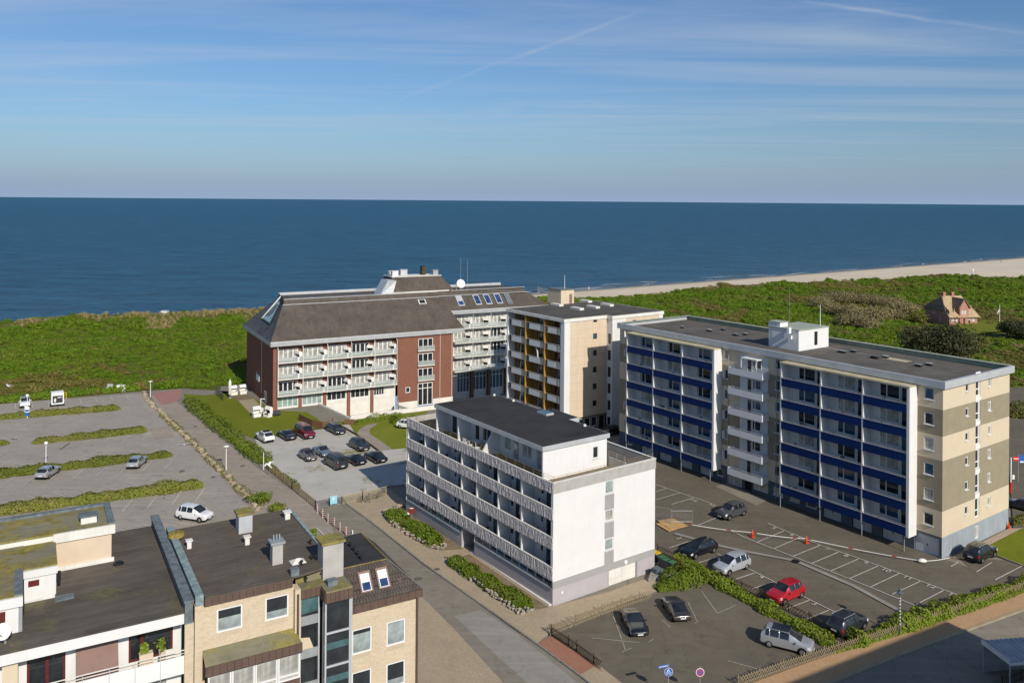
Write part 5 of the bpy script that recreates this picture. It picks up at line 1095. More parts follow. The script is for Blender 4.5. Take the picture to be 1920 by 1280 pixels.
def skylight(x, f0, f1, w, y0, y1, z0, z1, mats=('alu', 'g_sky'), name='skylight', cover=0.0):
    d = Vector((0, y1 - y0, z1 - z0)); nrm = Vector((0, -d.z, d.y)).normalized(); b = Vector((x, y0, z0)) + d * f0; t_ = Vector((x, y0, z0)) + d * f1; W = Vector((w / 2, 0, 0)); m = M()
    c0 = [b - W, b + W, t_ + W, t_ - W]; c1 = [v + nrm * .14 for v in c0]; m.add(c0 + c1, ((4, 5, 6, 7), (0, 1, 5, 4), (1, 2, 6, 5), (2, 3, 7, 6), (3, 0, 4, 7)), 0); o = m.obj(name, MT[mats[0]], hr if name == 'skylight' else hr)
    k = .12; q = [b - W * (1 - 2 * k) + d * (f1 - f0) * .1, b + W * (1 - 2 * k) + d * (f1 - f0) * .1, t_ + W * (1 - 2 * k) - d * (f1 - f0) * (.1 + cover), t_ - W * (1 - 2 * k) - d * (f1 - f0) * (.1 + cover)]; m2 = M(); m2.quad(*[v + nrm * .155 for v in q]); m2.obj('pane', MT[mats[1]], o); return o
for x, cv in ((41.9, .45), (46.1, 0), (48.7, 0), (51.4, 0)): skylight(x, .28, .95, 1.5, RY - 1.7, 6.9, 16.0, 19.0, cover=cv)
skylight(53.9, .2, .95, 1.4, RY - 1.7, 6.9, 16.0, 19.0, ('slate_sheet', 'slate_sheet'))
skylight(32.6, .80, .93, 1.7, -1.7, 5.9, 13.0, 19.0, ('white_clean', 'dark'))
m = M(); m.quad((5.0, 7.4, 20.06), (30, 7.6, 20.06), (30, 8.0, 20.06), (5.0, 7.8, 20.06)); m.obj('roof_rail', MT['zinc'], hr)
m = M()                                                 # glazed strip in the slate hip
hn = (hip(1, 0) - hip(0, 0)).cross(hip(0, 1) - hip(0, 0)).normalized() 
hn = hn if hn.z > 0 else -hn
for i in range(4):
    u0 = .40 + .09 * i
    for j, (v0, v1) in enumerate(((.40, .52), (.53, .86), (.87, .97))): m.quad(*[hip(u, v) + hn * .34 for u, v in ((u0, v0), (u0 + .078, v0), (u0 + .078, v1), (u0, v1))])
gsx = m.obj('glazed_strip', MT['g_aqua'], hr); mm = M(); mm.quad(*[hip(u, v) + hn * .28 for u, v in ((.38, .38), (.78, .38), (.78, .99), (.38, .99))]); mm.obj('frame', MT['slate_sheet'], gsx); mm = M(); mm.tube([hip(.37, .38) + hn * .2, hip(.37, 1.1) + hn * .35], .16, 6); mm.obj('rail', MT['white_old'], gsx)
m = M(); m.box(-.13, -.02, 10.9, 13.4, 3.2, 4.5); sg = m.obj('name_board', MT['white_clean'], ht)
# satellite dish, masts
def dish(loc, rz, r, label, tripod=True):
    t = thing('satellite_dish', label, 'satellite dish', loc, rz); m = M(); prof = [(r * k / 5, .18 * r * (k / 5) ** 2) for k in range(6)]
    vs = [(q * math.cos(6.283 * i / 16), 0, 0) for q, _ in prof for i in range(1)]
    n = 16; v = []; f = []
    for q, zz in prof:
        for i in range(n): v.append((max(q, .01) * math.cos(6.2832 * i / n), -zz, max(q, .01) * math.sin(6.2832 * i / n)))
    for k in range(5):
        for i in range(n): f.append((k * n + i, k * n + (i + 1) % n, (k + 1) * n + (i + 1) % n, (k + 1) * n + i))
    m.add(v, f); m.obj('reflector', MT['lamp_white'], t, (0, 0, r * 1.7), rot=(-.35, 0, 0), smooth=True); m = M(); m.tube([(0, .15, 0), (0, .15, r * 1.7)], .06, 6)
    if tripod:
        for a_ in (0, 2.1, 4.2): m.tube([(0, .15, r * 1.2), (math.cos(a_) * r, .15 + math.sin(a_) * r, 0)], .04, 5)
    m.obj('stand', MT['steel'], t); m = M(); m.tube([(0, 0, r * 1.0), (0, -r * 1.1, r * 1.9)], .03, 5); m.box(-.09, .09, -r * 1.25, -r * 1.05, r * 1.85, r * 2.0); m.obj('feed_arm', MT['steel'], t); return t
x, y = FHT.loc(P(877, 541, 20)); dish(FHT.w(43.9, 9.5, 19.5), FHT.a, 1.0, 'large round satellite dish on the hotel roof behind the right wing')
for i, (x, y, h, l) in enumerate(((42.6, 9.0, 4.2, 'short brown flue on the hotel roof beside the tiled roof tower'), (44.6, 11.0, 7.5, 'tall thin mast on the hotel roof left of the big dish'), (46.8, 12.0, 7.0, 'thin mast on the hotel roof just behind the big dish'))):
    t = thing('roof_mast', l, 'mast', FHT.w(x, y, 19.5), FHT.a); m = M(); m.tube([(0, 0, 0), (0, 0, h * (.5 if i == 0 else 1))], [(.09 if i == 0 else .028), (.09 if i == 0 else .018)], 6); m.obj('pole', MT['gold' if i == 0 else 'alu'], t)
# ------------------------------------------------------------------ YELLOW BRICK HOUSE (frame FFY), its right part with the tiled mansard
yb = root_at(FFY, 'brick_house', 'yellow brick apartment house with brown fascia and glazed stair tower in the foreground', 'apartment house')
wl_ = [(-12.52, -11.08, 15.15, 16.5), (-9.78, -8.40, 15.15, 16.5)]
m = M(); m.wall('y', 0, -13.35, -8.12, 14.2, 17.0, wl_, .13); m.wall('y', .02, -13.35, -8.12, 0, 14.2); m.quad((-13.3, 11, 0), (-13.3, 0, 0), (-13.3, 0, 17.3), (-13.3, 11, 17.3)); m.quad((-5.4, 11, 0), (-13.3, 11, 0), (-13.3, 11, 17.3), (-5.4, 11, 17.3)); m.quad((-5.4, 0.9, 12), (-5.4, 11, 12), (-5.4, 11, 17.3), (-5.4, .9, 17.3))
m.box(-13.75, -13.32, -.22, .6, 0, 17.05); m.box(-8.12, -7.78, -.35, .5, 0, 16.75)
m.obj('wall', MT['brick_yel'], yb)
rw = [(-4.45, -3.15, 11.72 - 2.65 * k, 13.28 - 2.65 * k) for k in range(5)] + [(-2.16, -.88, 11.66 - 2.65 * k, 13.2 - 2.65 * k) for k in range(5)]
m = M(); m.wall('y', 0, -4.88, 0, 0, 14.5, rw, .13); m.quad((0, 0, 0), (0, 8, 0), (0, 8, 14.5), (0, 0, 14.5)); m.quad((0, 8, 0), (-5.4, 8, 0), (-5.4, 8, 14.5), (0, 8, 14.5)); m.obj('wall', MT['brick_yel'], yb)
def blind_window(par, cx, z, w, h, f0, pane='g_dark'):
    """window with a frosted lower part up to fraction f0"""
    o = window(par, 'y', 0, cx, z, w, h, pane, 'w', .09, depth=.03, sill=False)
    if f0 > 0: mm = M(); mm.quad((-w / 2 + .09, .043, .09), (w / 2 - .09, .043, .09), (w / 2 - .09, .043, h * f0), (-w / 2 + .09, .043, h * f0)); mm.obj('frosted_pane', MT['g_blind'], o)
    n = int(w / .075); mm = M()
    for i in range(n): mm.box(-w / 2 + i * w / n + .006, -w / 2 + (i + 1) * w / n - .006, -.05 - .003 * (i % 3), -.031, -.24, -.02)
    mm.obj('brick_sill', MT['brick_yel'], o, kind='stuff'); return o
blind_window(yb, -11.8, 15.15, 1.44, 1.35, .58); blind_window(yb, -9.09, 15.15, 1.38, 1.35, .36)
for k in range(5): blind_window(yb, -3.8, 11.72 - 2.65 * k, 1.3, 1.56, (.78, 0, .5, 0, .6)[k]); blind_window(yb, -1.52, 11.66 - 2.65 * k, 1.28, 1.54, (.93, .3, 0, .5, 0)[k])
def fascia(par, a0, a1, y, z0, z1, n, ax='y'):
    for i in range(n):
        p, q = a0 + (a1 - a0) * i / n, a0 + (a1 - a0) * (i + 1) / n; mm = M(); e = .004 * (i % 2) + rnd.uniform(0, .005)
        if ax == 'y': mm.box(p + .008, q - .008, y - .05 - e, y, z0, z1)
        else: mm.box(y - .05 - e, y, p + .008, q - .008, z0, z1)
        mm.obj('fascia_panel', MT['brown_panel'], par)
m = M(); m.box(-13.25, -8.2, -.12, .02, 16.92, 17.30); m.box(-4.9, .2, -.2, .0, 14.45, 14.86); m.box(-7.74, -6.5, -.15, .1, 16.1, 16.55); m.box(-6.5, -4.86, -1.15, -.9, 15.95, 16.45); m.box(-6.5, -6.36, -1.0, .2, 15.95, 16.45); m.obj('fascia', MT['dark'], yb)
fascia(yb, -13.22, -8.2, -.121, 16.90, 17.36, 13); fascia(yb, -4.88, .22, -.201, 14.42, 14.90, 10); fascia(yb, -7.74, -6.5, -.151, 16.05, 16.6, 4); fascia(yb, -6.5, -4.84, -1.151, 15.92, 16.5, 6); fascia(yb, -1.1, .1, -6.501, 15.92, 16.5, 4, 'x')
m = M(); m.prism([(-13.2, -.14), (-8.15, -.14), (-8.15, 0.1), (-7.7, .1), (-5.35, .6), (-5.35, 11.1), (-13.2, 11.1)], 17.28, 17.40); fr = m.obj('roof', MT['felt_brown'], yb)
m = M(); m.prism([(-7.78, -.17), (-6.5, -.17), (-6.5, -1.17), (-4.86, -1.17), (-4.86, .75), (-7.78, .75)], 16.5, 16.62); m.quad((-7.78, .75, 16.6), (-4.86, .75, 16.6), (-5.3, .9, 17.3), (-7.78, .9, 17.3)); m.obj('tower_roof', MT['felt_moss'], yb)
m = M(); m.prism([(-5.38, 1.25), (-1.7, 1.25), (-1.7, 6.1), (-5.38, 6.1)], 16.55, 16.68); m.obj('flat_roof', MT['felt_dark'], yb)
m = M()                                                 # courses of overlapping tiles on the mansard front
nc = 11
for k in range(nc):
    f0, f1 = k / nc, (k + 1) / nc + .02; a = Vector((0, -.18, 14.90)).lerp(Vector((0, 1.25, 16.70)), f0); b = Vector((0, -.18, 14.90)).lerp(Vector((0, 1.25, 16.70)), f1); xr0 = .2 - 1.9 * f0; xr1 = .2 - 1.9 * f1
    n = max(1, int((xr0 + 4.9) / .22))
    for i in range(n):
        off = .11 * (k % 2); x0 = -4.88 + max(0, i * .22 - off); x1 = min(-4.88 + (i + 1) * .22 - off, xr0 - .02); l = rnd.uniform(.03, .055)
        if x1 - x0 > .04: xs = min(x1, xr1); m.add(((x0 + .006, a.y - l, a.z + l * .6), (x1 - .006, a.y - l, a.z + l * .6), (max(xs, x0 + .03) - .006, b.y, b.z), (x0 + .006, b.y, b.z), (x0 + .006, a.y, a.z - .02), (x1 - .006, a.y, a.z - .02)), ((0, 1, 2, 3), (4, 5, 1, 0)))
tf = m.obj('roof_tiles', MT['tile_fore'], yb, kind='stuff')
m = M(); m.quad((-4.9, -.14, 14.86), (.2, -.14, 14.86), (-1.7, 1.28, 16.62), (-4.9, 1.28, 16.62)); m.quad((.2, -.18, 14.88), (.2, 8, 14.88), (-1.7, 6.1, 16.68), (-1.7, 1.25, 16.68)); m.quad((.2, 8, 14.88), (-5.4, 8, 14.88), (-5.4, 6.1, 16.68), (-1.7, 6.1, 16.68)); m.obj('roof_deck', MT['tile_fore'], yb)
m = M(); m.tube([(-4.8, 1.24, 16.68), (-1.72, 1.24, 16.68)], .035, 5); m.tube([(-1.7, 1.25, 16.70), (-1.7, 6.1, 16.70)], .05, 5); m.obj('ridge_trim', MT['lichen'], yb)
m = M(); m.tube([(-1.7, 1.25, 16.72), (.2, -.18, 14.92)], .06, 5); m.obj('hip_trim', MT['black'], yb)
def mskylight(x, w):
    a = Vector((x, -.18, 14.9)).lerp(Vector((x, 1.25, 16.7)), .24); b = Vector((x, -.18, 14.9)).lerp(Vector((x, 1.25, 16.7)), .80); nrm = Vector((0, -1.8, 1.43)).normalized(); W = Vector((w / 2, 0, 0)); m = M()
    c0 = [a - W, a + W, b + W, b - W]; c1 = [v + nrm * .13 for v in c0]; m.add(c0 + c1, ((4, 5, 6, 7), (0, 1, 5, 4), (1, 2, 6, 5), (2, 3, 7, 6), (3, 0, 4, 7))); o = m.obj('skylight', MT['mauve_blind'], yb)
    def band(f0, f1, k, mt, nm):
        q = [a.lerp(b, f0) - W * k, a.lerp(b, f0) + W * k, a.lerp(b, f1) + W * k, a.lerp(b, f1) - W * k]; mm = M(); mm.quad(*[v + nrm * (.135 + (.006 if nm != 'frame' else 0)) for v in q]); mm.obj(nm, MT[mt], o)
    band(.06, .88, .76, 'white_clean', 'frame'); band(.09, .46, .64, 'g_sky', 'pane'); band(.46, .85, .64, 'white_clean', 'blind')
mskylight(-3.42, .80); mskylight(-2.25, .80)
for x, y, w, d, z0, z1, mt in ((-9.12, 8.6, .9, .95, 17.4, 18.62, 'alu'), (-8.5, 2.5, .64, .62, 17.4, 18.66, 'concrete'), (-5.55, .95, 1.3, 1.1, 16.6, 18.75, 'concrete')):
    m = M(); m.box(x - w / 2, x + w / 2, y - d / 2, y + d / 2, z0, z1); o = m.obj('chimney', MT[mt], yb); mm = M(); mm.box(x - w / 2 - .12, x + w / 2 + .12, y - d / 2 - .12, y + d / 2 + .12, z1, z1 + .14)
    mm.obj('chimney_cap', MT['felt_moss' if x != -8.5 else 'zinc'], o)
    if x == -8.5:
        mm = M()
        for q in (-.18, .0, .18): mm.tube([(x + q, y, z1 + .1), (x + q, y, z1 + .5)], .05, 6)
        mm.obj('flue_pipe', MT['zinc'], o)
for x, y, z, w in ((-9.46, 6.2, 17.4, .28), (-12.85, 7.4, 17.4, .26), (-6.0, 9.3, 17.4, .34)):
    m = M(); m.box(x - w / 2, x + w / 2, y - w / 2, y + w / 2, z, z + .48); m.box(x - w * .8, x + w * .8, y - w * .8, y + w * .8, z + .48, z + .55); m.obj('roof_vent', MT['white_old'], fr)
m = M(); m.lathe([(.4, 0), (.52, .1), (.5, .32), (.3, .38)], 0, 0, 14); m.obj('mossy_drum', MT['lichen'], fr, (-13.35, 9.3, 17.5))
for i, (px, py) in enumerate(((505, 1024), (582, 1020), (648, 1018), (657, 1025), (664, 1033), (671, 1041), (677, 1049), (584, 1072), (592, 1072), (565, 1083), (573, 1091), (602, 1082))):
    z = 16.68 if 3 <= i + 1 <= 7 else (17.4 if i < 2 else 16.62); x, y = FFY.loc(P(px, py, z)); z = 17.4 if (y > .9 and i > 6) else z; m = M(); m.lathe([(.06, 0), (.06, .2), (.12, .22), (.1, .3), (.02, .34)], 0, 0, 8); m.obj('roof_vent', MT['black'], fr, (x, y, z))
m = M(); m.add(((-.45, -.4, 0), (.45, -.4, 0), (.45, .4, 0), (-.45, .4, 0), (-.1, 0, .22), (.1, 0, .22)), ((0, 1, 5, 4), (1, 2, 5), (2, 3, 4, 5), (3, 0, 4))); m.obj('roof_dome', MT['white_old'], fr, (-7.3, 2.0, 17.4))
m = M(); m.box(-.3, .3, -.25, .25, 0, .3); m.obj('roof_vent', MT['slate_sheet'], fr, (-5.9, -.35, 16.62)); m = M(); m.box(-.25, .25, -.2, .2, 0, .4); m.obj('roof_vent', MT['slate_sheet'], fr, (-8.0, .3, 17.4))
# bay with mossy lean-to roof
m = M(); m.quad((-13.3, -1.0, 13.86), (-7.85, -1.0, 13.86), (-8.12, .02, 14.38), (-13.3, .02, 14.38)); m.tri((-7.85, -1.0, 13.86), (-7.85, .02, 13.86), (-8.12, .02, 14.38)); m.obj('bay_roof', MT['felt_moss'], yb)
fascia(yb, -13.3, -7.85, -1.0, 13.36, 13.9, 14); m = M(); m.box(-13.3, -7.85, -1.0, .0, 13.3, 13.84); m.obj('bay_soffit', MT['dark'], yb)
for k in range(4):
    z = 11.82 - 2.75 * k; m = M(); m.box(-13.15, -7.95, -.9, 0, z - 1.35, z - .02); m.obj('bay_wall', MT['brown_panel'], yb)
    for i in range(4): window(yb, 'y', -.9, -12.5 + 1.3 * i, z, 1.28, 1.5, 'g_curt', 'w', .09, (), (.2,), depth=.0)
m = M(); m.box(-13.15, -7.95, -.8, 0, 1, 13.3); m.obj('bay_core', MT['dark'], yb)
# glazed stair tower
m = M(); m.quad((-7.72, .1, 0), (-6.5, .1, 0), (-6.5, .1, 16.1), (-7.72, .1, 16.1)); m.quad((-6.42, -.95, 0), (-4.95, -.95, 0), (-4.95, -.95, 15.95), (-6.42, -.95, 15.95)); m.quad((-6.42, .1, 0), (-6.42, -.95, 0), (-6.42, -.95, 15.95), (-6.42, .1, 15.95)); m.quad((-4.95, -.95, 0), (-4.95, .1, 0), (-4.95, .1, 15.95), (-4.95, -.95, 15.95)); tw = m.obj('tower_glazing', MT['g_dark'], yb)
m = M()
for x in (-6.45, -4.95): m.box(x - .05, x + .05, -1.02, -.92, 0, 15.95)
for k in range(9):
    z = 13.95 - 2.0 * k if k else 13.95
    m.box(-6.4, -5.0, -1.01, -.93, z, z + .12)
for x in (-7.7, -6.55): m.box(x - .05, x + .05, .0, .09, 0, 16.1)
m.box(-4.88, -4.78, -.98, -.1, 0, 15.9); m.obj('tower_frame', MT['alu'], tw)
for k in range(8):
    z = 14.3 - 2.0 * k; m = M(); m.box(-7.65, -6.6, .06, .095, z, z + .55); m.obj('spandrel_panel', MT['zinc'], tw)
for z0, z1, mt in ((14.9, 15.9, 'green_lid'), (14.86, 15.1, 'sign_sky')): pass
m = M(); m.quad((-7.64, .09, 15.0), (-6.6, .09, 15.0), (-6.6, .09, 15.95), (-7.64, .09, 15.95)); m.obj('tinted_pane', MT['g_teal'], tw)
m = M(); m.quad((-7.64, .088, 12.45), (-6.7, .088, 12.45), (-7.1, .088, 13.5), (-7.64, .088, 13.6)); m.obj('stair_flight', MT['cream'], tw)
for k in range(7): m = M(); m.quad((-6.35, -.955, 13.0 - 2 * k), (-5.0, -.955, 13.0 - 2 * k), (-5.0, -.955, 13.4 - 2 * k), (-6.35, -.955, 13.4 - 2 * k)); m.obj('stair_landing', MT['g_teal'], tw)
m = M(); m.tube([(-.1, -.1, 0), (-.1, -.1, 14.4)], .07, 6); m.tube([(-7.95, -.42, 0), (-7.95, -.42, 16.5)], .06, 6); m.obj('downpipe', MT['brown_panel'], yb)
# party wall between the two houses
m = M(); m.box(-14.28, -13.86, -.25, 14.2, 16.2, 17.42, 0); m.box(-14.34, -13.80, -.3, 14.3, 17.42, 17.5, 1); m.box(-13.72, -13.28, -.22, 11.2, 17.05, 17.62, 2); m.box(-14.28, -13.8, -.25, 0, 0, 16.2, 3); m.obj('party_wall', [MT['slate_sheet'], MT['slate_sheet'], MT['teal_sheet'], MT['brick_yel']], yb)
m = M(); m.box(-5.5, -5.3, 1.3, 11.15, 17.2, 17.5); m.obj('roof_edge', MT['teal_sheet'], fr)

# ------------------------------------------------------------------ WHITE FRONTED HOUSE left of it (same frame)
wf = root_at(FFY, 'apartment_house', 'white balconied house with a worn mossy flat roof and roof cabins', 'apartment house')
XL = -40.0
m = M()
ops = [(-21.9, -20.1, 13.75, 15.75), (-17.0, -14.7, 14.1, 15.75), (-24.9, -23.4, 13.75, 15.75), (-28.5, -26.7, 13.75, 15.75)]
m.wall('y', 1.15, XL, -14.2, 13.6, 16.3, ops, .12); m.wall('y', 1.15, XL, -14.2, 0, 13.6, [(-21.5, -19.5, 11.0, 13.0), (-17, -14.9, 11.0, 13.2)], .12); m.quad((XL, 14, 0), (XL, 0, 0), (XL, 0, 16.3), (XL, 14, 16.3)); m.quad((-14.2, 14, 0), (XL, 14, 0), (XL, 14, 16.3), (-14.2, 14, 16.3)); m.obj('wall', MT['white'], wf)
for a_, z, w_, h_, ml in ((-21.0, 13.75, 1.8, 2.0, (.52,)), (-15.85, 14.1, 2.3, 1.65, (.3,)), (-24.15, 13.75, 1.5, 2.0, ()), (-27.6, 13.75, 1.8, 2.0, (.5,)), (-20.5, 11.0, 2.0, 2.0, (.5,)), (-15.95, 11.0, 2.1, 2.2, (.5,))): window(wf, 'y', 1.15, a_, z, w_, h_, 'g_dark' if z > 12 else 'g_curt', 'm' if z > 12 else 'w', .12, ml, depth=.03)
m = M(); m.quad((-19.62, .35, 13.75), (-17.55, .35, 13.75), (-17.55, 1.1, 15.95), (-19.62, 1.1, 15.95)); m.obj('awning_cloth', MT['mauve_blind'], wf)
m = M(); m.box(-23.0, -22.3, .2, 1.1, 13.6, 16.2); m.obj('privacy_wall', MT['cream'], wf)
for z in (13.6, 10.85, 8.1): m = M(); m.box(XL, -14.2, -.1, 1.15, z - .2, z); m.obj('balcony_slab', MT['white_old'], wf)
for k in range(16):
    x1 = -14.25 - 1.28 * k; m = M(); m.box(x1 - 1.25, x1, -.12, -.07, 13.42, 14.42); m.obj('balcony_panel', MT['white_clean'], wf)
    m = M(); m.box(x1 - 1.28, x1 - 1.25, -.15, -.05, 13.3, 14.75); m.obj('rail_post', MT['alu'], wf)
m = M(); m.tube([(-14.2, -.1, 14.72), (XL, -.1, 14.72)], .03, 5); m.tube([(-14.2, -.1, 14.55), (XL, -.1, 14.55)], .02, 5); m.obj('handrail', MT['white_old'], wf)
m = M(); m.box(XL, -14.3, -.16, 1.2, 16.22, 16.80); m.obj('eaves_board', MT['white'], wf)
m = M(); m.box(XL, -14.28, -.2, 14.1, 16.80, 16.84); fb = m.obj('roof', MT['felt_white'], wf)
ys = [-.16, .55, 1.5, 2.5, 3.5, 4.5, 5.5, 6.5, 7.5, 8.5, 9.5, 10.5, 11.5, 12.5, 13.9]
for k, (a, b) in enumerate(zip(ys[:-1], ys[1:])):       # strips of roofing felt lapped over one another
    x = -14.36
    while x > XL + 1:
        x0 = max(XL, x - rnd.uniform(4.5, 7.5)); m = M(); m.add(((x0, a, 16.845 + .012), (x - .01, a, 16.845 + .012), (x - .01, b + .03, 16.847), (x0, b + .03, 16.847), (x0, a, 16.84), (x - .01, a, 16.84)), ((0, 1, 2, 3), (4, 5, 1, 0))); m.obj('felt_strip', MT['felt_white'], fb); x = x0
m = M(); m.box(-20.35, -17.25, 9.1, 13.0, 16.84, 18.7, 0); m.box(-20.3, -17.1, 9.0, 9.1, 16.86, 17.12, 1); m.obj('roof_cabin', [MT['cream_pale'], MT['white_old']], wf)
m = M(); m.box(-36, -20.5, 9.3, 13.0, 16.84, 18.7); m.obj('roof_cabin', MT['cream_pale'], wf)
m = M(); m.box(-20.5, -17.05, 8.95, 9.1, 18.65, 19.2); m.box(-36, -20.5, 9.15, 9.3, 18.75, 19.15); m.obj('cabin_fascia', MT['white_old'], wf)
m = M(); m.box(-36, -17.05, 9.1, 13.1, 19.1, 19.22, 0); m.box(-17.45, -17.05, 9.1, 13.1, 19.22, 19.34, 1); m.box(-36, -17.45, 12.75, 13.12, 19.22, 19.36, 1); m.obj('cabin_roof', [MT['felt_moss'], MT['slate_sheet']], wf)
m = M(); m.box(-18.95, -18.05, 9.9, 10.5, 19.22, 19.62, 0); m.box(-19.05, -17.95, 9.85, 10.75, 19.62, 19.7, 1); m.obj('roof_vent', [MT['white_old'], MT['slate_sheet']], wf)
m = M(); m.box(-22.05, -20.45, 5.35, 9.1, 16.84, 18.3, 0); m.box(-22.1, -20.38, 5.25, 5.4, 18.28, 18.68, 0); c2 = m.obj('roof_cabin', MT['white'], wf)
m = M(); m.box(-22.0, -21.1, 5.30, 5.34, 16.95, 18.2); d2 = m.obj('cabin_door', MT['white_clean'], c2); m = M(); m.quad((-21.85, 5.29, 17.75), (-21.3, 5.29, 17.75), (-21.3, 5.29, 18.1), (-21.85, 5.29, 18.1)); m.obj('pane', MT['maroon'], d2)
m = M(); m.box(-22.12, -20.38, 5.4, 9.2, 18.66, 18.76); m.obj('cabin_roof', MT['felt_moss'], c2)
m = M(); m.box(-20.38, -20.2, 5.5, 5.75, 17.7, 18.2); m.obj('cabin_grille', MT['black'], c2)
m = M(); m.box(-36, -22.3, 1.9, 9.2, 16.84, 18.3, 0); m.box(-36, -22.1, 1.75, 1.9, 18.25, 18.75, 0); c3 = m.obj('roof_cabin', MT['white'], wf)
m = M(); m.box(-36, -22.1, 1.9, 9.2, 18.7, 18.8, 0); m.box(-22.5, -22.1, 1.9, 5.4, 18.8, 18.86, 1); m.obj('cabin_roof', [MT['felt_moss'], MT['slate_sheet']], c3); m = M(); m.box(-22.3, -22.12, 1.9, 5.3, 16.85, 18.7); m.obj('cabin_flashing', MT['zinc'], c3)
m = M(); m.box(-23.4, -22.9, 1.85, 1.89, 17.0, 18.1); m.obj('cabin_window', MT['maroon'], c3)
m = M(); m.box(-.45, .45, -.35, .35, 0, .06); m.box(-.5, -.45, -.35, .35, 0, .2); m.obj('roof_drain', MT['slate_sheet'], fb, (-20.0, 5.0, 16.86))
m = M(); m.lathe([(.32, 0), (.30, .1), (.05, .16)], 0, 0, 12); m.obj('roof_drain', MT['black'], fb, (-16.9, 8.4, 16.86))
ds = dish(FFY.w(-22.95, .75, 16.86), FFY.a - .5, .42, 'light grey satellite dish on a pole at the left edge of the front roof', False)

# ------------------------------------------------------------------ THATCHED HOUSE
hz = 0.3; hp = P(1780, 607, hz); FTH = Frame((hp.x, hp.y), 10)
th = thing('thatched_house', 'red brick house with a thatched roof and two chimneys alone in the green dunes', 'house', (hp.x, hp.y, hz), FTH.a)
W_, D_ = 10.4, 12.0; m = M(); fwn = [(.9, 1.7, .6, 1.7), (2.4, 3.1, .6, 1.7), (7.3, 8.1, .6, 1.7), (8.6, 9.4, .6, 1.7)]
m.wall('y', 0, 0, W_, -1, 2.3, fwn, .1); m.wall('x', 0, 0, D_, -1, 4.2, [(2, 3.2, 3.0, 4.0), (7, 8.6, 2.6, 4.0), (4, 5, .4, 1.5)], .1); m.quad((W_, 0, -1), (W_, D_, -1), (W_, D_, 4.2), (W_, 0, 2.3)); m.quad((W_, D_, -1), (0, D_, -1), (0, D_, 4.2), (W_, D_, 4.2)); m.add(((0, 0, 4.2), (0, D_, 4.2), (0, D_ / 2 + 3, 6), (0, D_ / 2 - 3, 6), (0, 0, 2.2)), ((0, 3, 2, 1),))
m.wall('y', -.35, 3.6, 6.9, -1, 5.0, [(4.3, 5.0, 3.0, 4.4), (5.3, 6.0, 3.0, 4.4), (4.9, 5.6, 0, 2.0)], .1); m.tri((3.6, -.35, 5.0), (6.9, -.35, 5.0), (5.25, -.35, 8.0)); m.quad((3.6, 2, -1), (3.6, -.35, -1), (3.6, -.35, 5), (3.6, 4, 5)); m.quad((6.9, -.35, -1), (6.9, 2, -1), (6.9, 4, 5), (6.9, -.35, 5))
m.obj('wall', MT['brick_old'], th)
for q in fwn: window(th, 'y', 0, (q[0] + q[1]) / 2, q[2], q[1] - q[0], q[3] - q[2], 'g_curt', 'w', .13, (.5,), (.5,), depth=.03)
for a_ in (4.65, 5.65): window(th, 'y', -.35, a_, 3.0, .7, 1.4, 'g_curt', 'w', .13, (.5,), (.5,), depth=.03)
for q in ((2.6, 3.0, 1.2, 1.0), (7.8, 2.6, 1.6, 1.4), (4.5, .4, 1.0, 1.1)): window(th, 'x', 0, q[0], q[1], q[2], q[3], 'g_blue', 'w', .13, (.5,), depth=.03)
m = M(); m.box(4.9, 5.6, -.3, -.26, -.2, 2.0); m.obj('house_door', MT['maroon'], th)
m = M(); RZ, rm = 8.3, D_ / 2; e = .55
def slab(m, pts, t=.35, mi=0):
    n = (Vector(pts[1]) - Vector(pts[0])).cross(Vector(pts[-1]) - Vector(pts[0])).normalized() * t; k = len(pts); vs = [Vector(p) for p in pts] + [Vector(p) + n for p in pts]
    m.add(vs, [tuple(range(k, 2 * k)), tuple(range(k - 1, -1, -1))] + [(i, (i + 1) % k, k + (i + 1) % k, k + i) for i in range(k)], mi)
slab(m, [(-e, -e, 1.9), (W_ + e, -e, 1.9), (W_ - 1.5, rm, RZ), (1.8, rm, RZ), (0.0, 2.6, 4.6)]); slab(m, [(W_ + e, D_ + e, 3.0), (-e, D_ + e, 3.0), (1.8, rm, RZ), (W_ - 1.5, rm, RZ)]); slab(m, [(W_ + e, -e, 1.9), (W_ + e, D_ + e, 3.0), (W_ - 1.5, rm, RZ)])
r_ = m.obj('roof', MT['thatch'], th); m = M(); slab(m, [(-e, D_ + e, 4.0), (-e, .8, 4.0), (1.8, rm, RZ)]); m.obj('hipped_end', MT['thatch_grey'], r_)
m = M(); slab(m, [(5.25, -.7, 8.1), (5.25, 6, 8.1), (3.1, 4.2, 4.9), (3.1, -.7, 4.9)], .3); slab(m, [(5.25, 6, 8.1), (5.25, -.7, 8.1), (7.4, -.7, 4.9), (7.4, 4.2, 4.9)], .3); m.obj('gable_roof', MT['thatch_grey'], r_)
for x in (2.4, 5.6): m = M(); m.box(x - .45, x + .45, rm - .45, rm + .45, RZ - .6, RZ + 1.4); m.box(x - .52, x + .52, rm - .52, rm + .52, RZ + 1.4, RZ + 1.55); m.obj('chimney', MT['brick_old'], r_)
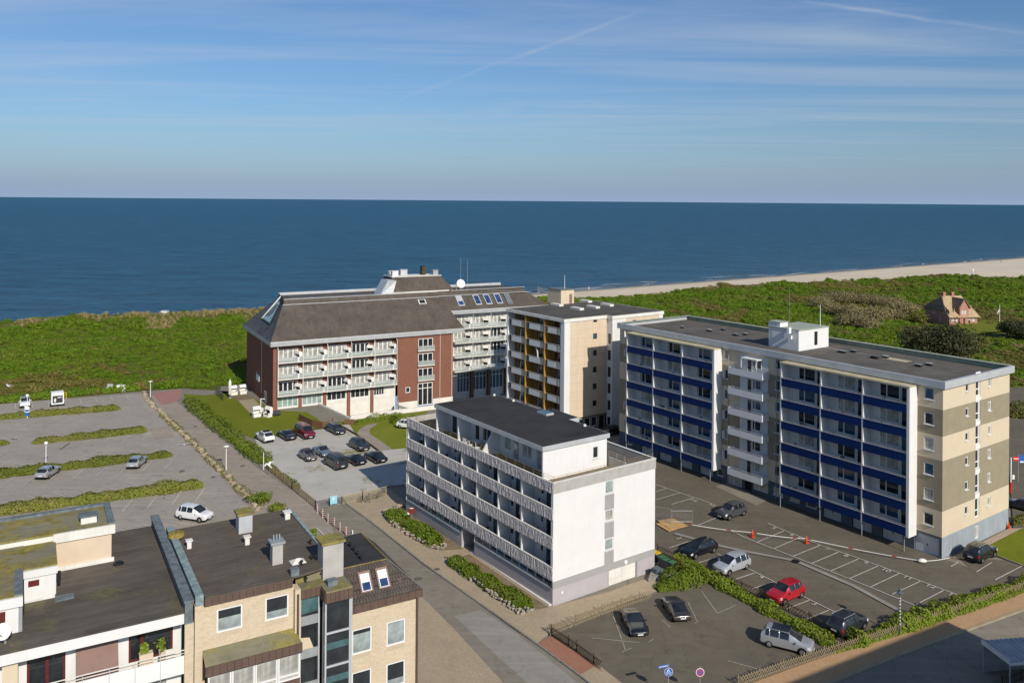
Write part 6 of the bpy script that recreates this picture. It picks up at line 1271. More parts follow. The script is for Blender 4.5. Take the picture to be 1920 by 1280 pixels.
# apartment house behind the camera position, right of the frame: its shadow lies on the side road
FSH = Frame((36.0, 40.4), 29.3)
sh = root_at(FSH, 'apartment_house', 'tall pale rendered apartment house across the side road that throws the wide shadow', 'apartment house')
hs_ = [(1.5 + 3.7 * i, 3.2 + 3.7 * i, .9 + 2.75 * k, 2.3 + 2.75 * k) for k in range(7) for i in range(6)]
m = M(); m.wall('y', -10, 0, 24, 0, 19.6, hs_, .12); m.wall('x', 0, -10, 0, 0, 19.6); m.quad((24, -10, 0), (24, 0, 0), (24, 0, 19.6), (24, -10, 19.6)); m.quad((24, 0, 0), (0, 0, 0), (0, 0, 19.6), (24, 0, 19.6)); m.obj('wall', MT['cream_pale'], sh)
for q in hs_[::1]: window(sh, 'y', -10, (q[0] + q[1]) / 2, q[2], 1.7, 1.4, 'g_dark', 'w', .1, (.5,), depth=.04)
m = M(); m.box(-.2, 24.2, -10.2, .2, 19.6, 20.1); m.obj('roof', MT['felt_block'], sh)
# ------------------------------------------------------------------ DUNE PLANTS
def dune_at(px, py, zg=1.0):
    p = P(px, py, zg)
    for _ in range(4): p = P(px, py, heightz(p.x, p.y))
    return p
def ter(p): return (p.x, p.y, heightz(p.x, p.y) - .05)
s1 = bush('rose_bush', 'round dense green rose bush at the seaward edge of the car park', 'bush', ter(P(150, 722)), 1.0, 1.2, 300, 'leaf_dune', .10, .22)
s2 = bush('rose_bush', 'low spreading green rose bush above the parking edge near the grey cabinets', 'bush', ter(P(190, 715)), 1.2, 1.0, 300, 'leaf_dune', .10, .22)
s3 = bush('rose_bush', 'olive brown rose bush behind the white advertising trailer', 'bush', ter(P(130, 708)), 1.0, 0.9, 260, 'leaf_olive', .09, .2)
m = M()
def tuft_mesh(n=70):
    m = M()
    for i in range(n):
        a_ = rnd.uniform(0, 6.28); r = rnd.uniform(0, .5); b = Vector((math.cos(a_) * r, math.sin(a_) * r, 0)); t = b * 1.9 + Vector((rnd.uniform(-.2, .2), rnd.uniform(-.2, .2), rnd.uniform(.5, 1.0))); w = Vector((-math.sin(a_), math.cos(a_), 0)) * .035
        m.tri(b - w, b + w, t)
    return m
gt = thing('marram_tuft', 'pale dry tuft of marram grass on the dune edge beside the white beach box', 'grass tuft', ter(dune_at(330, 588))); s4 = tuft_mesh().obj('blades', MT['leaf_marram'], gt, kind='stuff')
def foli(r): return [c for c in r.children if c.name.startswith('foliage')][0]
N = 400000
xs = nrng.uniform(-330, 560, N); ys_ = nrng.uniform(120, 640, N)
dist = np.hypot(xs, ys_); S__ = CL.x * xs + CL.y * ys_; T__ = CE.x * xs + CE.y * ys_
prob = np.minimum(1, (215 / dist) ** 1.1)
ok = (nrng.random(N) < prob) & (np.abs(xs / ys_ - .0) < .72) & (S__ < edge_s(T__) + 3 - 5 * vnoise(xs, ys_, 14, 9))
xs, ys_, dist, S__, T__ = xs[ok], ys_[ok], dist[ok], S__[ok], T__[ok]
D__ = polydist(xs, ys_, TOWN); lawnm = (((xs - 152) / 19) ** 2 + ((ys_ - 262) / 15) ** 2) < 1
hx = np.array([FTH.loc((a, b)) for a, b in zip(xs, ys_)]); inh = (hx[:, 0] > -3) & (hx[:, 0] < 14) & (hx[:, 1] > -12) & (hx[:, 1] < 14)
ok = (D__ > 1.2) & ~lawnm & ~inh & ((vnoise(xs, ys_, 13, 20) + .35 * vnoise(xs, ys_, 3.5, 21) < 1.02) | (nrng.random(len(xs)) < .25)); xs, ys_, dist, S__, T__, D__ = xs[ok], ys_[ok], dist[ok], S__[ok], T__[ok], D__[ok]
zs = height(xs, ys_) - .12; es_ = edge_s(T__)
sc = .66 * np.maximum(1.0, (dist / 215) ** .55) * np.where(nrng.random(len(xs)) < .07, nrng.uniform(1.35, 1.8, len(xs)), nrng.uniform(.55, 1.25, len(xs))) * (.7 + .6 * vnoise(xs, ys_, 9, 12))
big = vnoise(xs, ys_, 30, 13); mid = vnoise(xs, ys_, 7, 14)
marr = ((S__ > es_ - 26) & (T__ < 150) & (vnoise(xs, ys_, 9, 15) + .25 * np.clip((S__ - es_ + 26) / 26, 0, 1) > .62)) | ((S__ > es_ - 6) & (vnoise(xs, ys_, 11, 16) > .45))
marr = (marr & (vnoise(xs, ys_, 22, 17) > .25)) | ((vnoise(xs, ys_, 17, 18) > .86) & (vnoise(xs, ys_, 4, 19) > .4) & (T__ > 150))
oliv = ~marr & ((big * .6 + mid * .5 + .25 * np.clip(1 - D__ / 30, 0, 1) * (T__ < 40)) > .68)
pick = nrng.random(len(xs)); pts = np.stack([xs, ys_, zs], -1); print('SCRUB', len(xs))
for nm, msk, src, k in (('rose_scrub', ~marr & ~oliv & (pick < .55), foli(s1), 1.0), ('rose_scrub', ~marr & ~oliv & (pick >= .55), foli(s2), 1.0), ('olive_scrub', oliv, foli(s3), 1.0), ('marram_grass', marr, s4, 1.15)):
    scatter(nm, pts[msk], src, sc[msk] * k)
for i, (px, py, r, h) in enumerate(((1540, 576, 5, 4.5), (1566, 568, 5.5, 5), (1598, 568, 6, 5), (1634, 572, 6, 5), (1668, 576, 6, 4.6), (1698, 584, 5, 4), (1572, 592, 5.5, 5), (1606, 598, 6, 5.5), (1644, 600, 6, 5.5), (1678, 600, 5, 4.5), (1590, 612, 4.5, 4.5), (1626, 616, 4.5, 4.5))):
    p = dune_at(px, py); bush('willow_shrub', 'pale grey green willow shrub in the thicket left of the thatched house', 'shrub', (p.x, p.y, p.z - .2), r, h, 2600, 'leaf_willow', .14, .34, 'willow thicket in the dunes', lumps=9)
p = dune_at(1762, 684); bush('dark_tree', 'broad dark evergreen tree in front of the thatched house', 'tree', (p.x, p.y, p.z), 8.8, 10.5, 9000, 'leaf_dark', .18, .42, trunk=True, lumps=13)
p = dune_at(1912, 634); bush('dark_tree', 'dark evergreen bush right of the flagpole', 'tree', (p.x, p.y, p.z), 6.5, 5.5, 4500, 'leaf_dark', .18, .4, trunk=True, lumps=9)
p = dune_at(1722, 606); bush('garden_tree', 'brownish bushy tree against the left wall of the thatched house', 'tree', (p.x, p.y, p.z), 3.4, 3.4, 2200, 'leaf_olive', .15, .34, trunk=True, lumps=8)
sheet_mesh('house_lawn', [dune_at(*q)[:2] for q in ((1786, 612), (1835, 600), (1905, 600), (1915, 618), (1840, 628), (1800, 626))], .32, 'lawn')
fp = dune_at(1874, 620); t = thing('flagpole', 'white flagpole with a small pale pennant on the lawn by the thatched house', 'flagpole', (fp.x, fp.y, fp.z)); m = M(); m.tube([(0, 0, 0), (0, 0, 8.4)], [.11, .06], 8); m.obj('pole', MT['lamp_white'], t); m = M(); m.add(((0, 0, 7.0), (-.1, 0, 6.2), (-.75, .02, 5.2), (-.6, .03, 6.0)), ((0, 1, 2, 3), (3, 2, 1, 0))); m.obj('pennant', MT['white_clean'], t)
bp = dune_at(1824, 519); t = thing('beach_beacon', 'white beacon post on the far dune edge above the beach', 'post', (bp.x, bp.y, bp.z)); m = M(); m.tube([(0, 0, 0), (0, 0, 4.2)], .28, 8); m.box(-.5, .5, -.1, .1, 3.2, 4.2); m.obj('post', MT['lamp_white'], t)
bx_ = dune_at(309, 590); t = thing('beach_box', 'white box shaped beach hut on the dune edge left of the hotel', 'hut', (bx_.x, bx_.y, bx_.z)); m = M(); m.box(-1.3, 1.3, -1, 1, -.6, 1.7); m.obj('wall', MT['white_clean'], t); m = M(); m.box(-1.4, 1.4, -1.1, 1.1, 1.7, 1.8); m.obj('roof', MT['alu'], t); m = M(); m.box(-2.6, -1.4, -.5, .5, -.5, .7); m.obj('side_box', MT['white_clean'], t)
for px, py in ((201, 589), (395, 577)):
    p = dune_at(px, py); t = thing('marker_post', 'small white marker post on the dune edge, ' + ('left' if px < 300 else 'right') + ' of the white beach hut', 'post', (p.x, p.y, p.z)); m = M(); m.tube([(0, 0, 0), (0, 0, 1.2)], .16, 6); m.lathe([(.3, 1.0), (.3, 1.5), (.0, 1.6)], 0, 0, 8); m.obj('post', MT['lamp_white'], t)
sp = dune_at(1014, 548); t = thing('beach_shelter', 'dark pitched beach shelter at the dune edge behind the hotel wing', 'shelter', (sp.x, sp.y, sp.z)); m = M(); m.add(((-2, -2, 0), (2, -2, 0), (2, 2, 0), (-2, 2, 0), (-2, -2, 3.2), (2, -2, 1.8), (2, 2, 1.8), (-2, 2, 3.2)), ((4, 5, 6, 7), (0, 1, 5, 4), (1, 2, 6, 5), (2, 3, 7, 6), (3, 0, 4, 7))); m.obj('roof_panel', MT['base_dark'], t)

# hedges ------------------------------------------------------------------
ISL = [([(-120, 797), (0, 785), (120, 775), (226, 767)], 2.2, .8, 'second verge strip from the dunes in the left car park'), ([(-90, 842), (17, 832)], 2.0, .8, 'short verge strip at the left end of the third row of the car park'),
       ([(60, 831), (160, 821), (276, 808)], 2.2, .85, 'verge strip in the third row of the car park behind the empty bays'), ([(-110, 905), (0, 893), (160, 874), (323, 854)], 2.2, .9, 'verge strip behind the two parked silver hatchbacks'), ([(-120, 978), (0, 962), (200, 936), (380, 911)], 2.5, 1.0, 'longest green verge strip just behind the mossy roof')]
for pts, w, h, l in ISL: hedge('verge_hedge', l if len(l.split()) > 13 else 'low green ' + l, 'hedge', pts, w, h, 105, 'leaf_verge', .07, .17, 'green strips in the car park', rough=.3)
hedge('hedge', 'green hedge along the hotel lawn beside the foot path', 'hedge', [(352, 752), (385, 782), (420, 810), (455, 838), (480, 858), (500, 868)], 2.6, 1.2, 55, rough=.5)
hedge('verge_hedge', 'thin straggly verge under the path fence', 'hedge', [(500, 872), (530, 895), (560, 917)], 1.0, .5, 50, 'leaf_verge')
hedge('hedge', 'shorter hedge left of the entrance path of the white patterned house', 'hedge', [(727, 966), (760, 985), (795, 1008), (824, 1028)], 1.7, 1.05, 150)
hedge('hedge', 'longer hedge right of the entrance path of the white patterned house', 'hedge', [(846, 1054), (885, 1080), (930, 1108), (970, 1132), (996, 1145)], 1.75, 1.05, 150)
hedge('hedge', 'thick bright green hedge block behind the brown sports coupe', 'hedge', [(1232, 1108), (1265, 1097), (1300, 1086), (1318, 1078)], 3.0, 1.4, 90, rough=.5)
hedge('hedge', 'long hedge between the small car park and the big parking yard', 'hedge', [(1262, 1050), (1330, 1087), (1400, 1126), (1470, 1163), (1530, 1195), (1566, 1216)], 1.5, .8, 120, rough=.45)
hedge('hedge', 'hedge along the roadside lattice fence on the right', 'hedge', [(1596, 1209), (1650, 1190), (1720, 1167), (1800, 1139), (1880, 1113), (1960, 1086)], 1.5, .85, 110, rough=.45)
hedge('verge_hedge', 'bright grass verge between the lattice fence and the orange pavement', 'hedge', [(1560, 1225), (1640, 1202), (1740, 1170), (1830, 1140), (1950, 1098)], .8, .45, 90, 'leaf_hedge', .06, .14)
hedge('hedge', 'dark clipped hedge in front of the dark car beside the striped block', 'hedge', [(1898, 985), (1930, 978), (1990, 968)], 1.4, 1.0, 60, 'leaf_olive')
hedge('hedge', 'brownish hedge across the rear road beyond the gable', 'hedge', [(1890, 782), (1930, 780), (1990, 776)], 4.5, 2.0, 35, 'leaf_olive', .12, .25)
hedge('hedge', 'ragged shrubs on the garden bank behind the gravel lot', 'hedge', [(735, 795), (760, 790), (790, 800), (790, 826)], 4.0, .7, 45, 'leaf_hedge', .1, .2, rough=.6)
hedge('hedge', 'wild strip of greenery under the hotel forecourt wall', 'hedge', [(665, 796), (700, 788), (740, 782), (762, 780)], 1.6, .8, 45, 'leaf_hedge', .08, .18, rough=.6)
hedge('hedge', 'ragged dune edge bushes along the car park head', 'hedge', [(-80, 762), (0, 753), (90, 744), (180, 736), (262, 729)], 3.0, 1.1, 40, 'leaf_dune', .1, .22, rough=.6)
for px, py, r, h, l in ((492, 942, 1.5, 1.5, 'round bright green shrub between the boulders and the foot path'), (520, 959, 1.3, 1.1, 'low bright green shrub at the path end beside the dark flat roof'), (585, 1005, .6, .8, 'small green shrub on the kerb behind the big chimney'), (500, 868, .8, 1.0, 'small shrub at the white pole beside the gravel lot')):
    p = P(px, py); bush('shrub', l, 'shrub', (p.x, p.y, 0), r, h, 900, 'leaf_hedge', .08, .18)
# boulders along the path
bpts = [P(*q) for q in ((268, 737), (283, 760), (300, 772), (318, 790), (345, 815), (370, 840), (398, 868), (425, 893), (445, 915), (468, 938), (485, 955))]
segl = [(b - a).length for a, b in zip(bpts[:-1], bpts[1:])]; tot = sum(segl); stones = []
for s_ in range(7):
    bm = bmesh.new(); bmesh.ops.create_icosphere(bm, subdivisions=2, radius=.5)
    for v in bm.verts:
        k = .85 + .55 * mnoise.noise(v.co * 2.3 + Vector((s_ * 7.7, 0, 0))); v.co = Vector((v.co.x * k * 1.15, v.co.y * k, max(-.2, v.co.z * k * .8)))
    me = bpy.data.meshes.new('boulder'); bm.to_mesh(me); bm.free(); me.materials.append(MT['stone']); stones.append(me)
d = 0.0
while d < tot:
    q = d; i = 0
    while q > segl[i] and i < len(segl) - 1: q -= segl[i]; i += 1
    p = bpts[i].lerp(bpts[i + 1], q / segl[i]); k = rnd.uniform(.5, 1.05)
    put('boulder', rnd.choice(stones), None, (p.x + rnd.uniform(-.2, .2), p.y + rnd.uniform(-.2, .2), .18 * k), rnd.uniform(0, 6.3), 'brown field boulder in the row between the car park and the foot path', 'boulder', 'boulders along the foot path', scale=(k, k * rnd.uniform(.8, 1.1), k * rnd.uniform(.8, 1.1))); d += rnd.uniform(.8, 1.6) * k
hedge('verge_hedge', 'thin weedy verge between the boulders and the foot path', 'hedge', [(300, 774), (345, 814), (398, 866), (445, 912), (485, 950)], 1.1, .3, 45, 'leaf_verge', .05, .13, rough=.7)
def rubble(name, label, pts, h=.55, w=.5, n_m=9):
    """low dry stone wall: single stones heaped along a line"""
    pts = [P(*q) for q in pts]; o0 = pts[0]; t = thing(name, label, 'wall', (o0.x, o0.y, 0)); m = M()
    ico = [(0, 0, 1), (.89, 0, .45), (.28, .85, .45), (-.72, .53, .45), (-.72, -.53, .45), (.28, -.85, .45), (.72, .53, -.45), (-.28, .85, -.45), (-.89, 0, -.45), (-.28, -.85, -.45), (.72, -.53, -.45), (0, 0, -1)]
    fc = [(0, 1, 2), (0, 2, 3), (0, 3, 4), (0, 4, 5), (0, 5, 1), (1, 6, 2), (2, 7, 3), (3, 8, 4), (4, 9, 5), (5, 10, 1), (6, 7, 2), (7, 8, 3), (8, 9, 4), (9, 10, 5), (10, 6, 1), (11, 7, 6), (11, 8, 7), (11, 9, 8), (11, 10, 9), (11, 6, 10)]
    for a, b in zip(pts[:-1], pts[1:]):
        L_ = (b - a).length; dn = (b - a).normalized(); nn = Vector((-dn.y, dn.x, 0))
        for k in range(int(L_ * n_m)):
            c = a + dn * rnd.uniform(0, L_) + nn * rnd.uniform(-w / 2, w / 2) + Vector((0, 0, rnd.uniform(.05, h))) - o0; s = Vector((rnd.uniform(.12, .24), rnd.uniform(.1, .2), rnd.uniform(.08, .16)))
            m.add([(c.x + v[0] * s.x, c.y + v[1] * s.y, max(0, c.z + v[2] * s.z)) for v in ico], fc, rnd.choice((0, 1)))
    m.obj('stone_pile', [MT['stone_grey'], MT['stone']], t, kind='stuff'); return t
rubble('dry_stone_wall', 'rubble stone edging of the shorter hedge bed by the white house', [(764, 948), (720, 963), (738, 986), (780, 1012), (820, 1034), (836, 1026)])
rubble('dry_stone_wall', 'rubble stone edging of the longer hedge bed by the white house', [(842, 1049), (868, 1079), (920, 1114), (975, 1152), (1006, 1143)])
rubble('dry_stone_wall', 'mossy rubble bank below the hedge of the hotel lawn', [(345, 750), (375, 779), (410, 806), (450, 836), (490, 864)], .5, .9, 8)
for l, q in (('bare soil bed in front of the white house left of its entrance', [(764, 946), (722, 963), (738, 985), (824, 1033), (868, 1030)]), ('bare soil bed in front of the white house right of its entrance', [(880, 1040), (846, 1050), (870, 1080), (975, 1151), (1028, 1139)])):
    sheet('planting_bed', q, 'soil')
kerb('kerb', [(772, 952), (868, 1024)], .3, .1, 'white_old'); kerb('kerb', [(884, 1036), (1032, 1136)], .3, .1, 'white_old')
# ------------------------------------------------------------------ CARS
def paint(name, col, metal=0.0, rough=.28):
    t = NT(name); t.b.inputs['Coat Weight'].default_value = .8; t.b.inputs['Coat Roughness'].default_value = .05
    g = t.noise(1.4, 3); c = t.mix(t.rng(g, .35, .7, 0, .12), col, tuple(v * .7 + .02 for v in col)); return t.done(c, rough, .5, metal)
CP = {'white': paint('white car paint', (.74, .74, .73)), 'silver': paint('silver car paint', (.42, .43, .44), .4), 'silver2': paint('light silver car paint', (.50, .52, .54), .35), 'grey': paint('grey car paint', (.075, .082, .09), .3), 'dark': paint('anthracite car paint', (.030, .034, .040), .2), 'black': paint('black car paint', (.008, .009, .011)), 'navy': paint('dark blue car paint', (.010, .014, .030)),
      'red': paint('red car paint', (.38, .008, .016)), 'wine': paint('wine red car paint', (.13, .010, .018)), 'greige': paint('grey brown car paint', (.17, .155, .14), .3), 'bluegrey': paint('blue grey car paint', (.20, .24, .29), .4), 'bronze': paint('dark bronze car paint', (.050, .042, .040), .3)}
M_HEAD = plain('headlamp glass', (.62, .63, .64), .1, .8, 0); M_TAIL = plain('tail lamp', (.33, .008, .01), .2, .6, 0); M_PLATE = plain('number plate', (.72, .72, .70), .5, .3, 0)
BODY, GL, HEADM, TAILM, BLK = 0, 1, 2, 3, 4
def car_shape(kind):
    """half-length stations: x, sill z, belt z, top z, half width low, half width belt, half width top"""
    S = {}
    if kind == 'suv':   L, W, H, hood, rear = 4.45, 1.86, 1.66, 1.02, 'hatch'
    elif kind == 'hatch': L, W, H, hood, rear = 4.25, 1.80, 1.48, .92, 'hatch'
    elif kind == 'mini':  L, W, H, hood, rear = 3.85, 1.74, 1.43, .93, 'hatch'
    elif kind == 'mpv':   L, W, H, hood, rear = 4.55, 1.84, 1.68, 1.02, 'mpv'
    elif kind == 'van':   L, W, H, hood, rear = 5.0, 1.95, 1.98, 1.18, 'van'
    elif kind == 'estate': L, W, H, hood, rear = 4.75, 1.84, 1.48, .90, 'estate'
    elif kind == 'coupe': L, W, H, hood, rear = 4.45, 1.86, 1.31, .78, 'coupe'
    elif kind == 'sedan': L, W, H, hood, rear = 4.75, 1.85, 1.42, .88, 'sedan'
    h = L / 2; w = W / 2; b = hood; st = [(h, .34, b - .33, b - .24, w * .70, w * .72, w * .5), (h - .10, .24, b - .20, b - .10, w * .90, w * .90, w * .6), (h - .45, .21, b - .09, b + .0, w * .97, w * .95, w * .62)]
    cow = {'van': .85, 'mpv': 1.0, 'coupe': 1.45, 'sedan': 1.4}.get(kind, 1.18); wst = {'van': 1.55, 'mpv': 2.0, 'coupe': 2.2, 'sedan': 2.15, 'suv': 1.85}.get(kind, 1.95)
    st.append((h - cow, .20, b, b + .06, w * .98, w * .96, w * .70)); st.append((h - wst, .20, b + .04, H - .04, w * .98, w * .97, w * .74))
    roofend = {'hatch': .70, 'mpv': .50, 'van': .28, 'estate': .62, 'coupe': 1.75, 'sedan': 1.55}[rear]; tail = {'hatch': .22, 'mpv': .12, 'van': .08, 'estate': .16, 'coupe': .62, 'sedan': .78}[rear]
    x0 = h - wst; x1 = -h + roofend; 
    for f in (.385, .415, .80, .83): st.append((x0 + (x1 - x0) * f, .20, b + .05, H - (.0 if f < .6 else .02), w, w * .975, w * .74))
    st.append((x1, .22, b + .06, H - .06, w * .99, w * .96, w * .72)); st.append((-h + tail, .26, b + .04, b + .10, w * .97, w * .93, w * .70))
    if rear in ('sedan', 'coupe'): st.append((-h + .12, .28, b - .02, b + .04, w * .95, w * .90, w * .62))
    st.append((-h + .04, .30, b - .16, b - .08, w * .90, w * .86, w * .58)); st.append((-h, .36, b - .34, b - .26, w * .82, w * .80, w * .5)); return L, W, H, st
def car_mesh(kind):
    L, W, H, st = car_shape(kind); bm = bmesh.new(); rows = []
    for (x, zl, zb, zt, wl__, wb_, wt_) in st:
        zm = zl + (zb - zl) * .55; half = [(wl__ * .90, zl), (wl__ * .985, zl + .12), (wl__ * 1.0, zm), (wb_, zb), (wt_, zt - .05 * (zt - zb > .2)), (wt_ * .5, zt)]
        rows.append([bm.verts.new((x, y, z)) for y, z in half] + [bm.verts.new((x, -y, z)) for y, z in half[::-1]])
    n = len(st); ws, re = 3, n - (5 if kind in ('sedan', 'coupe') else 4)   # windscreen station, roof end station
    for i in range(n - 1):
        for j in range(11):
            a, b, c, d = rows[i][j], rows[i][j + 1], rows[i + 1][j + 1], rows[i + 1][j]; f = bm.faces.new((a, b, c, d)); f.smooth = True; mi = BODY; jj = min(j, 10 - j)
            if jj == 3 and ws + 1 <= i < re: mi = BODY if i - ws - 1 in (1, 3) else GL
            if i == ws and jj in (4, 5): mi = GL
            if i == re and jj in (4, 5): mi = GL
            if jj == 2 and i == 1: mi = HEADM
            if jj == 2 and i == n - 3: mi = TAILM
            if jj == 0: mi = BLK
            f.material_index = mi
    for row, fl in ((rows[0], 1), (rows[-1], 0)):
        for k in range(5):
            vs = (row[k], row[11 - k], row[10 - k], row[k + 1]); f = bm.faces.new(vs if fl else vs[::-1]); f.material_index = BLK if k in (0, 1) else BODY; f.smooth = True
    bm.normal_update(); bmesh.ops.recalc_face_normals(bm, faces=bm.faces)
    cl = bm.edges.layers.float.new('crease_edge')
    for e in bm.edges:
        ms = {f.material_index for f in e.link_faces}
        if len(ms) > 1: e[cl] = .92 if GL in ms else .55
    cv = bm.verts.layers.float.new('crease_vert')
    for v in bm.verts:
        ms = {f.material_index for f in v.link_faces}
        if GL in ms and len(ms) > 1: v[cv] = .85
    me = bpy.data.meshes.new('car_cage'); bm.to_mesh(me); bm.free()
    ob = bpy.data.objects.new('car_cage', me); COL.objects.link(ob); md = ob.modifiers.new('s', 'SUBSURF'); md.levels = 2; md.render_levels = 2
    dg = bpy.context.evaluated_depsgraph_get(); ev = bpy.data.meshes.new_from_object(ob.evaluated_get(dg)); bpy.data.objects.remove(ob); bpy.data.meshes.remove(me)
    V = np.empty(len(ev.vertices) * 3, np.float32); ev.vertices.foreach_get('co', V); V = V.reshape(-1, 3); out = {}; lo_, hi_ = V.min(0), V.max(0); V = (V - (lo_ + hi_) / 2 * np.array([1, 1, 0])) * np.array([L, W, 1]) / np.array([hi_[0] - lo_[0], hi_[1] - lo_[1], 1]); V[:, 2] = .2 + (V[:, 2] - lo_[2]) * (H - .2) / (hi_[2] - lo_[2])
    def take(sel):
        fs = [tuple(ev.polygons[p].vertices) for p in sel]; used = sorted({i for f in fs for i in f}); mp_ = {u: k for k, u in enumerate(used)}; m = bpy.data.meshes.new('p'); m.from_pydata([tuple(V[u]) for u in used], [], [tuple(mp_[i] for i in f) for f in fs]); m.polygons.foreach_set('use_smooth', [True] * len(fs)); m.materials.append(None); m.update(); return m
    cen = {p.index: p.center for p in ev.polygons}; mi = {p.index: p.material_index for p in ev.polygons}
    G = {}
    for p in mi:
        c = cen[p]; k = {BODY: 'body', BLK: 'bumper_trim', HEADM: 'headlight', TAILM: 'tail_light', GL: 'glass'}[mi[p]]
        if k in ('headlight', 'tail_light'): k += '+' if c.y > 0 else '-'
        if k == 'glass':
            xw = (st[ws][0] + st[ws + 1][0]) / 2
            nrm = ev.polygons[p].normal
            k = 'windscreen' if nrm.x > .25 and abs(nrm.y) < .75 and c.x > 0 else ('rear_window' if nrm.x < -.2 and abs(nrm.y) < .75 and c.x < 0 else 'side_window' + ('+' if c.y > 0 else '-'))
        G.setdefault(k, []).append(p)
    for k, sel in G.items(): out[k] = take(sel)
    bpy.data.meshes.remove(ev); out['dim'] = (L, W, H, st[3][0], H); return out
def wheel_meshes(r=.32, w=.21):
    m = M(); n = 20; prof = [(r * .62, -w / 2), (r * .93, -w / 2), (r, -w / 2 + .03), (r, w / 2 - .03), (r * .93, w / 2), (r * .62, w / 2)]
    vs = [(q * math.cos(6.2832 * k / n), y, q * math.sin(6.2832 * k / n)) for q, y in prof for k in range(n)]
    m.add(vs, [(i * n + k, i * n + (k + 1) % n, (i + 1) * n + (k + 1) % n, (i + 1) * n + k) for i in range(5) for k in range(n)]); ty = m.mesh('tyre', MT['rubber'], True)
    m = M()
    for s in (-1, 1):
        y = s * (w / 2 - .012); m.add([(0, y - s * .03, 0)] + [(r * .62 * math.cos(6.2832 * k / 20), y - s * .05, r * .62 * math.sin(6.2832 * k / 20)) for k in range(20)], [(0, k + 1, (k + 1) % 20 + 1) for k in range(20)], 1)
        for k in range(5):
            a_ = 6.2832 * k / 5; d = Vector((math.cos(a_), 0, math.sin(a_))); e = Vector((-math.sin(a_), 0, math.cos(a_))); q = [d * .03 + e * .05, d * r * .6 + e * .07, d * r * .6 - e * .07, d * .03 - e * .05]; m.add([v + Vector((0, y, 0)) for v in q], [(0, 1, 2, 3)], 0)
        m.add([(rr_ * math.cos(6.2832 * k / 20), y, rr_ * math.sin(6.2832 * k / 20)) for rr_ in (r * .52, r * .64) for k in range(20)], [(k, (k + 1) % 20, 20 + (k + 1) % 20, 20 + k) for k in range(20)], 0)
    return ty, m.mesh('rim', [MT['rim'], MT['black']])
TY, RIM = wheel_meshes(); _cars = {}
m = M(); m.box(-.06, .06, -.10, .10, -.06, .07); MIRR = m.mesh('wing_mirror', None)
m = M(); m.box(-.012, .012, -.26, .26, -.055, .055); PLT = m.mesh('number_plate', M_PLATE)
m = M(); m.add([(0, 0, 0)] + [(.42 * math.cos(math.pi * k / 10), 0, .42 * math.sin(math.pi * k / 10)) for k in range(11)], [(0, k + 1, k + 2) for k in range(10)] + [(0, k + 2, k + 1) for k in range(10)]); ARCH = m.mesh('wheel_arch', MT['black'])
m = M(); m.tube([(-1.0, 0, .0), (-.9, 0, .05), (.75, 0, .05), (.85, 0, 0)], .022, 5); RAILM = m.mesh('roof_rail', MT['steel'])
def car(name, kind, col, label, at, ang, group=None, rails=False, roof=None, stripes=False, sunroof=False, cat='car', sc=1.0):
    """at = ground point under the middle of the car, ang = heading of its nose"""
    if kind not in _cars: _cars[kind] = car_mesh(kind)
    C_ = _cars[kind]; L, W, H = C_['dim'][:3]; t = thing(name, label, cat, (at[0], at[1], ZL), ang, group); t.scale = (sc, sc, sc)
    def part(nm, me, mat, loc=(0, 0, 0), parent=None, rz=0):
        o = put(nm, me, parent or t, loc, rz)
        if mat is not None and len(o.material_slots): o.material_slots[0].link = 'OBJECT'; o.material_slots[0].material = mat
        return o
    for k, me in C_.items():
        if k == 'dim': continue
        nm = k.rstrip('+-'); part(nm, me, {'body': CP[col], 'bumper_trim': MT['black'], 'headlight': M_HEAD, 'tail_light': M_TAIL}.get(nm, MT['g_car']))
    ax = L / 2 - (.86 if kind != 'van' else .9); rx = -L / 2 + .86
    for x in (ax, rx):
        for s in (-1, 1):
            w_ = part('wheel', TY, None, (x, s * (W / 2 - .10), .32)); put('rim', RIM, w_); a_ = part('wheel_arch', ARCH, None, (x, s * (W / 2 - .012), .30))
    for s in (-1, 1):
        mm = part('wing_mirror', MIRR, None, (C_['dim'][3] - .35, s * (W / 2 + .05), H * .62 if kind != 'coupe' else .85)); mm.data = MIRR
        if not mm.data.materials: mm.data.materials.append(None)
        mm.material_slots[0].link = 'OBJECT'; mm.material_slots[0].material = CP[col]
        if rails: part('roof_rail', RAILM, None, (-.55, s * W * .33, H + .005))
    part('number_plate', PLT, None, (L / 2 + .012, 0, .42)); part('number_plate', PLT, None, (-L / 2 - .012, 0, .56 if kind in ('coupe', 'sedan') else .62))
    if sunroof or roof:
        m = M(); n = 6; x0, x1 = C_['dim'][3] - 1.0, -L / 2 + (1.0 if kind != 'sedan' else 1.8); ww = W * (.30 if sunroof else .345)
        m.quad((x1, -ww, H + .004), (x0, -ww, H + .004), (x0, ww, H + .004), (x1, ww, H + .004)); m.obj('roof_panel' if roof else 'sunroof', CP[roof] if roof else MT['g_car'], t)
    if stripes:
        for s in (-1, 1):
            m = M(); m.quad((L / 2 - .3, s * .3 - .09, .965), (L / 2 - 1.1, s * .3 - .09, 1.02), (L / 2 - 1.1, s * .3 + .09, 1.02), (L / 2 - .3, s * .3 + .09, .965)); m.obj('bonnet_stripe', MT['black'], t)
    return t
def head_of(v): return math.atan2(v[1], v[0])
AL = head_of(FBB.L); AE = FBB.a
def nose_tail(px, ang, L, which):
    """car centre from the ground point under its nose or tail"""
    p = P(*px); s = -1 if which == 'nose' else 1; return (p.x + s * math.cos(ang) * L / 2, p.y + s * math.sin(ang) * L / 2)
GA = AL + .03; GR = 'cars on the gravel lot'
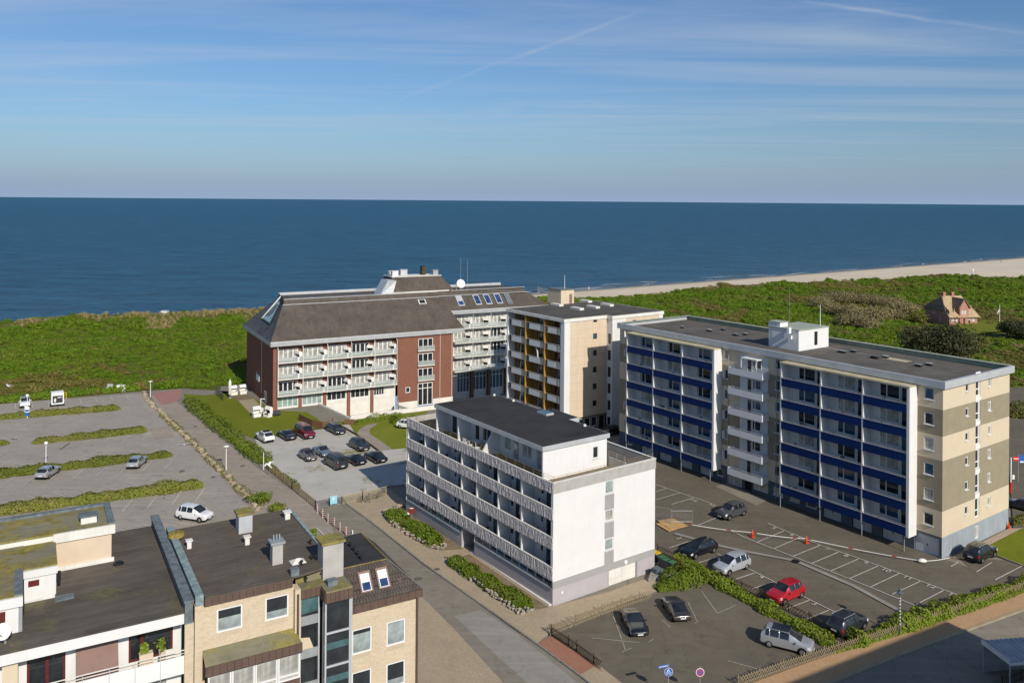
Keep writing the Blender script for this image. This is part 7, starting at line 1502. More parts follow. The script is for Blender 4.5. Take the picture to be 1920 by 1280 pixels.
car('suv', 'suv', 'white', 'white SUV with black glass roof at the lawn corner of the gravel lot', nose_tail((506, 832), GA, 4.4, 'tail'), GA, GR, sunroof=True)
car('car', 'sedan', 'navy', 'dark blue low car between the white SUV and the wine red van', nose_tail((548, 828), GA, 4.7, 'tail'), GA, GR)
car('van', 'van', 'wine', 'wine red passenger van facing the camera by the lawn', nose_tail((583, 825), GA + math.pi, 5, 'nose'), GA + math.pi, GR, cat='van')
car('estate_car', 'estate', 'dark', 'dark estate car facing the camera alone at the back right of the gravel lot', nose_tail((641, 817), GA + math.pi, 4.7, 'nose'), GA + math.pi, GR)
car('suv', 'suv', 'dark', 'anthracite SUV beside the curved garden path', nose_tail((686, 848), GA + math.pi, 4.4, 'nose'), GA + math.pi, GR)
car('small_car', 'mini', 'greige', 'grey brown small car with black bonnet stripes on the gravel lot', nose_tail((587, 867), GA + math.pi, 3.8, 'nose'), GA + math.pi, GR, stripes=True, roof='black')
car('coupe', 'coupe', 'bluegrey', 'blue grey coupe between the striped small car and the dark van', nose_tail((616, 859), GA + math.pi, 4.4, 'nose'), GA + math.pi, GR)
car('van', 'van', 'dark', 'dark grey passenger van, tail to the camera, nearest on the gravel lot', nose_tail((643, 883), GA, 5, 'tail'), GA, GR, cat='van', rails=True)
car('coupe', 'coupe', 'black', 'black sports car between the dark van and the long black coupe', nose_tail((679, 875), GA, 4.4, 'tail'), GA, GR)
car('coupe', 'sedan', 'black', 'long black coupe with red tail lamps at the right end of its row', nose_tail((718, 871), GA, 4.7, 'tail'), GA, GR)
p = P(766, 803); car('car', 'hatch', 'white', 'white car half hidden behind the left corner of the patterned white house', (p.x, p.y), -.35)
CPK = 'cars in the left car park'; LA = math.pi / 2 + .07
car('hatchback', 'hatch', 'silver', 'silver hatchback by the white globe lamp, left of the two', nose_tail((76, 902), LA - .02, 4.2, 'tail'), LA - .05, CPK)
car('hatchback', 'hatch', 'silver', 'silver hatchback near the path, right of the two on the car park', nose_tail((247, 882), LA, 4.2, 'tail'), LA, CPK)
p = (P(339.5, 976) + P(372, 981)) / 2; car('minivan', 'mpv', 'white', 'white minivan by the dark flat roof with the chimneys', (p.x + .3, p.y + .85), math.atan2(-.32, .95), CPK, sc=1.0)
car('pickup', 'suv', 'white', 'white off-road car with a dark red roof behind the parking sign lamp', nose_tail((47, 766), -1.03, 4.4, 'nose'), -1.03, CPK, roof='wine')
def side_car(pf, pr, side):
    """centre and heading from the front and rear wheel contact pixels of the visible side"""
    f, r = P(*pf), P(*pr); d = (f - r).normalized(); n = Vector((-d.y, d.x, 0)) * side; c = (f + r) / 2 + n * .85; return (c.x, c.y), math.atan2(d.y, d.x)
YD = 'cars in the big parking yard'
c, a = side_car((1369, 977), (1394, 966.5), -1); car('suv', 'suv', 'grey', 'grey SUV parked alone in the yard beside the plywood sheets', c, AE + math.pi, YD)
c, a = side_car((1301, 1048), (1338, 1040), -1); car('estate_car', 'estate', 'black', 'black estate car nose to the hedge by the wheelie bins', c, AE + math.pi, YD)
c, a = side_car((1364.5, 1080.5), (1400.5, 1070), -1); car('minivan', 'mpv', 'silver2', 'light silver compact van nose to the hedge between the black estate and the red SUV', c, AE + math.pi, YD)
c, a = side_car((1469, 1135.5), (1503, 1123), -1); car('suv', 'suv', 'red', 'bright red compact SUV nose to the hedge', c, AE + math.pi, YD)
c, a = side_car((1620, 1183), (1587, 1196), 1); car('suv', 'suv', 'dark', 'dark grey SUV, tail to the camera, in the hedge corner beside the lamp post', c, AE, YD, rails=True)
c, a = side_car((1865, 1045), (1840, 1058), 1); car('suv', 'suv', 'black', 'black SUV in front of the grey blue gable base', c, AE, YD, rails=True, sc=1.04)
p = P(1912, 962); car('car', 'sedan', 'navy', 'dark blue car at the right edge behind the striped gable', (p.x + 1.2, p.y + 1.2), AL)
p = P(1152, 812); car('car', 'hatch', 'black', 'black car in the shadow at the foot of the beige tower', (p.x, p.y), AE)
SC = 'cars in the small car park'
car('sports_car', 'coupe', 'black', 'black sports car facing the camera by the lattice fence', nose_tail((1201, 1200), -math.pi / 2 + .12, 4.4, 'nose'), -math.pi / 2 + .12, SC, sunroof=False)
car('sports_car', 'coupe', 'bronze', 'dark bronze sports coupe with its tail to the camera by the hedge block', nose_tail((1281, 1172), math.pi / 2 + .13, 4.4, 'tail'), math.pi / 2 + .13, SC)
c, a = side_car((1505.6, 1231.6), (1440.6, 1215), 1); car('minivan', 'mpv', 'silver', 'silver two tone minivan with dark roof by the roadside fence', c, a, SC, roof='black')
# ------------------------------------------------------------------ STREET FURNITURE AND SMALL THINGS
def gt_(px, py, z=0): p = P(px, py); return (p.x, p.y, z)
def globe_lamp(px, py, h, label, kind='globe'):
    t = thing('street_lamp', label, 'street lamp', gt_(px, py), 0, None); m = M(); m.tube([(0, 0, 0), (0, 0, h)], [.07, .05], 8); m.obj('pole', MT['lamp_white'], t)
    m = M()
    if kind == 'globe': m.lathe([(.05, h - .02), (.2, h + .06), (.27, h + .25), (.2, h + .44), (.0, h + .5)], 0, 0, 12)
    elif kind == 'disc': m.lathe([(.06, h - .05), (.10, h + .12), (.42, h + .2), (.42, h + .26), (.0, h + .34)], 0, 0, 14)
    m.obj('lamp_head', MT['lamp_white'], t, smooth=True); return t
globe_lamp(86, 878, 3.5, 'white globe street lamp beside the left silver hatchback')
l0 = globe_lamp(51, 783, 3.8, 'white globe lamp carrying parking signs in front of the white off-road car')
m = M(); m.box(-.42, .42, -.10, -.06, 1.0, 2.1); o = m.obj('sign_plate', MT['lamp_white'], l0); m = M(); m.box(-.36, .36, -.112, -.102, 1.15, 1.5); m.obj('sign_print', MT['sign_blue'], o); m = M(); m.box(-.32, .32, -.10, -.06, .35, .95); m.obj('sign_plate', MT['sign_blue'], l0)
globe_lamp(282, 744, 2.9, 'white mushroom lamp at the seaward head of the car park', 'disc'); globe_lamp(424, 881, 3.3, 'white mushroom lamp among the boulders by the foot path', 'disc')
t = thing('street_lamp', 'dark lamp post with worn stickers in the roadside hedge', 'street lamp', gt_(1687, 1192)); m = M(); m.tube([(0, 0, 0), (0, 0, 4.0)], [.07, .05], 8); m.obj('pole', MT['base_dark'], t)
m = M()
for k in range(9): m.lathe([(.078, 1.1 + .3 * k), (.078, 1.1 + .3 * k + rnd.uniform(.08, .2))], 0, 0, 8)
m.obj('sticker_band', MT['white_old'], t); m = M(); m.lathe([(.08, 3.95), (.3, 4.0), (.3, 4.06), (.12, 4.15), (.12, 4.4), (.02, 4.5)], 0, 0, 10); m.obj('lamp_head', MT['base_dark'], t)
# red and white bollards
b0 = None
for px, py in ((595.5, 961), (605, 970), (615, 979), (627, 987), (637.5, 996), (649, 1005)):
    lab = 'red and white striped bollard in the row between foot path and road'
    if b0 is None:
        b0 = thing('bollard', lab, 'bollard', gt_(px, py), 0, 'red and white bollards'); m = M(); m.lathe([(.06, 0), (.06, 1.05), (.04, 1.1)], 0, 0, 10); m.obj('post', MT['lamp_white'], b0)
        for k in range(4): m = M(); m.lathe([(.064, .12 + .26 * k), (.064, .25 + .26 * k)], 0, 0, 10); m.obj('red_band', MT['red'], b0)
    else: copy_thing(b0, gt_(px, py), 0)
t = thing('bollard', 'short plain white bollard at the end of the striped row', 'bollard', gt_(661, 1001)); m = M(); m.lathe([(.07, 0), (.07, .45), (.03, .5)], 0, 0, 8); m.obj('post', MT['lamp_white'], t)
t = thing('sign_pole', 'plain white pole at the corner of the gravel lot where a gull flies', 'pole', gt_(494, 882)); m = M(); m.tube([(0, 0, 0), (0, 0, 2.7)], .05, 6); m.obj('post', MT['lamp_white'], t)
# bar fence with gate
def barfence(name, label, pts, h, mat='wood', gap=.13, cat='fence'):
    pts = [P(*q) for q in pts]; o0 = pts[0]; t = thing(name, label, cat, (o0.x, o0.y, 0)); m = M(); mr = M()
    for a, b in zip(pts[:-1], pts[1:]):
        a, b = a - o0, b - o0; L_ = (b - a).length; n = int(L_ / gap)
        for k in range(n + 1): q = a.lerp(b, k / n); m.box(q.x - .012, q.x + .012, q.y - .012, q.y + .012, .1, h - .04)
        for z in (.12, h - .05): mr.tube([a + Vector((0, 0, z)), b + Vector((0, 0, z))], .025, 4)
        np_ = max(1, int(L_ / 2.6))
        for k in range(np_ + 1): q = a.lerp(b, k / np_); mp_ = M(); mp_.box(q.x - .04, q.x + .04, q.y - .04, q.y + .04, 0, h + .05); mp_.obj('fence_post', MT[mat], t)
    m.obj('fence_bars', MT[mat], t, kind='stuff'); mr.obj('rail', MT[mat], t); return t
barfence('bar_fence', 'long brown bar fence between foot path and gravel lot', [(505, 883), (548, 917), (592, 954)], 1.15, 'wood')
barfence('bar_fence', 'light bar fence between the gate and the shadow of the white house', [(641, 946), (680, 937), (724, 927)], 1.15, 'lichen_tin')
g_ = barfence('bar_gate', 'grey bar gate with a pale blue sign in front of the gravel lot', [(592, 954), (617, 949), (641, 946)], 1.1, 'steel', cat='gate')
a_, b_ = P(619, 949), P(632, 947); ang = math.atan2(b_.y - a_.y, b_.x - a_.x); o = Vector(a_) - Vector(P(592, 954)); m = M(); m.box(0, (b_ - a_).length, -.06, -.03, .3, 1.35); so = m.obj('sign_board', MT['sign_sky'], g_, (o.x, o.y - .05, 0), ang)
cu = bpy.data.curves.new('letter', 'FONT'); cu.body = 'P'; cu.size = .62; cu.align_x = 'CENTER'; cu.align_y = 'CENTER'; cu.materials.append(MT['lamp_white']); lo = text_mesh('letter', cu); lo.parent = so; lo.location = ((b_ - a_).length / 2, -.066, .85); lo.rotation_euler = (math.pi / 2, 0, 0)
# lattice fences of crossed half-round slats
_sl = {}
def slat_mesh(mat, h):
    def mk():
        m = M(); m.add(((-.028, 0, 0), (.028, 0, 0), (.028, 0, h), (-.028, 0, h), (0, -.022, 0), (0, -.022, h)), ((0, 1, 2, 3), (4, 0, 3, 5), (1, 4, 5, 2), (3, 2, 5), (1, 0, 4))); return m.mesh('slat', MT[mat])
    return cached(('slat', mat, round(h, 2)), mk)
def lattice(name, label, pts, h=.95, gap=.30, mat='wood', ground=None):
    pts = [P(*q) for q in pts]; o0 = pts[0]; t = thing(name, label, 'fence', (o0.x, o0.y, 0)); me = slat_mesh(mat, h * 1.22); n_s = 0; mx = M(); mr = M()
    for a, b in zip(pts[:-1], pts[1:]):
        a, b = a - o0, b - o0; L_ = (b - a).length; ang = math.atan2(b.y - a.y, b.x - a.x); dn = (b - a).normalized(); nn = Vector((-dn.y, dn.x, 0))
        for k in range(int(L_ / gap)):
            for s in (-1, 1):
                q = a + dn * (gap * (k + .5)) - nn * (.02 + .03 * (s > 0)); tl = .62 * s; st = q - dn * math.sin(tl) * h * .61 + Vector((0, 0, .02))
                put('slat', me, t, (st.x, st.y, st.z), rot=(0, tl, ang)); n_s += 1
        for z in (.25, h * .8): mr.tube([a + Vector((0, 0, z)), b + Vector((0, 0, z))], .03, 5)
        for k in range(int(L_ / 2.4) + 1): q = a + dn * min(2.4 * k, L_) + nn * .06; m = M(); m.tube([(q.x, q.y, 0), (q.x, q.y, h + .1)], .055, 6); m.obj('fence_post', MT[mat], t)
    mr.obj('rail', MT[mat], t); return t
lattice('lattice_fence', 'pale weathered lattice fence between the driveway and the small car park', [(1033, 1192), (1080, 1173), (1130, 1153), (1222, 1122)], 1.0, .26)
lattice('lattice_fence', 'dark lattice fence beside the red paved strip', [(1033, 1192), (1080, 1223), (1126, 1257)], 1.0, .24, 'wood_dark')
lattice('lattice_fence', 'dark lattice fence behind the hedge along the parking yard', [(1232, 1036), (1320, 1075), (1440, 1128), (1520, 1168), (1588, 1208)], .95, .36, 'wood_dark')
lattice('lattice_fence', 'long roadside lattice fence along the orange pavement', [(1385, 1288), (1470, 1258), (1573, 1224), (1690, 1187), (1800, 1149), (1930, 1103)], .95, .30)
lattice('lattice_fence', 'dark lattice fence in the bottom right corner in the shade', [(1880, 1290), (1960, 1262)], 1.0, .3, 'wood_dark')
# signs
def disc(m, r, y, n=20, mi=0, z=0): m.add([(r * math.cos(6.2832 * k / n), y, z + r * math.sin(6.2832 * k / n)) for k in range(n)], [tuple(range(n))], mi)
t = thing('traffic_sign', 'round blue pedestrian and cycle sign below a blue street name plate', 'traffic sign', gt_(1253, 1312), 0); m = M(); m.tube([(0, 0, 0), (0, 0, 2.95)], .035, 6); m.obj('post', MT['steel'], t)
m = M(); m.lathe([(.0, -.012), (.32, -.012), (.32, .012), (.0, .012)], 0, 0, 24); so = m.obj('sign_disc', MT['sign_blue'], t, (0, -.06, 2.3), rot=(math.pi / 2, 0, .0))
m = M(); m.lathe([(.0, .005), (.345, .005), (.345, .009), (.0, .009)], 0, 0, 24); m.obj('sign_rim', MT['lamp_white'], t, (0, -.048, 2.3), rot=(math.pi / 2, 0, 0))
m = M()                                                  # white walker with child, a bar, and a cycle
for x, s in ((-.08, 1.0), (.06, .7)): disc(m, .035 * s, -.076, 10, 0, 2.3 + .22 * s); m.quad((x - .03 * s - x + x, -.076, 2.33), (x + .03 * s, -.076, 2.33), (x + .04 * s, -.076, 2.33 + .15 * s), (x - .04 * s, -.076, 2.33 + .15 * s))
m.quad((-.28, -.076, 2.29), (.28, -.076, 2.29), (.28, -.076, 2.31), (-.28, -.076, 2.31))
for x in (-.12, .12):
    for k in range(14): a0, a1 = 6.2832 * k / 14, 6.2832 * (k + 1) / 14; m.quad(*[(x + r * math.cos(q), -.076, 2.17 + r * math.sin(q)) for r, q in ((.065, a0), (.065, a1), (.085, a1), (.085, a0))])
m.quad((-.12, -.076, 2.16), (.1, -.076, 2.22), (.1, -.076, 2.245), (-.12, -.076, 2.185)); m.obj('sign_symbol', MT['lamp_white'], so.parent)
m = M(); m.box(-.95, -.02, -.03, .0, 2.72, 2.92); m.obj('street_name_plate', MT['sign_blue'], t, rz=.35)
m = M()
for k in range(9): m.box(-.88 + .09 * k, -.83 + .09 * k, -.034, -.031, 2.78, 2.86)
m.obj('plate_lettering', MT['lamp_white'], t, rz=.35)
t = thing('traffic_sign', 'round no stopping sign with a red rim and crossed red bars', 'traffic sign', gt_(1312, 1312), 0); m = M(); m.tube([(0, 0, 0), (0, 0, 2.75)], .035, 6); m.obj('post', MT['steel'], t)
m = M(); m.lathe([(.0, -.012), (.34, -.012), (.34, .012), (.0, .012)], 0, 0, 24); m.obj('sign_disc', MT['lamp_white'], t, (0, -.06, 2.28), rot=(math.pi / 2, 0, 0)); m = M(); disc(m, .30, -.075, 24, 0, 2.28); m.obj('red_rim', MT['red'], t); m = M(); disc(m, .235, -.077, 24, 0, 2.28); m.obj('blue_field', MT['sign_blue'], t)
m = M()
for s in (-1, 1): c_ = .70711; m.quad(*[(s * (u * c_ - v * c_), -.079, 2.28 + u * c_ + v * c_) for u, v in ((-.24, -.03), (.24, -.03), (.24, .03), (-.24, .03))])
m.obj('crossed_bars', MT['red'], t)
t = thing('round_sign', 'round dark red sign with a white strip by the white patterned house', 'sign', gt_(772, 975)); m = M(); m.tube([(0, 0, 0), (0, 0, 1.2)], .04, 6); m.obj('post', MT['steel'], t); m = M(); m.lathe([(.0, -.05), (.42, -.05), (.46, .0), (.42, .05), (.0, .05)], 0, 0, 20); m.obj('disc', MT['red_sheet'], t, (0, -.05, 1.25), rot=(math.pi / 2, 0, .1)); m = M(); m.box(-.25, .2, -.13, -.11, 1.5, 1.6); m.obj('print', MT['lamp_white'], t)
t = thing('garden_lamp', 'white dome garden lamp beside the round red sign', 'lamp', gt_(763, 975)); m = M(); m.tube([(0, 0, 0), (0, 0, .8)], .04, 6); m.obj('pole', MT['lamp_white'], t); m = M(); m.lathe([(.3, .72), (.34, .85), (.2, .98), (.0, 1.02)], 0, 0, 12); m.obj('lamp_head', MT['lamp_white'], t)
# trailer, cabinets
t = thing('advertising_trailer', 'small white trailer with a dark poster at the dune edge of the car park', 'trailer', gt_(108, 763), .56); m = M(); m.box(-1.05, 1.05, 0, 1.9, .55, 2.75); m.obj('box_body', MT['lamp_white'], t)
m = M(); m.quad((-.85, -.02, .8), (.85, -.02, .8), (.85, -.02, 2.2), (-.85, -.02, 2.2)); po = m.obj('poster', MT['cloth_dark'], t); m = M(); m.add([(x, -.03, 1.0 + y) for x, y in ((-.6, 0), (-.3, 0), (-.25, .6), (-.42, .8), (-.6, .5))], [(0, 1, 2, 3, 4)]); m.add([(x, -.03, 1.0 + y) for x, y in ((.0, .7), (.7, .8), (.7, .95), (.0, .9))], [(0, 1, 2, 3)]); m.obj('poster_print', MT['white_old'], po)
for s in (-1, 1): put('wheel', TY, t, (s * 1.12, .95, .32), math.pi / 2)
m = M(); m.tube([(0, 0, .55), (0, -.9, .42)], .05, 6); m.obj('drawbar', MT['black'], t)
t = thing('bike_stand', 'yellow metal frame beside the advertising trailer', 'stand', gt_(121, 748)); m = M()
for x in (-.35, .35): m.tube([(x, 0, 0), (x, 0, 1.5)], .05, 5)
for z in (.3, .8, 1.3): m.tube([(-.35, 0, z), (.35, 0, z)], .04, 5)
m.obj('frame', MT['yellow'], t)
t = thing('grey_bench', 'grey metal shelter table at the car park head', 'table', gt_(205, 734)); m = M(); m.box(-.6, .6, -.4, .4, .85, .95); m.box(-.6, .6, .3, .4, .95, 1.5); m.obj('top', MT['alu'], t); m = M(); [m.box(x, x + .15, -.35, .3, 0, .85) for x in (-.55, .4)]; m.obj('leg', MT['zinc'], t)
for i, (px, lab) in enumerate(((223, 'left one of the two white cable cabinets at the car park head'), (231, 'right one of the two white cable cabinets at the car park head'))):
    t = thing('cable_cabinet', lab, 'cabinet', gt_(px, 734)); m = M(); m.box(-.42, .42, -.2, .2, 0, 1.35); m.obj('housing', MT['lamp_white'], t); m = M(); m.box(-.45, .45, -.24, .24, 1.35, 1.42); m.obj('lid', MT['white_old'], t)
# bicycles at the fence
def bike(px, py, ang, label):
    t = thing('bicycle', label, 'bicycle', gt_(px, py), ang, None)
    for x in (-.53, .53):
        m = M(); n = 20; m.tube([(x + .33 * math.cos(6.2832 * k / n), 0, .34 + .33 * math.sin(6.2832 * k / n)) for k in range(n + 1)], .022, 5, cap=False)
        for k in range(5): a0 = 3.1416 * k / 5; m.tube([(x + .32 * math.cos(a0), 0, .34 + .32 * math.sin(a0)), (x - .32 * math.cos(a0), 0, .34 - .32 * math.sin(a0))], .004, 3)
        m.obj('wheel', MT['rubber'], t)
    m = M(); m.tube([(-.53, 0, .34), (-.15, 0, .3), (.38, 0, .78), (-.25, 0, .74), (-.53, 0, .34)], .02, 5); m.tube([(-.15, 0, .3), (-.28, 0, .92)], .018, 5); m.tube([(.36, 0, .7), (.53, 0, .34)], .018, 5); m.tube([(.36, 0, .7), (.33, 0, 1.05)], .018, 5); m.obj('frame', MT['black'], t)
    m = M(); m.tube([(.25, -.28, 1.0), (.33, 0, 1.06), (.25, .28, 1.0)], .018, 5); m.obj('handlebar', MT['steel'], t); m = M(); m.lathe([(.1, .92), (.12, .96), (.06, .99)], -.28, 0, 8); m.obj('saddle', MT['black'], t)
bike(682, 943, -.1, 'black bicycle leaning low at the left end by the bar fence'); bike(695, 938, .5, 'bicycle with an upright saddle in the middle by the bar fence'); bike(713, 933, 1.0, 'bicycle at the right end by the shadowed end of the bar fence')
# bins on their platform
m_ = M(); q = [P(*p) for p in ((1216, 1092), (1262, 1083), (1280, 1070), (1240, 1060), (1222, 1076))]; t = thing('bin_platform', 'low stone platform under the wheelie bins beside the garage door', 'platform', (q[0].x, q[0].y, 0)); m_.prism([((p - q[0]).x, (p - q[0]).y) for p in q], 0, .55); m_.obj('platform', MT['stone_grey'], t)
def bin_(px, py, lab, col, lid, z=.56, s=1.0):
    t = thing('wheelie_bin', lab, 'bin', gt_(px, py, z), AE); m = M(); m.add([(x * .8, y * .8, 0) for x, y in ((-.35, -.35), (.35, -.35), (.35, .35), (-.35, .35))] + [(x, y, 1.0 * s) for x, y in ((-.36, -.36), (.36, -.36), (.36, .36), (-.36, .36))], ((4, 5, 6, 7), (0, 1, 5, 4), (1, 2, 6, 5), (2, 3, 7, 6), (3, 0, 4, 7))); m.obj('body', MT[col], t); m = M(); m.box(-.39, .39, -.42, .38, 1.0 * s, 1.07 * s); m.obj('lid', MT[lid], t)
bin_(1230, 1062, 'yellow wheelie bin against the corner of the white house', 'bin_grey', 'yellow'); bin_(1242, 1071, 'green lidded wheelie bin next to the yellow one', 'bin_grey', 'green_lid'); bin_(1250, 1076, 'green lidded wheelie bin in the middle of the platform', 'bin_grey', 'green_lid'); bin_(1259, 1080, 'green lidded wheelie bin at the right end of the platform', 'bin_grey', 'green_lid'); bin_(1231, 1083, 'dark blue grey bin standing lower at the house corner', 'base_dark', 'base_dark', 0.0)
t = thing('bin_screen', 'brown board screen behind the wheelie bins', 'fence', gt_(1268, 1078, .5), AE + math.pi / 2)
for k in range(9): m = M(); m.box(-.9 + .2 * k, -.72 + .2 * k, -.02, .02, 0, 1.3); m.obj('board', MT['fence_brown'], t)
# site fence, plywood, barrier tape, cones
fr_ = []
for i, (a, b) in enumerate((((1228, 978), (1256, 984)), ((1258, 983), (1298, 983)))):
    pa, pb = P(*a), P(*b); ang = math.atan2(pb.y - pa.y, pb.x - pa.x); L_ = max((pb - pa).length, 2.2); t = thing('site_fence', ('left' if i == 0 else 'right') + ' galvanised site fence frame by the plywood sheets', 'fence', (pa.x, pa.y, ZL), ang); m = M(); H2 = 1.9 if i == 0 else 1.6; m.tube([(0, 0, 0), (0, 0, H2), (L_, 0, H2), (L_, 0, 0)], .03, 5); m.tube([(0, 0, .25), (L_, 0, .25)], .025, 5); m.obj('frame', MT['steel'], t)
    m = M()
    for k in range(1, 16): m.box(L_ * k / 16 - .004, L_ * k / 16 + .004, -.004, .004, .25, H2)
    for k in range(1, 6): m.box(0, L_, -.003, .003, .25 + (H2 - .25) * k / 6, .258 + (H2 - .25) * k / 6)
    m.obj('wire_mesh', MT['steel'], t, kind='stuff')
for i, (q, zz, lab) in enumerate((([(1232, 978), (1262, 974), (1291, 988), (1258, 996)], .10, 'top plywood sheet on the yard by the site fence'), ([(1230, 984), (1246, 979), (1272, 992), (1254, 998)], .05, 'lower plywood sheet sticking out towards the white house'))):
    pp = [P(*p) for p in q]; o0 = pp[0]; t = thing('plywood_sheet', lab, 'board', (o0.x, o0.y, ZL)); m = M(); m.prism([((p - o0).x, (p - o0).y) for p in pp], zz - .04, zz); m.obj('sheet', MT['ply'], t)
def cone(px, py, lab):
    t = thing('traffic_cone', lab, 'traffic cone', gt_(px, py, ZL), .3); m = M(); m.box(-.22, .22, -.22, .22, 0, .05); m.obj('foot', MT['orange'], t); m = M(); m.lathe([(.17, .05), (.03, .85)], 0, 0, 12); m.obj('cone_body', MT['orange'], t, smooth=True); m = M(); m.lathe([(.115, .34), (.085, .48)], 0, 0, 12); m.obj('white_band', MT['lamp_white'], t); m = M(); m.lathe([(.075, .55), (.055, .65)], 0, 0, 12); m.obj('white_band', MT['lamp_white'], t)
cone(1411, 1007, 'orange traffic cone at the middle of the barrier tape, left one'); cone(1512, 1019, 'orange traffic cone with a second one lying by it on the barrier tape, right one'); cone(1891, 991, 'orange traffic cone at the far corner of the striped gable')
tp = [P(1290, 990), P(1411, 1007), P(1512, 1019), P(1728, 1056), P(1780, 1050)]; o0 = tp[0]; t = thing('barrier_tape', 'red and white barrier tape strung across the parking yard', 'tape', (o0.x, o0.y, 0))
mr, mw_ = M(), M()
for i, (a, b) in enumerate(zip(tp[:-1], tp[1:])):
    n = int((b - a).length / .5); za, zb = (.55, .6, .6, .3, .35)[i], (.6, .6, .3, .3)[i]
    for k in range(n):
        f0, f1 = k / n, (k + 1) / n; q0, q1 = a.lerp(b, f0) - o0, a.lerp(b, f1) - o0; z0 = za + (zb - za) * f0 - .9 * f0 * (1 - f0) * .5; z1 = za + (zb - za) * f1 - .9 * f1 * (1 - f1) * .5; w = .035
        (mr if k % 9 == 0 else mw_).add(((q0.x, q0.y, z0 - w), (q1.x, q1.y, z1 - w), (q1.x, q1.y, z1 + w), (q0.x, q0.y, z0 + w), (q0.x + .03, q0.y + .08, z0), (q1.x + .03, q1.y + .08, z1)), ((0, 1, 2, 3), (3, 2, 5, 4), (0, 4, 5, 1)))
mr.obj('red_stripe', MT['red'], t); mw_.obj('white_stripe', MT['lamp_white'], t)
t = thing('sand_bag', 'white weighted bag holding down the end of the barrier tape', 'bag', gt_(1729, 1055, ZL)); m = M(); m.lathe([(.05, 0), (.4, .08), (.42, .2), (.2, .36), (.06, .4)], 0, 0, 10); m.obj('bag', MT['white_old'], t, scale=(1.3, .8, 1), smooth=True)
t = thing('barrier_post', 'white barrier post with a red foot at the road behind the striped block', 'barrier', gt_(1895, 925)); m = M(); m.tube([(0, 0, 1.6), (0, 0, 5)], .09, 8); m.obj('post', MT['lamp_white'], t); m = M(); m.tube([(0, 0, 0), (0, 0, 1.6)], .16, 8); m.obj('red_foot', MT['red'], t); m = M(); m.box(.2, .5, -.05, .05, 2.0, 2.6); m.obj('sign_plate', MT['lamp_white'], t)
t = thing('direction_sign', 'red and blue direction sign on the road behind the striped block', 'traffic sign', gt_(1909, 905)); m = M(); m.tube([(0, 0, 0), (0, 0, 4.2)], .05, 6); m.obj('post', MT['steel'], t); m = M(); m.box(-.8, .1, -.06, -.02, 3.2, 3.8); m.obj('red_plate', MT['red'], t); m = M(); m.box(-.7, 0, -.075, -.062, 3.44, 3.56); m.obj('white_bar', MT['lamp_white'], t); m = M(); m.box(.15, .8, -.04, .0, 2.9, 4.0); m.obj('blue_plate', MT['sign_blue'], t); m = M(); m.box(.2, .75, -.055, -.042, 2.95, 3.15); m.obj('white_plate', MT['lamp_white'], t)
# metal roofed shelter at the right edge
q = P(1893, 1302); t = thing('bike_shelter', 'grey shelter with a corrugated blue grey roof at the bottom right corner', 'shelter', (q.x, q.y, 0), .15); m = M(); n = 22; W2, D2 = 5.0, 3.2
for i in range(n):
    x0, x1 = W2 * i / n, W2 * (i + 1) / n; z0, z1 = (2.5, 2.56) if i % 2 else (2.56, 2.5); m.quad((x0, 0, z0), (x1, 0, z1), (x1, D2, z1 + .25), (x0, D2, z0 + .25))
m.obj('roof', MT['zinc'], t); m = M(); m.box(-.06, W2, -.1, -.02, 2.42, 2.6); m.box(-.1, 0.0, -.02, D2, 2.5, 2.86); m.obj('gutter', MT['white_old'], t)
for x, y in ((.05, .05), (.05, D2 - .1), (W2 - .1, .05), (W2 - .1, D2 - .1)): m = M(); m.box(x, x + .09, y, y + .09, 0, 2.5); m.obj('post', MT['steel'], t)
m = M(); m.box(.1, W2, D2 - .06, D2 - .02, .1, 2.4); m.obj('rear_panel', MT['zinc'], t)
# hotel forecourt: low white walls, board fence, retaining walls, garden seats
def lowwall(name, label, pts, z0, z1, w, mat, fr=None, cat='wall'):
    pts = [(fr.w(*p) if fr else P(*p)) for p in pts]; o0 = pts[0]; t = thing(name, label, cat, (o0.x, o0.y, 0)); m = M()
    for a, b in zip(pts[:-1], pts[1:]):
        a, b = a - o0, b - o0; d = (b - a).normalized(); n = Vector((-d.y, d.x, 0)) * w / 2; m.prism([(a + n)[:2], (b + n)[:2], (b - n)[:2], (a - n)[:2]], z0, z1)
    m.obj('wall_body', MT[mat], t); return t
lowwall('retaining_wall', 'long low white wall along the sunken hotel forecourt', [(11, -13.5), (64, -13.5)], -3.6, .75, .3, 'white_old', FHT); lowwall('retaining_wall', 'white wall at the left end of the sunken hotel forecourt', [(11, -13.5), (9, -.2)], -3.6, .3, .3, 'white_old', FHT)
lowwall('ramp_wall', 'grey sloping ramp wall in the hotel forecourt', [(20.5, -12.9), (24.5, -2.5)], -3.6, -.4, .25, 'concrete', FHT); lowwall('ramp_wall', 'white inner wall of the hotel forecourt ramp', [(12.5, -9.5), (21.5, -8.5)], -3.6, -.6, .25, 'white', FHT)
m = M(); m.quad((21.2, -12.6, .45), (24.0, -12.9, .5), (27.0, -3.0, -2.2), (23.5, -3, -.8)); q = root_at(FHT, 'ramp_roof', 'grey green lean-to roof over the hotel basement ramp', 'roof'); m.box(21.2, 27, -3.2, -3.0, -3.6, -2.2); m.obj('roof_sheet', MT['verdigris'], q)
pts = [P(*p) for p in ((560, 787), (570, 792), (585, 799), (605, 803), (622, 801), (624, 794))]; o0 = pts[0]; t = thing('board_fence', 'low brown board fence curving round the hotel lawn', 'fence', (o0.x, o0.y, 0))
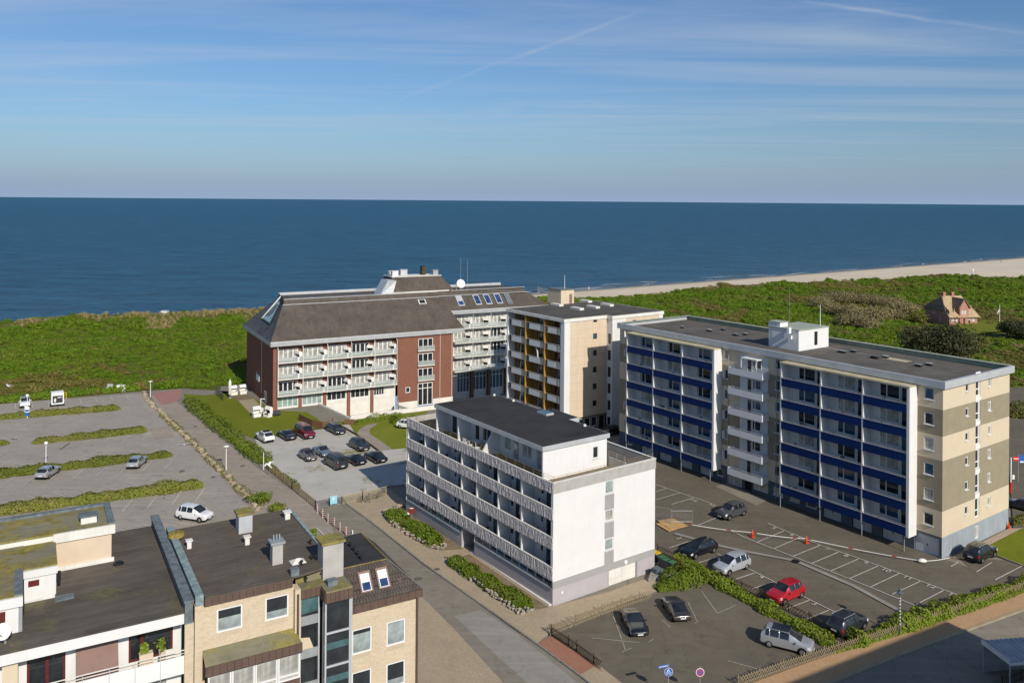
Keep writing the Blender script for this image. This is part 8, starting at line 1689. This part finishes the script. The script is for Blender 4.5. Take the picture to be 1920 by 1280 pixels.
for a, b in zip(pts[:-1], pts[1:]):
    n = max(2, int((b - a).length / .45)); ang = math.atan2(b.y - a.y, b.x - a.x)
    for k in range(n): q = a.lerp(b, (k + .5) / n) - o0; m = M(); w = (b - a).length / n; m.box(-w / 2 + .02, w / 2 - .02, -.03, .03, 0, 1.15); m.obj('board', MT['fence_brown'], t, (q.x, q.y, 0), ang)
t = thing('board_fence', 'short brown board fence piece with a white panel before the forecourt wall', 'fence', gt_(655, 796)); [M().box(-.9 + .3 * k, -.64 + .3 * k, -.03, .03, 0, 1.0).obj('board', MT['fence_brown'], t) for k in range(6)]
lowwall('kerb_wall', 'dark timber edging at the back of the gravel lot', [(590, 806), (640, 800), (668, 816), (709, 846)], 0, .3, .2, 'wood_dark', cat='edging')
ORD = ('first', 'second', 'third', 'fourth', 'fifth', 'sixth', 'seventh')
def strandkorb_meshes():
    side = [(-.42, 0), (.42, 0), (.44, .62), (.30, .66), (.12, 1.02), (.30, 1.30), (.18, 1.58), (-.30, 1.62), (-.50, 1.15), (-.46, .5)]
    a = M(); a.box(-.62, .62, -.42, .44, 0, .42); a.box(-.66, -.58, -.44, .30, .42, .72); a.box(.58, .66, -.44, .30, .42, .72); base_ = a.mesh('seat_box', MT['wicker'])
    b = M(); hood = [(-.05, .70), (.18, 1.25), (.08, 1.60), (-.25, 1.72), (-.55, 1.45), (-.52, .45)]; n = len(hood)
    for s in (-.62, .58):
        vs = [(s, -y, z) for y, z in hood] + [(s + .04, -y, z) for y, z in hood]; b.add(vs, [tuple(range(n)), tuple(range(2 * n - 1, n - 1, -1))] + [(i, (i + 1) % n, n + (i + 1) % n, n + i) for i in range(n)])
    for i in range(1, n - 1): p0, p1 = hood[i], hood[i + 1]; b.add([(-.62, -p0[0], p0[1]), (.62, -p0[0], p0[1]), (.62, -p1[0], p1[1]), (-.62, -p1[0], p1[1]), (-.62, -p0[0] * .93, p0[1] - .03), (.62, -p0[0] * .93, p0[1] - .03), (.62, -p1[0] * .93, p1[1] - .03), (-.62, -p1[0] * .93, p1[1] - .03)], ((0, 1, 2, 3), (7, 6, 5, 4)))
    hd = b.mesh('hood', MT['wicker']); c = M(); c.box(-.56, .56, -.40, .30, .42, .50); c.quad((-.56, .36, .5), (.56, .36, .5), (.56, .5, 1.3), (-.56, .5, 1.3)); return base_, hd, c.mesh('cushion', MT['cloth_dark']), c.mesh('cushion', MT['white_old'])
SK = strandkorb_meshes()
def strandkorb(loc, rz, label, group, cush=2):
    t = thing('beach_chair', label, 'beach chair', loc, rz, group); t.scale = (1.1, 1.1, 1.1); put('seat_box', SK[0], t); put('hood', SK[1], t); put('cushion', SK[cush], t); return t
bc = None; ha = FHT.a
for z in rows3():
    for i, (a, b) in enumerate(zip(bxs[:-1], bxs[1:])):
        w = FHT.w(b - .85, -.72, z + .01); lab = 'white hooded beach chair on the %s hotel balcony row, %s bay from the left' % ({2.75: 'lowest', 5.85: 'middle', 9.0: 'top'}[z], ORD[i])
        if bc is None: bc = strandkorb(w, ha - 1.0, lab, 'beach chairs on the hotel balconies')
        else: copy_thing(bc, w, ha - 1.0 + rnd.uniform(-.3, .3), lab)
for z in (2.75, 5.85, 8.95, 12.05):
    for b in (44.3, 48.7, 53.1): copy_thing(bc, FHT.w(b - .9, RY - .75, z + .01), ha - 1.0 + rnd.uniform(-.3, .3), 'white hooded beach chair, set back hotel wing, %s balcony row from below, %s bay' % (ORD[round((z - 2.75) / 3.1)], {44.3: 'left', 48.7: 'middle', 53.1: 'right'}[b]), 'beach chairs on the hotel wing')
strandkorb(gt_(481, 781), ha + .15, 'white beach chair facing the camera on the hotel lawn corner', None, 3); strandkorb(gt_(502, 781), ha - 1.1, 'white beach chair seen from its side beside the brick corner', None)
strandkorb(gt_(438, 740), ha + .2, 'left one of two white beach chairs on the side terrace', None, 3); strandkorb(gt_(455, 738), ha + .2, 'right one of two white beach chairs on the side terrace', None, 3)
t = thing('cushion_box', 'rolled dark storage barrel beside the white beach chair at the hotel corner', 'barrel', gt_(518, 779, .45), ha); m = M(); m.tube([(-.7, 0, 0), (.7, 0, 0)], .45, 12); m.obj('barrel', MT['cloth_dark'], t)
t = thing('parasol', 'closed pale parasol on the side terrace of the hotel', 'parasol', gt_(431, 746)); m = M(); m.lathe([(.08, .5), (.3, .9), (.3, 3.2), (.12, 3.6), (.02, 3.8)], 0, 0, 10); m.obj('canopy', MT['white_old'], t, smooth=True); m = M(); m.tube([(0, 0, 0), (0, 0, .9)], .05, 6); m.lathe([(.35, 0), (.3, .1)], 0, 0, 10); m.obj('stand', MT['steel'], t)
t = thing('glass_screen', 'dark glass wind screen at the edge of the side terrace', 'screen', gt_(404, 739)); q = P(418, 752) - P(404, 739); m = M(); m.add(((0, 0, 0), (q.x, q.y, 0), (q.x, q.y, 1.6), (0, 0, 1.6), (0.04, 0, 0), (q.x + .04, q.y, 0), (q.x + .04, q.y, 1.6), (.04, 0, 1.6)), ((0, 1, 2, 3), (7, 6, 5, 4), (3, 2, 6, 7))); m.obj('pane', MT['g_teal'], t)
t = thing('entrance_frame', 'white door frame at the hotel side entrance', 'frame', gt_(489, 774)); m = M(); m.box(-.06, .06, -.06, .06, 0, 2.7); m.box(.06, .75, -.06, .06, 2.58, 2.7); m.obj('frame', MT['lamp_white'], t); m = M(); m.box(-.1, .5, -.02, .02, 0, 1.0); m.obj('panel', MT['white_old'], t)
# balcony furniture
m = M(); m.box(-.25, .25, -.25, .25, .40, .45); CS = m.mesh('seat', MT['cloth_dark']); m = M(); m.box(-.25, .25, .22, .27, .45, .95); CB = m.mesh('backrest', MT['cloth_dark'])
m = M(); m.tube([(-.22, -.22, 0), (-.22, -.22, .42)], .02, 4); CLG = m.mesh('leg', MT['black'])
def chair(loc, rz, label, group, mat=None):
    t = thing('garden_chair', label, 'chair', loc, rz, group); ps = [put('seat', CS, t), put('backrest', CB, t)]
    for x, y in ((0, 0), (.44, 0), (0, .44), (.44, .44)): ps.append(put('leg', CLG, t, (x, y, 0)))
    if mat:
        for o in ps: o.material_slots[0].link = 'OBJECT'; o.material_slots[0].material = MT[mat]
    return t
c0 = chair(FBB.w(-.9, 47.3, bz[4] - .9), FBB.a - 1.2, 'dark garden chair at the left end of the second blue balcony row from the top', 'chairs on the blue banded balconies')
for bi, (_, fy) in enumerate(blocks):
    for ci, (ya, yb2) in enumerate(zip(fy[1:], fy[:-1])):
        for fi, z in enumerate(bz):
            for q in range(2):
                if rnd.random() < .55: copy_thing(c0, FBB.w(rnd.uniform(-1.25, -.7), rnd.uniform(ya + .8, yb2 - .8), z - .9), rnd.uniform(0, 6.28), 'dark garden chair, %s blue balcony row from the top, %s column of six from left' % (ORD[5 - fi], ORD[bi * 3 + (2 - ci if False else ci) if False else bi * 3 + ci]))
c1 = copy_thing(c0, FWB.w(.8, 27.5, levels[0]), .4, 'dark garden chair, lowest patterned balcony of the white house, second column from left', 'chairs on the white patterned balconies')
for fi, z in enumerate(levels):
    for ci, (ya, yb2) in enumerate(zip(fins[1:], fins[:-1])):
        lab = 'dark garden chair, %s patterned balcony of the white house, %s column from left' % (('lowest', 'middle', 'top')[fi], ORD[ci])
        if rnd.random() < .8: copy_thing(c1, FWB.w(rnd.uniform(.6, 1.1), rnd.uniform(ya + .7, yb2 - .7), z), rnd.uniform(0, 6.28), lab)
        if rnd.random() < .4: copy_thing(c1, FWB.w(rnd.uniform(.6, 1.1), rnd.uniform(ya + .7, yb2 - .7), z), rnd.uniform(0, 6.28), lab)
tz = 11.33; t = thing('terrace_table', 'white garden table on the roof terrace of the white house', 'table', FWB.w(1.75, 16.6, tz), FWB.a + 1.57); m = M(); m.box(-.8, .8, -.45, .45, .70, .74); m.obj('top', MT['white_clean'], t)
for x in (-.7, .7):
    for y in (-.36, .36): m = M(); m.box(x - .03, x + .03, y - .03, y + .03, 0, .70); m.obj('leg', MT['white_clean'], t)
for (x, y, r, l) in ((1.0, 17.7, 1.8, 'white folding chair at the left end of the roof terrace table'), (.9, 16.6, 1.57, 'white folding chair on the near side of the roof terrace table'), (1.1, 15.3, 1.0, 'white folding chair at the right end of the roof terrace table')): chair(FWB.w(x, y, tz), FWB.a + r, l, None, 'white_clean')
# flower boxes and plants on the front balcony
t = thing('planter', 'beige planter box with a spiky green plant on the white house balcony', 'planter', FFY.w(-16.2, .35, 13.62), FFY.a); m = M(); m.box(-.35, .35, -.2, .2, 0, 1.25); m.obj('pot', MT['cream_pale'], t)
put('foliage', leafmesh('foliage', np.stack([nrng.uniform(-.25, .1, 60), nrng.uniform(-.15, .15, 60), nrng.uniform(1.25, 1.75, 60)], -1), np.tile(np.array([[0., -1, .2]]), (60, 1)), .05, .14, 'leaf_hedge'), t, kind='stuff')
t = thing('planter', 'small potted green plant behind the planter on the white house balcony', 'planter', FFY.w(-15.3, .8, 13.62), FFY.a); m = M(); m.lathe([(.15, 0), (.2, 1.0)], 0, 0, 10); m.obj('pot', MT['cream_pale'], t); put('foliage', leafmesh('foliage', np.stack([nrng.normal(0, .14, 60), nrng.normal(0, .14, 60), nrng.uniform(1.0, 1.5, 60)], -1), np.tile(np.array([[0., -1, .2]]), (60, 1)), .05, .14, 'leaf_hedge'), t, kind='stuff')
t = thing('balcony_chair', 'small pale chair on the white house balcony beside the planter', 'chair', FFY.w(-14.9, .45, 13.62), FFY.a); m = M(); m.box(-.25, .25, -.25, .25, .4, .45); m.obj('seat', MT['white_old'], t); m = M(); m.box(-.25, .25, .2, .26, .45, .95); m.obj('backrest', MT['white_old'], t)
for x, y in ((-.2, -.2), (.2, -.2), (-.2, .2), (.2, .2)): m = M(); m.box(x - .02, x + .02, y - .02, y + .02, 0, .4); m.obj('leg', MT['steel'], t)
t = thing('parasol', 'closed white parasol on the top left balcony of the beige tower', 'parasol', FMB.w(.6, 13.3, mz[0] - 1.0), 0); m = M(); m.tube([(0, 0, 0), (.15, 0, 2.6)], .12, 8); m.obj('canopy', MT['white_clean'], t); t = thing('parasol', 'folded white parasol leaning over a middle balcony of the beige tower', 'parasol', FMB.w(.2, 7.4, mz[3] - 1.0), 0); m = M(); m.tube([(0, 0, 0), (-.2, .1, 2.0), (-.4, .9, 2.5)], .13, 8); m.obj('canopy', MT['white_clean'], t)
# gulls in flight
def gull(px, py, dist, rz, roll, label):
    d = pray(px, py); p = Vector((0, 0, CAMH)) + d * dist; t = thing('gull', label, 'bird', p); t.rotation_euler = (roll, 0, rz); t.scale = (1.15, 1.15, 1.15); m = M(); m.lathe([(.015, -.32), (.07, -.2), (.11, 0), (.08, .18), (.05, .26), (.055, .3), (.02, .37)], 0, 0, 8); m.obj('body', MT['lamp_white'], t, rot=(math.pi / 2, 0, 0), smooth=True)
    for s in (-1, 1):
        m = M(); pts = [(0.05, .12, .03), (.38, .2, .16), (.78, -.02, .10), (.80, -.10, .10), (.40, -.02, .15), (.06, -.14, .03)]; v = [(s * x, y, z) for x, y, z in pts]; v += [(a, b, c + .015) for a, b, c in v]; f = [(0, 1, 4, 5), (1, 2, 3, 4), (11, 10, 7, 6), (10, 9, 8, 7)] + [(i, (i + 1) % 6, 6 + (i + 1) % 6, 6 + i) for i in range(6)]; m.add(v, f); m.obj('wing', MT['white_clean'], t)
    m = M(); m.add(((-.05, -.3, 0), (.05, -.3, 0), (.11, -.5, 0), (-.11, -.5, 0), (0, -.4, .02)), ((0, 1, 4), (1, 2, 4), (2, 3, 4), (3, 0, 4), (3, 2, 1, 0))); m.obj('tail', MT['lamp_white'], t)
gull(16, 723, 120, 2.6, .5, 'white gull flying over the scrub at the far left'); gull(345, 834, 95, .6, -.6, 'white gull flying over the car park near the boulders'); gull(503, 871, 100, 1.2, .5, 'white gull flying beside the white pole at the gravel lot')
# people on the beach
def person(px, py, rz, label, col, stride=.18, z=-5.5):
    p = P(px, py, z); zz = heightz(p.x, p.y); p = P(px, py, zz); t = thing('person', label, 'person', (p.x, p.y, zz - .09), rz)
    V = [(0, 0, .95), (0, 0, 1.2), (0, 0, 1.42), (0, 0, 1.52), (0, 0, 1.68), (.10, stride, .5), (.10, stride * 1.2, .05), (-.10, -stride, .5), (-.10, -stride * 1.6, .06), (.2, 0, 1.38), (.26, -.1, 1.1), (.26, .02, .86), (-.2, 0, 1.38), (-.26, .1, 1.1), (-.26, .16, .86)]
    E_ = [(0, 1), (1, 2), (2, 3), (3, 4), (0, 5), (5, 6), (0, 7), (7, 8), (2, 9), (9, 10), (10, 11), (2, 12), (12, 13), (13, 14)]; R_ = [.15, .14, .15, .06, .10, .08, .05, .08, .05, .07, .05, .04, .07, .05, .04]
    me = bpy.data.meshes.new('person_body'); me.from_pydata(V, E_, []); o = put('body', me, t); md = o.modifiers.new('skin', 'SKIN'); sv = me.skin_vertices[0].data
    for i, r in enumerate(R_): sv[i].radius = (r, r * .85)
    sv[0].use_root = True; o.modifiers.new('sub', 'SUBSURF').render_levels = 1; me.materials.append(MT[col])
for px, py, rz, l, c in ((1219, 534, .6, 'dark clothed walker, the left one of a pair on the wet sand', 'cloth_dark'), (1226, 533.5, .8, 'dark clothed walker, the right one of a pair on the wet sand', 'base_dark'), (1339, 527, .5, 'lone walker in dark clothing on the beach above the tower roof', 'cloth_dark'), (1614, 505, .5, 'lone walker in dark clothing near the surf in the middle of the beach', 'cloth_dark'), (1877, 492, .7, 'walker in dark clothing at the far right end of the beach', 'cloth_dark'), (1104, 543, .2, 'walker in pale clothing at the left end of the sand', 'white_old')): person(px, py, rz, l, c)
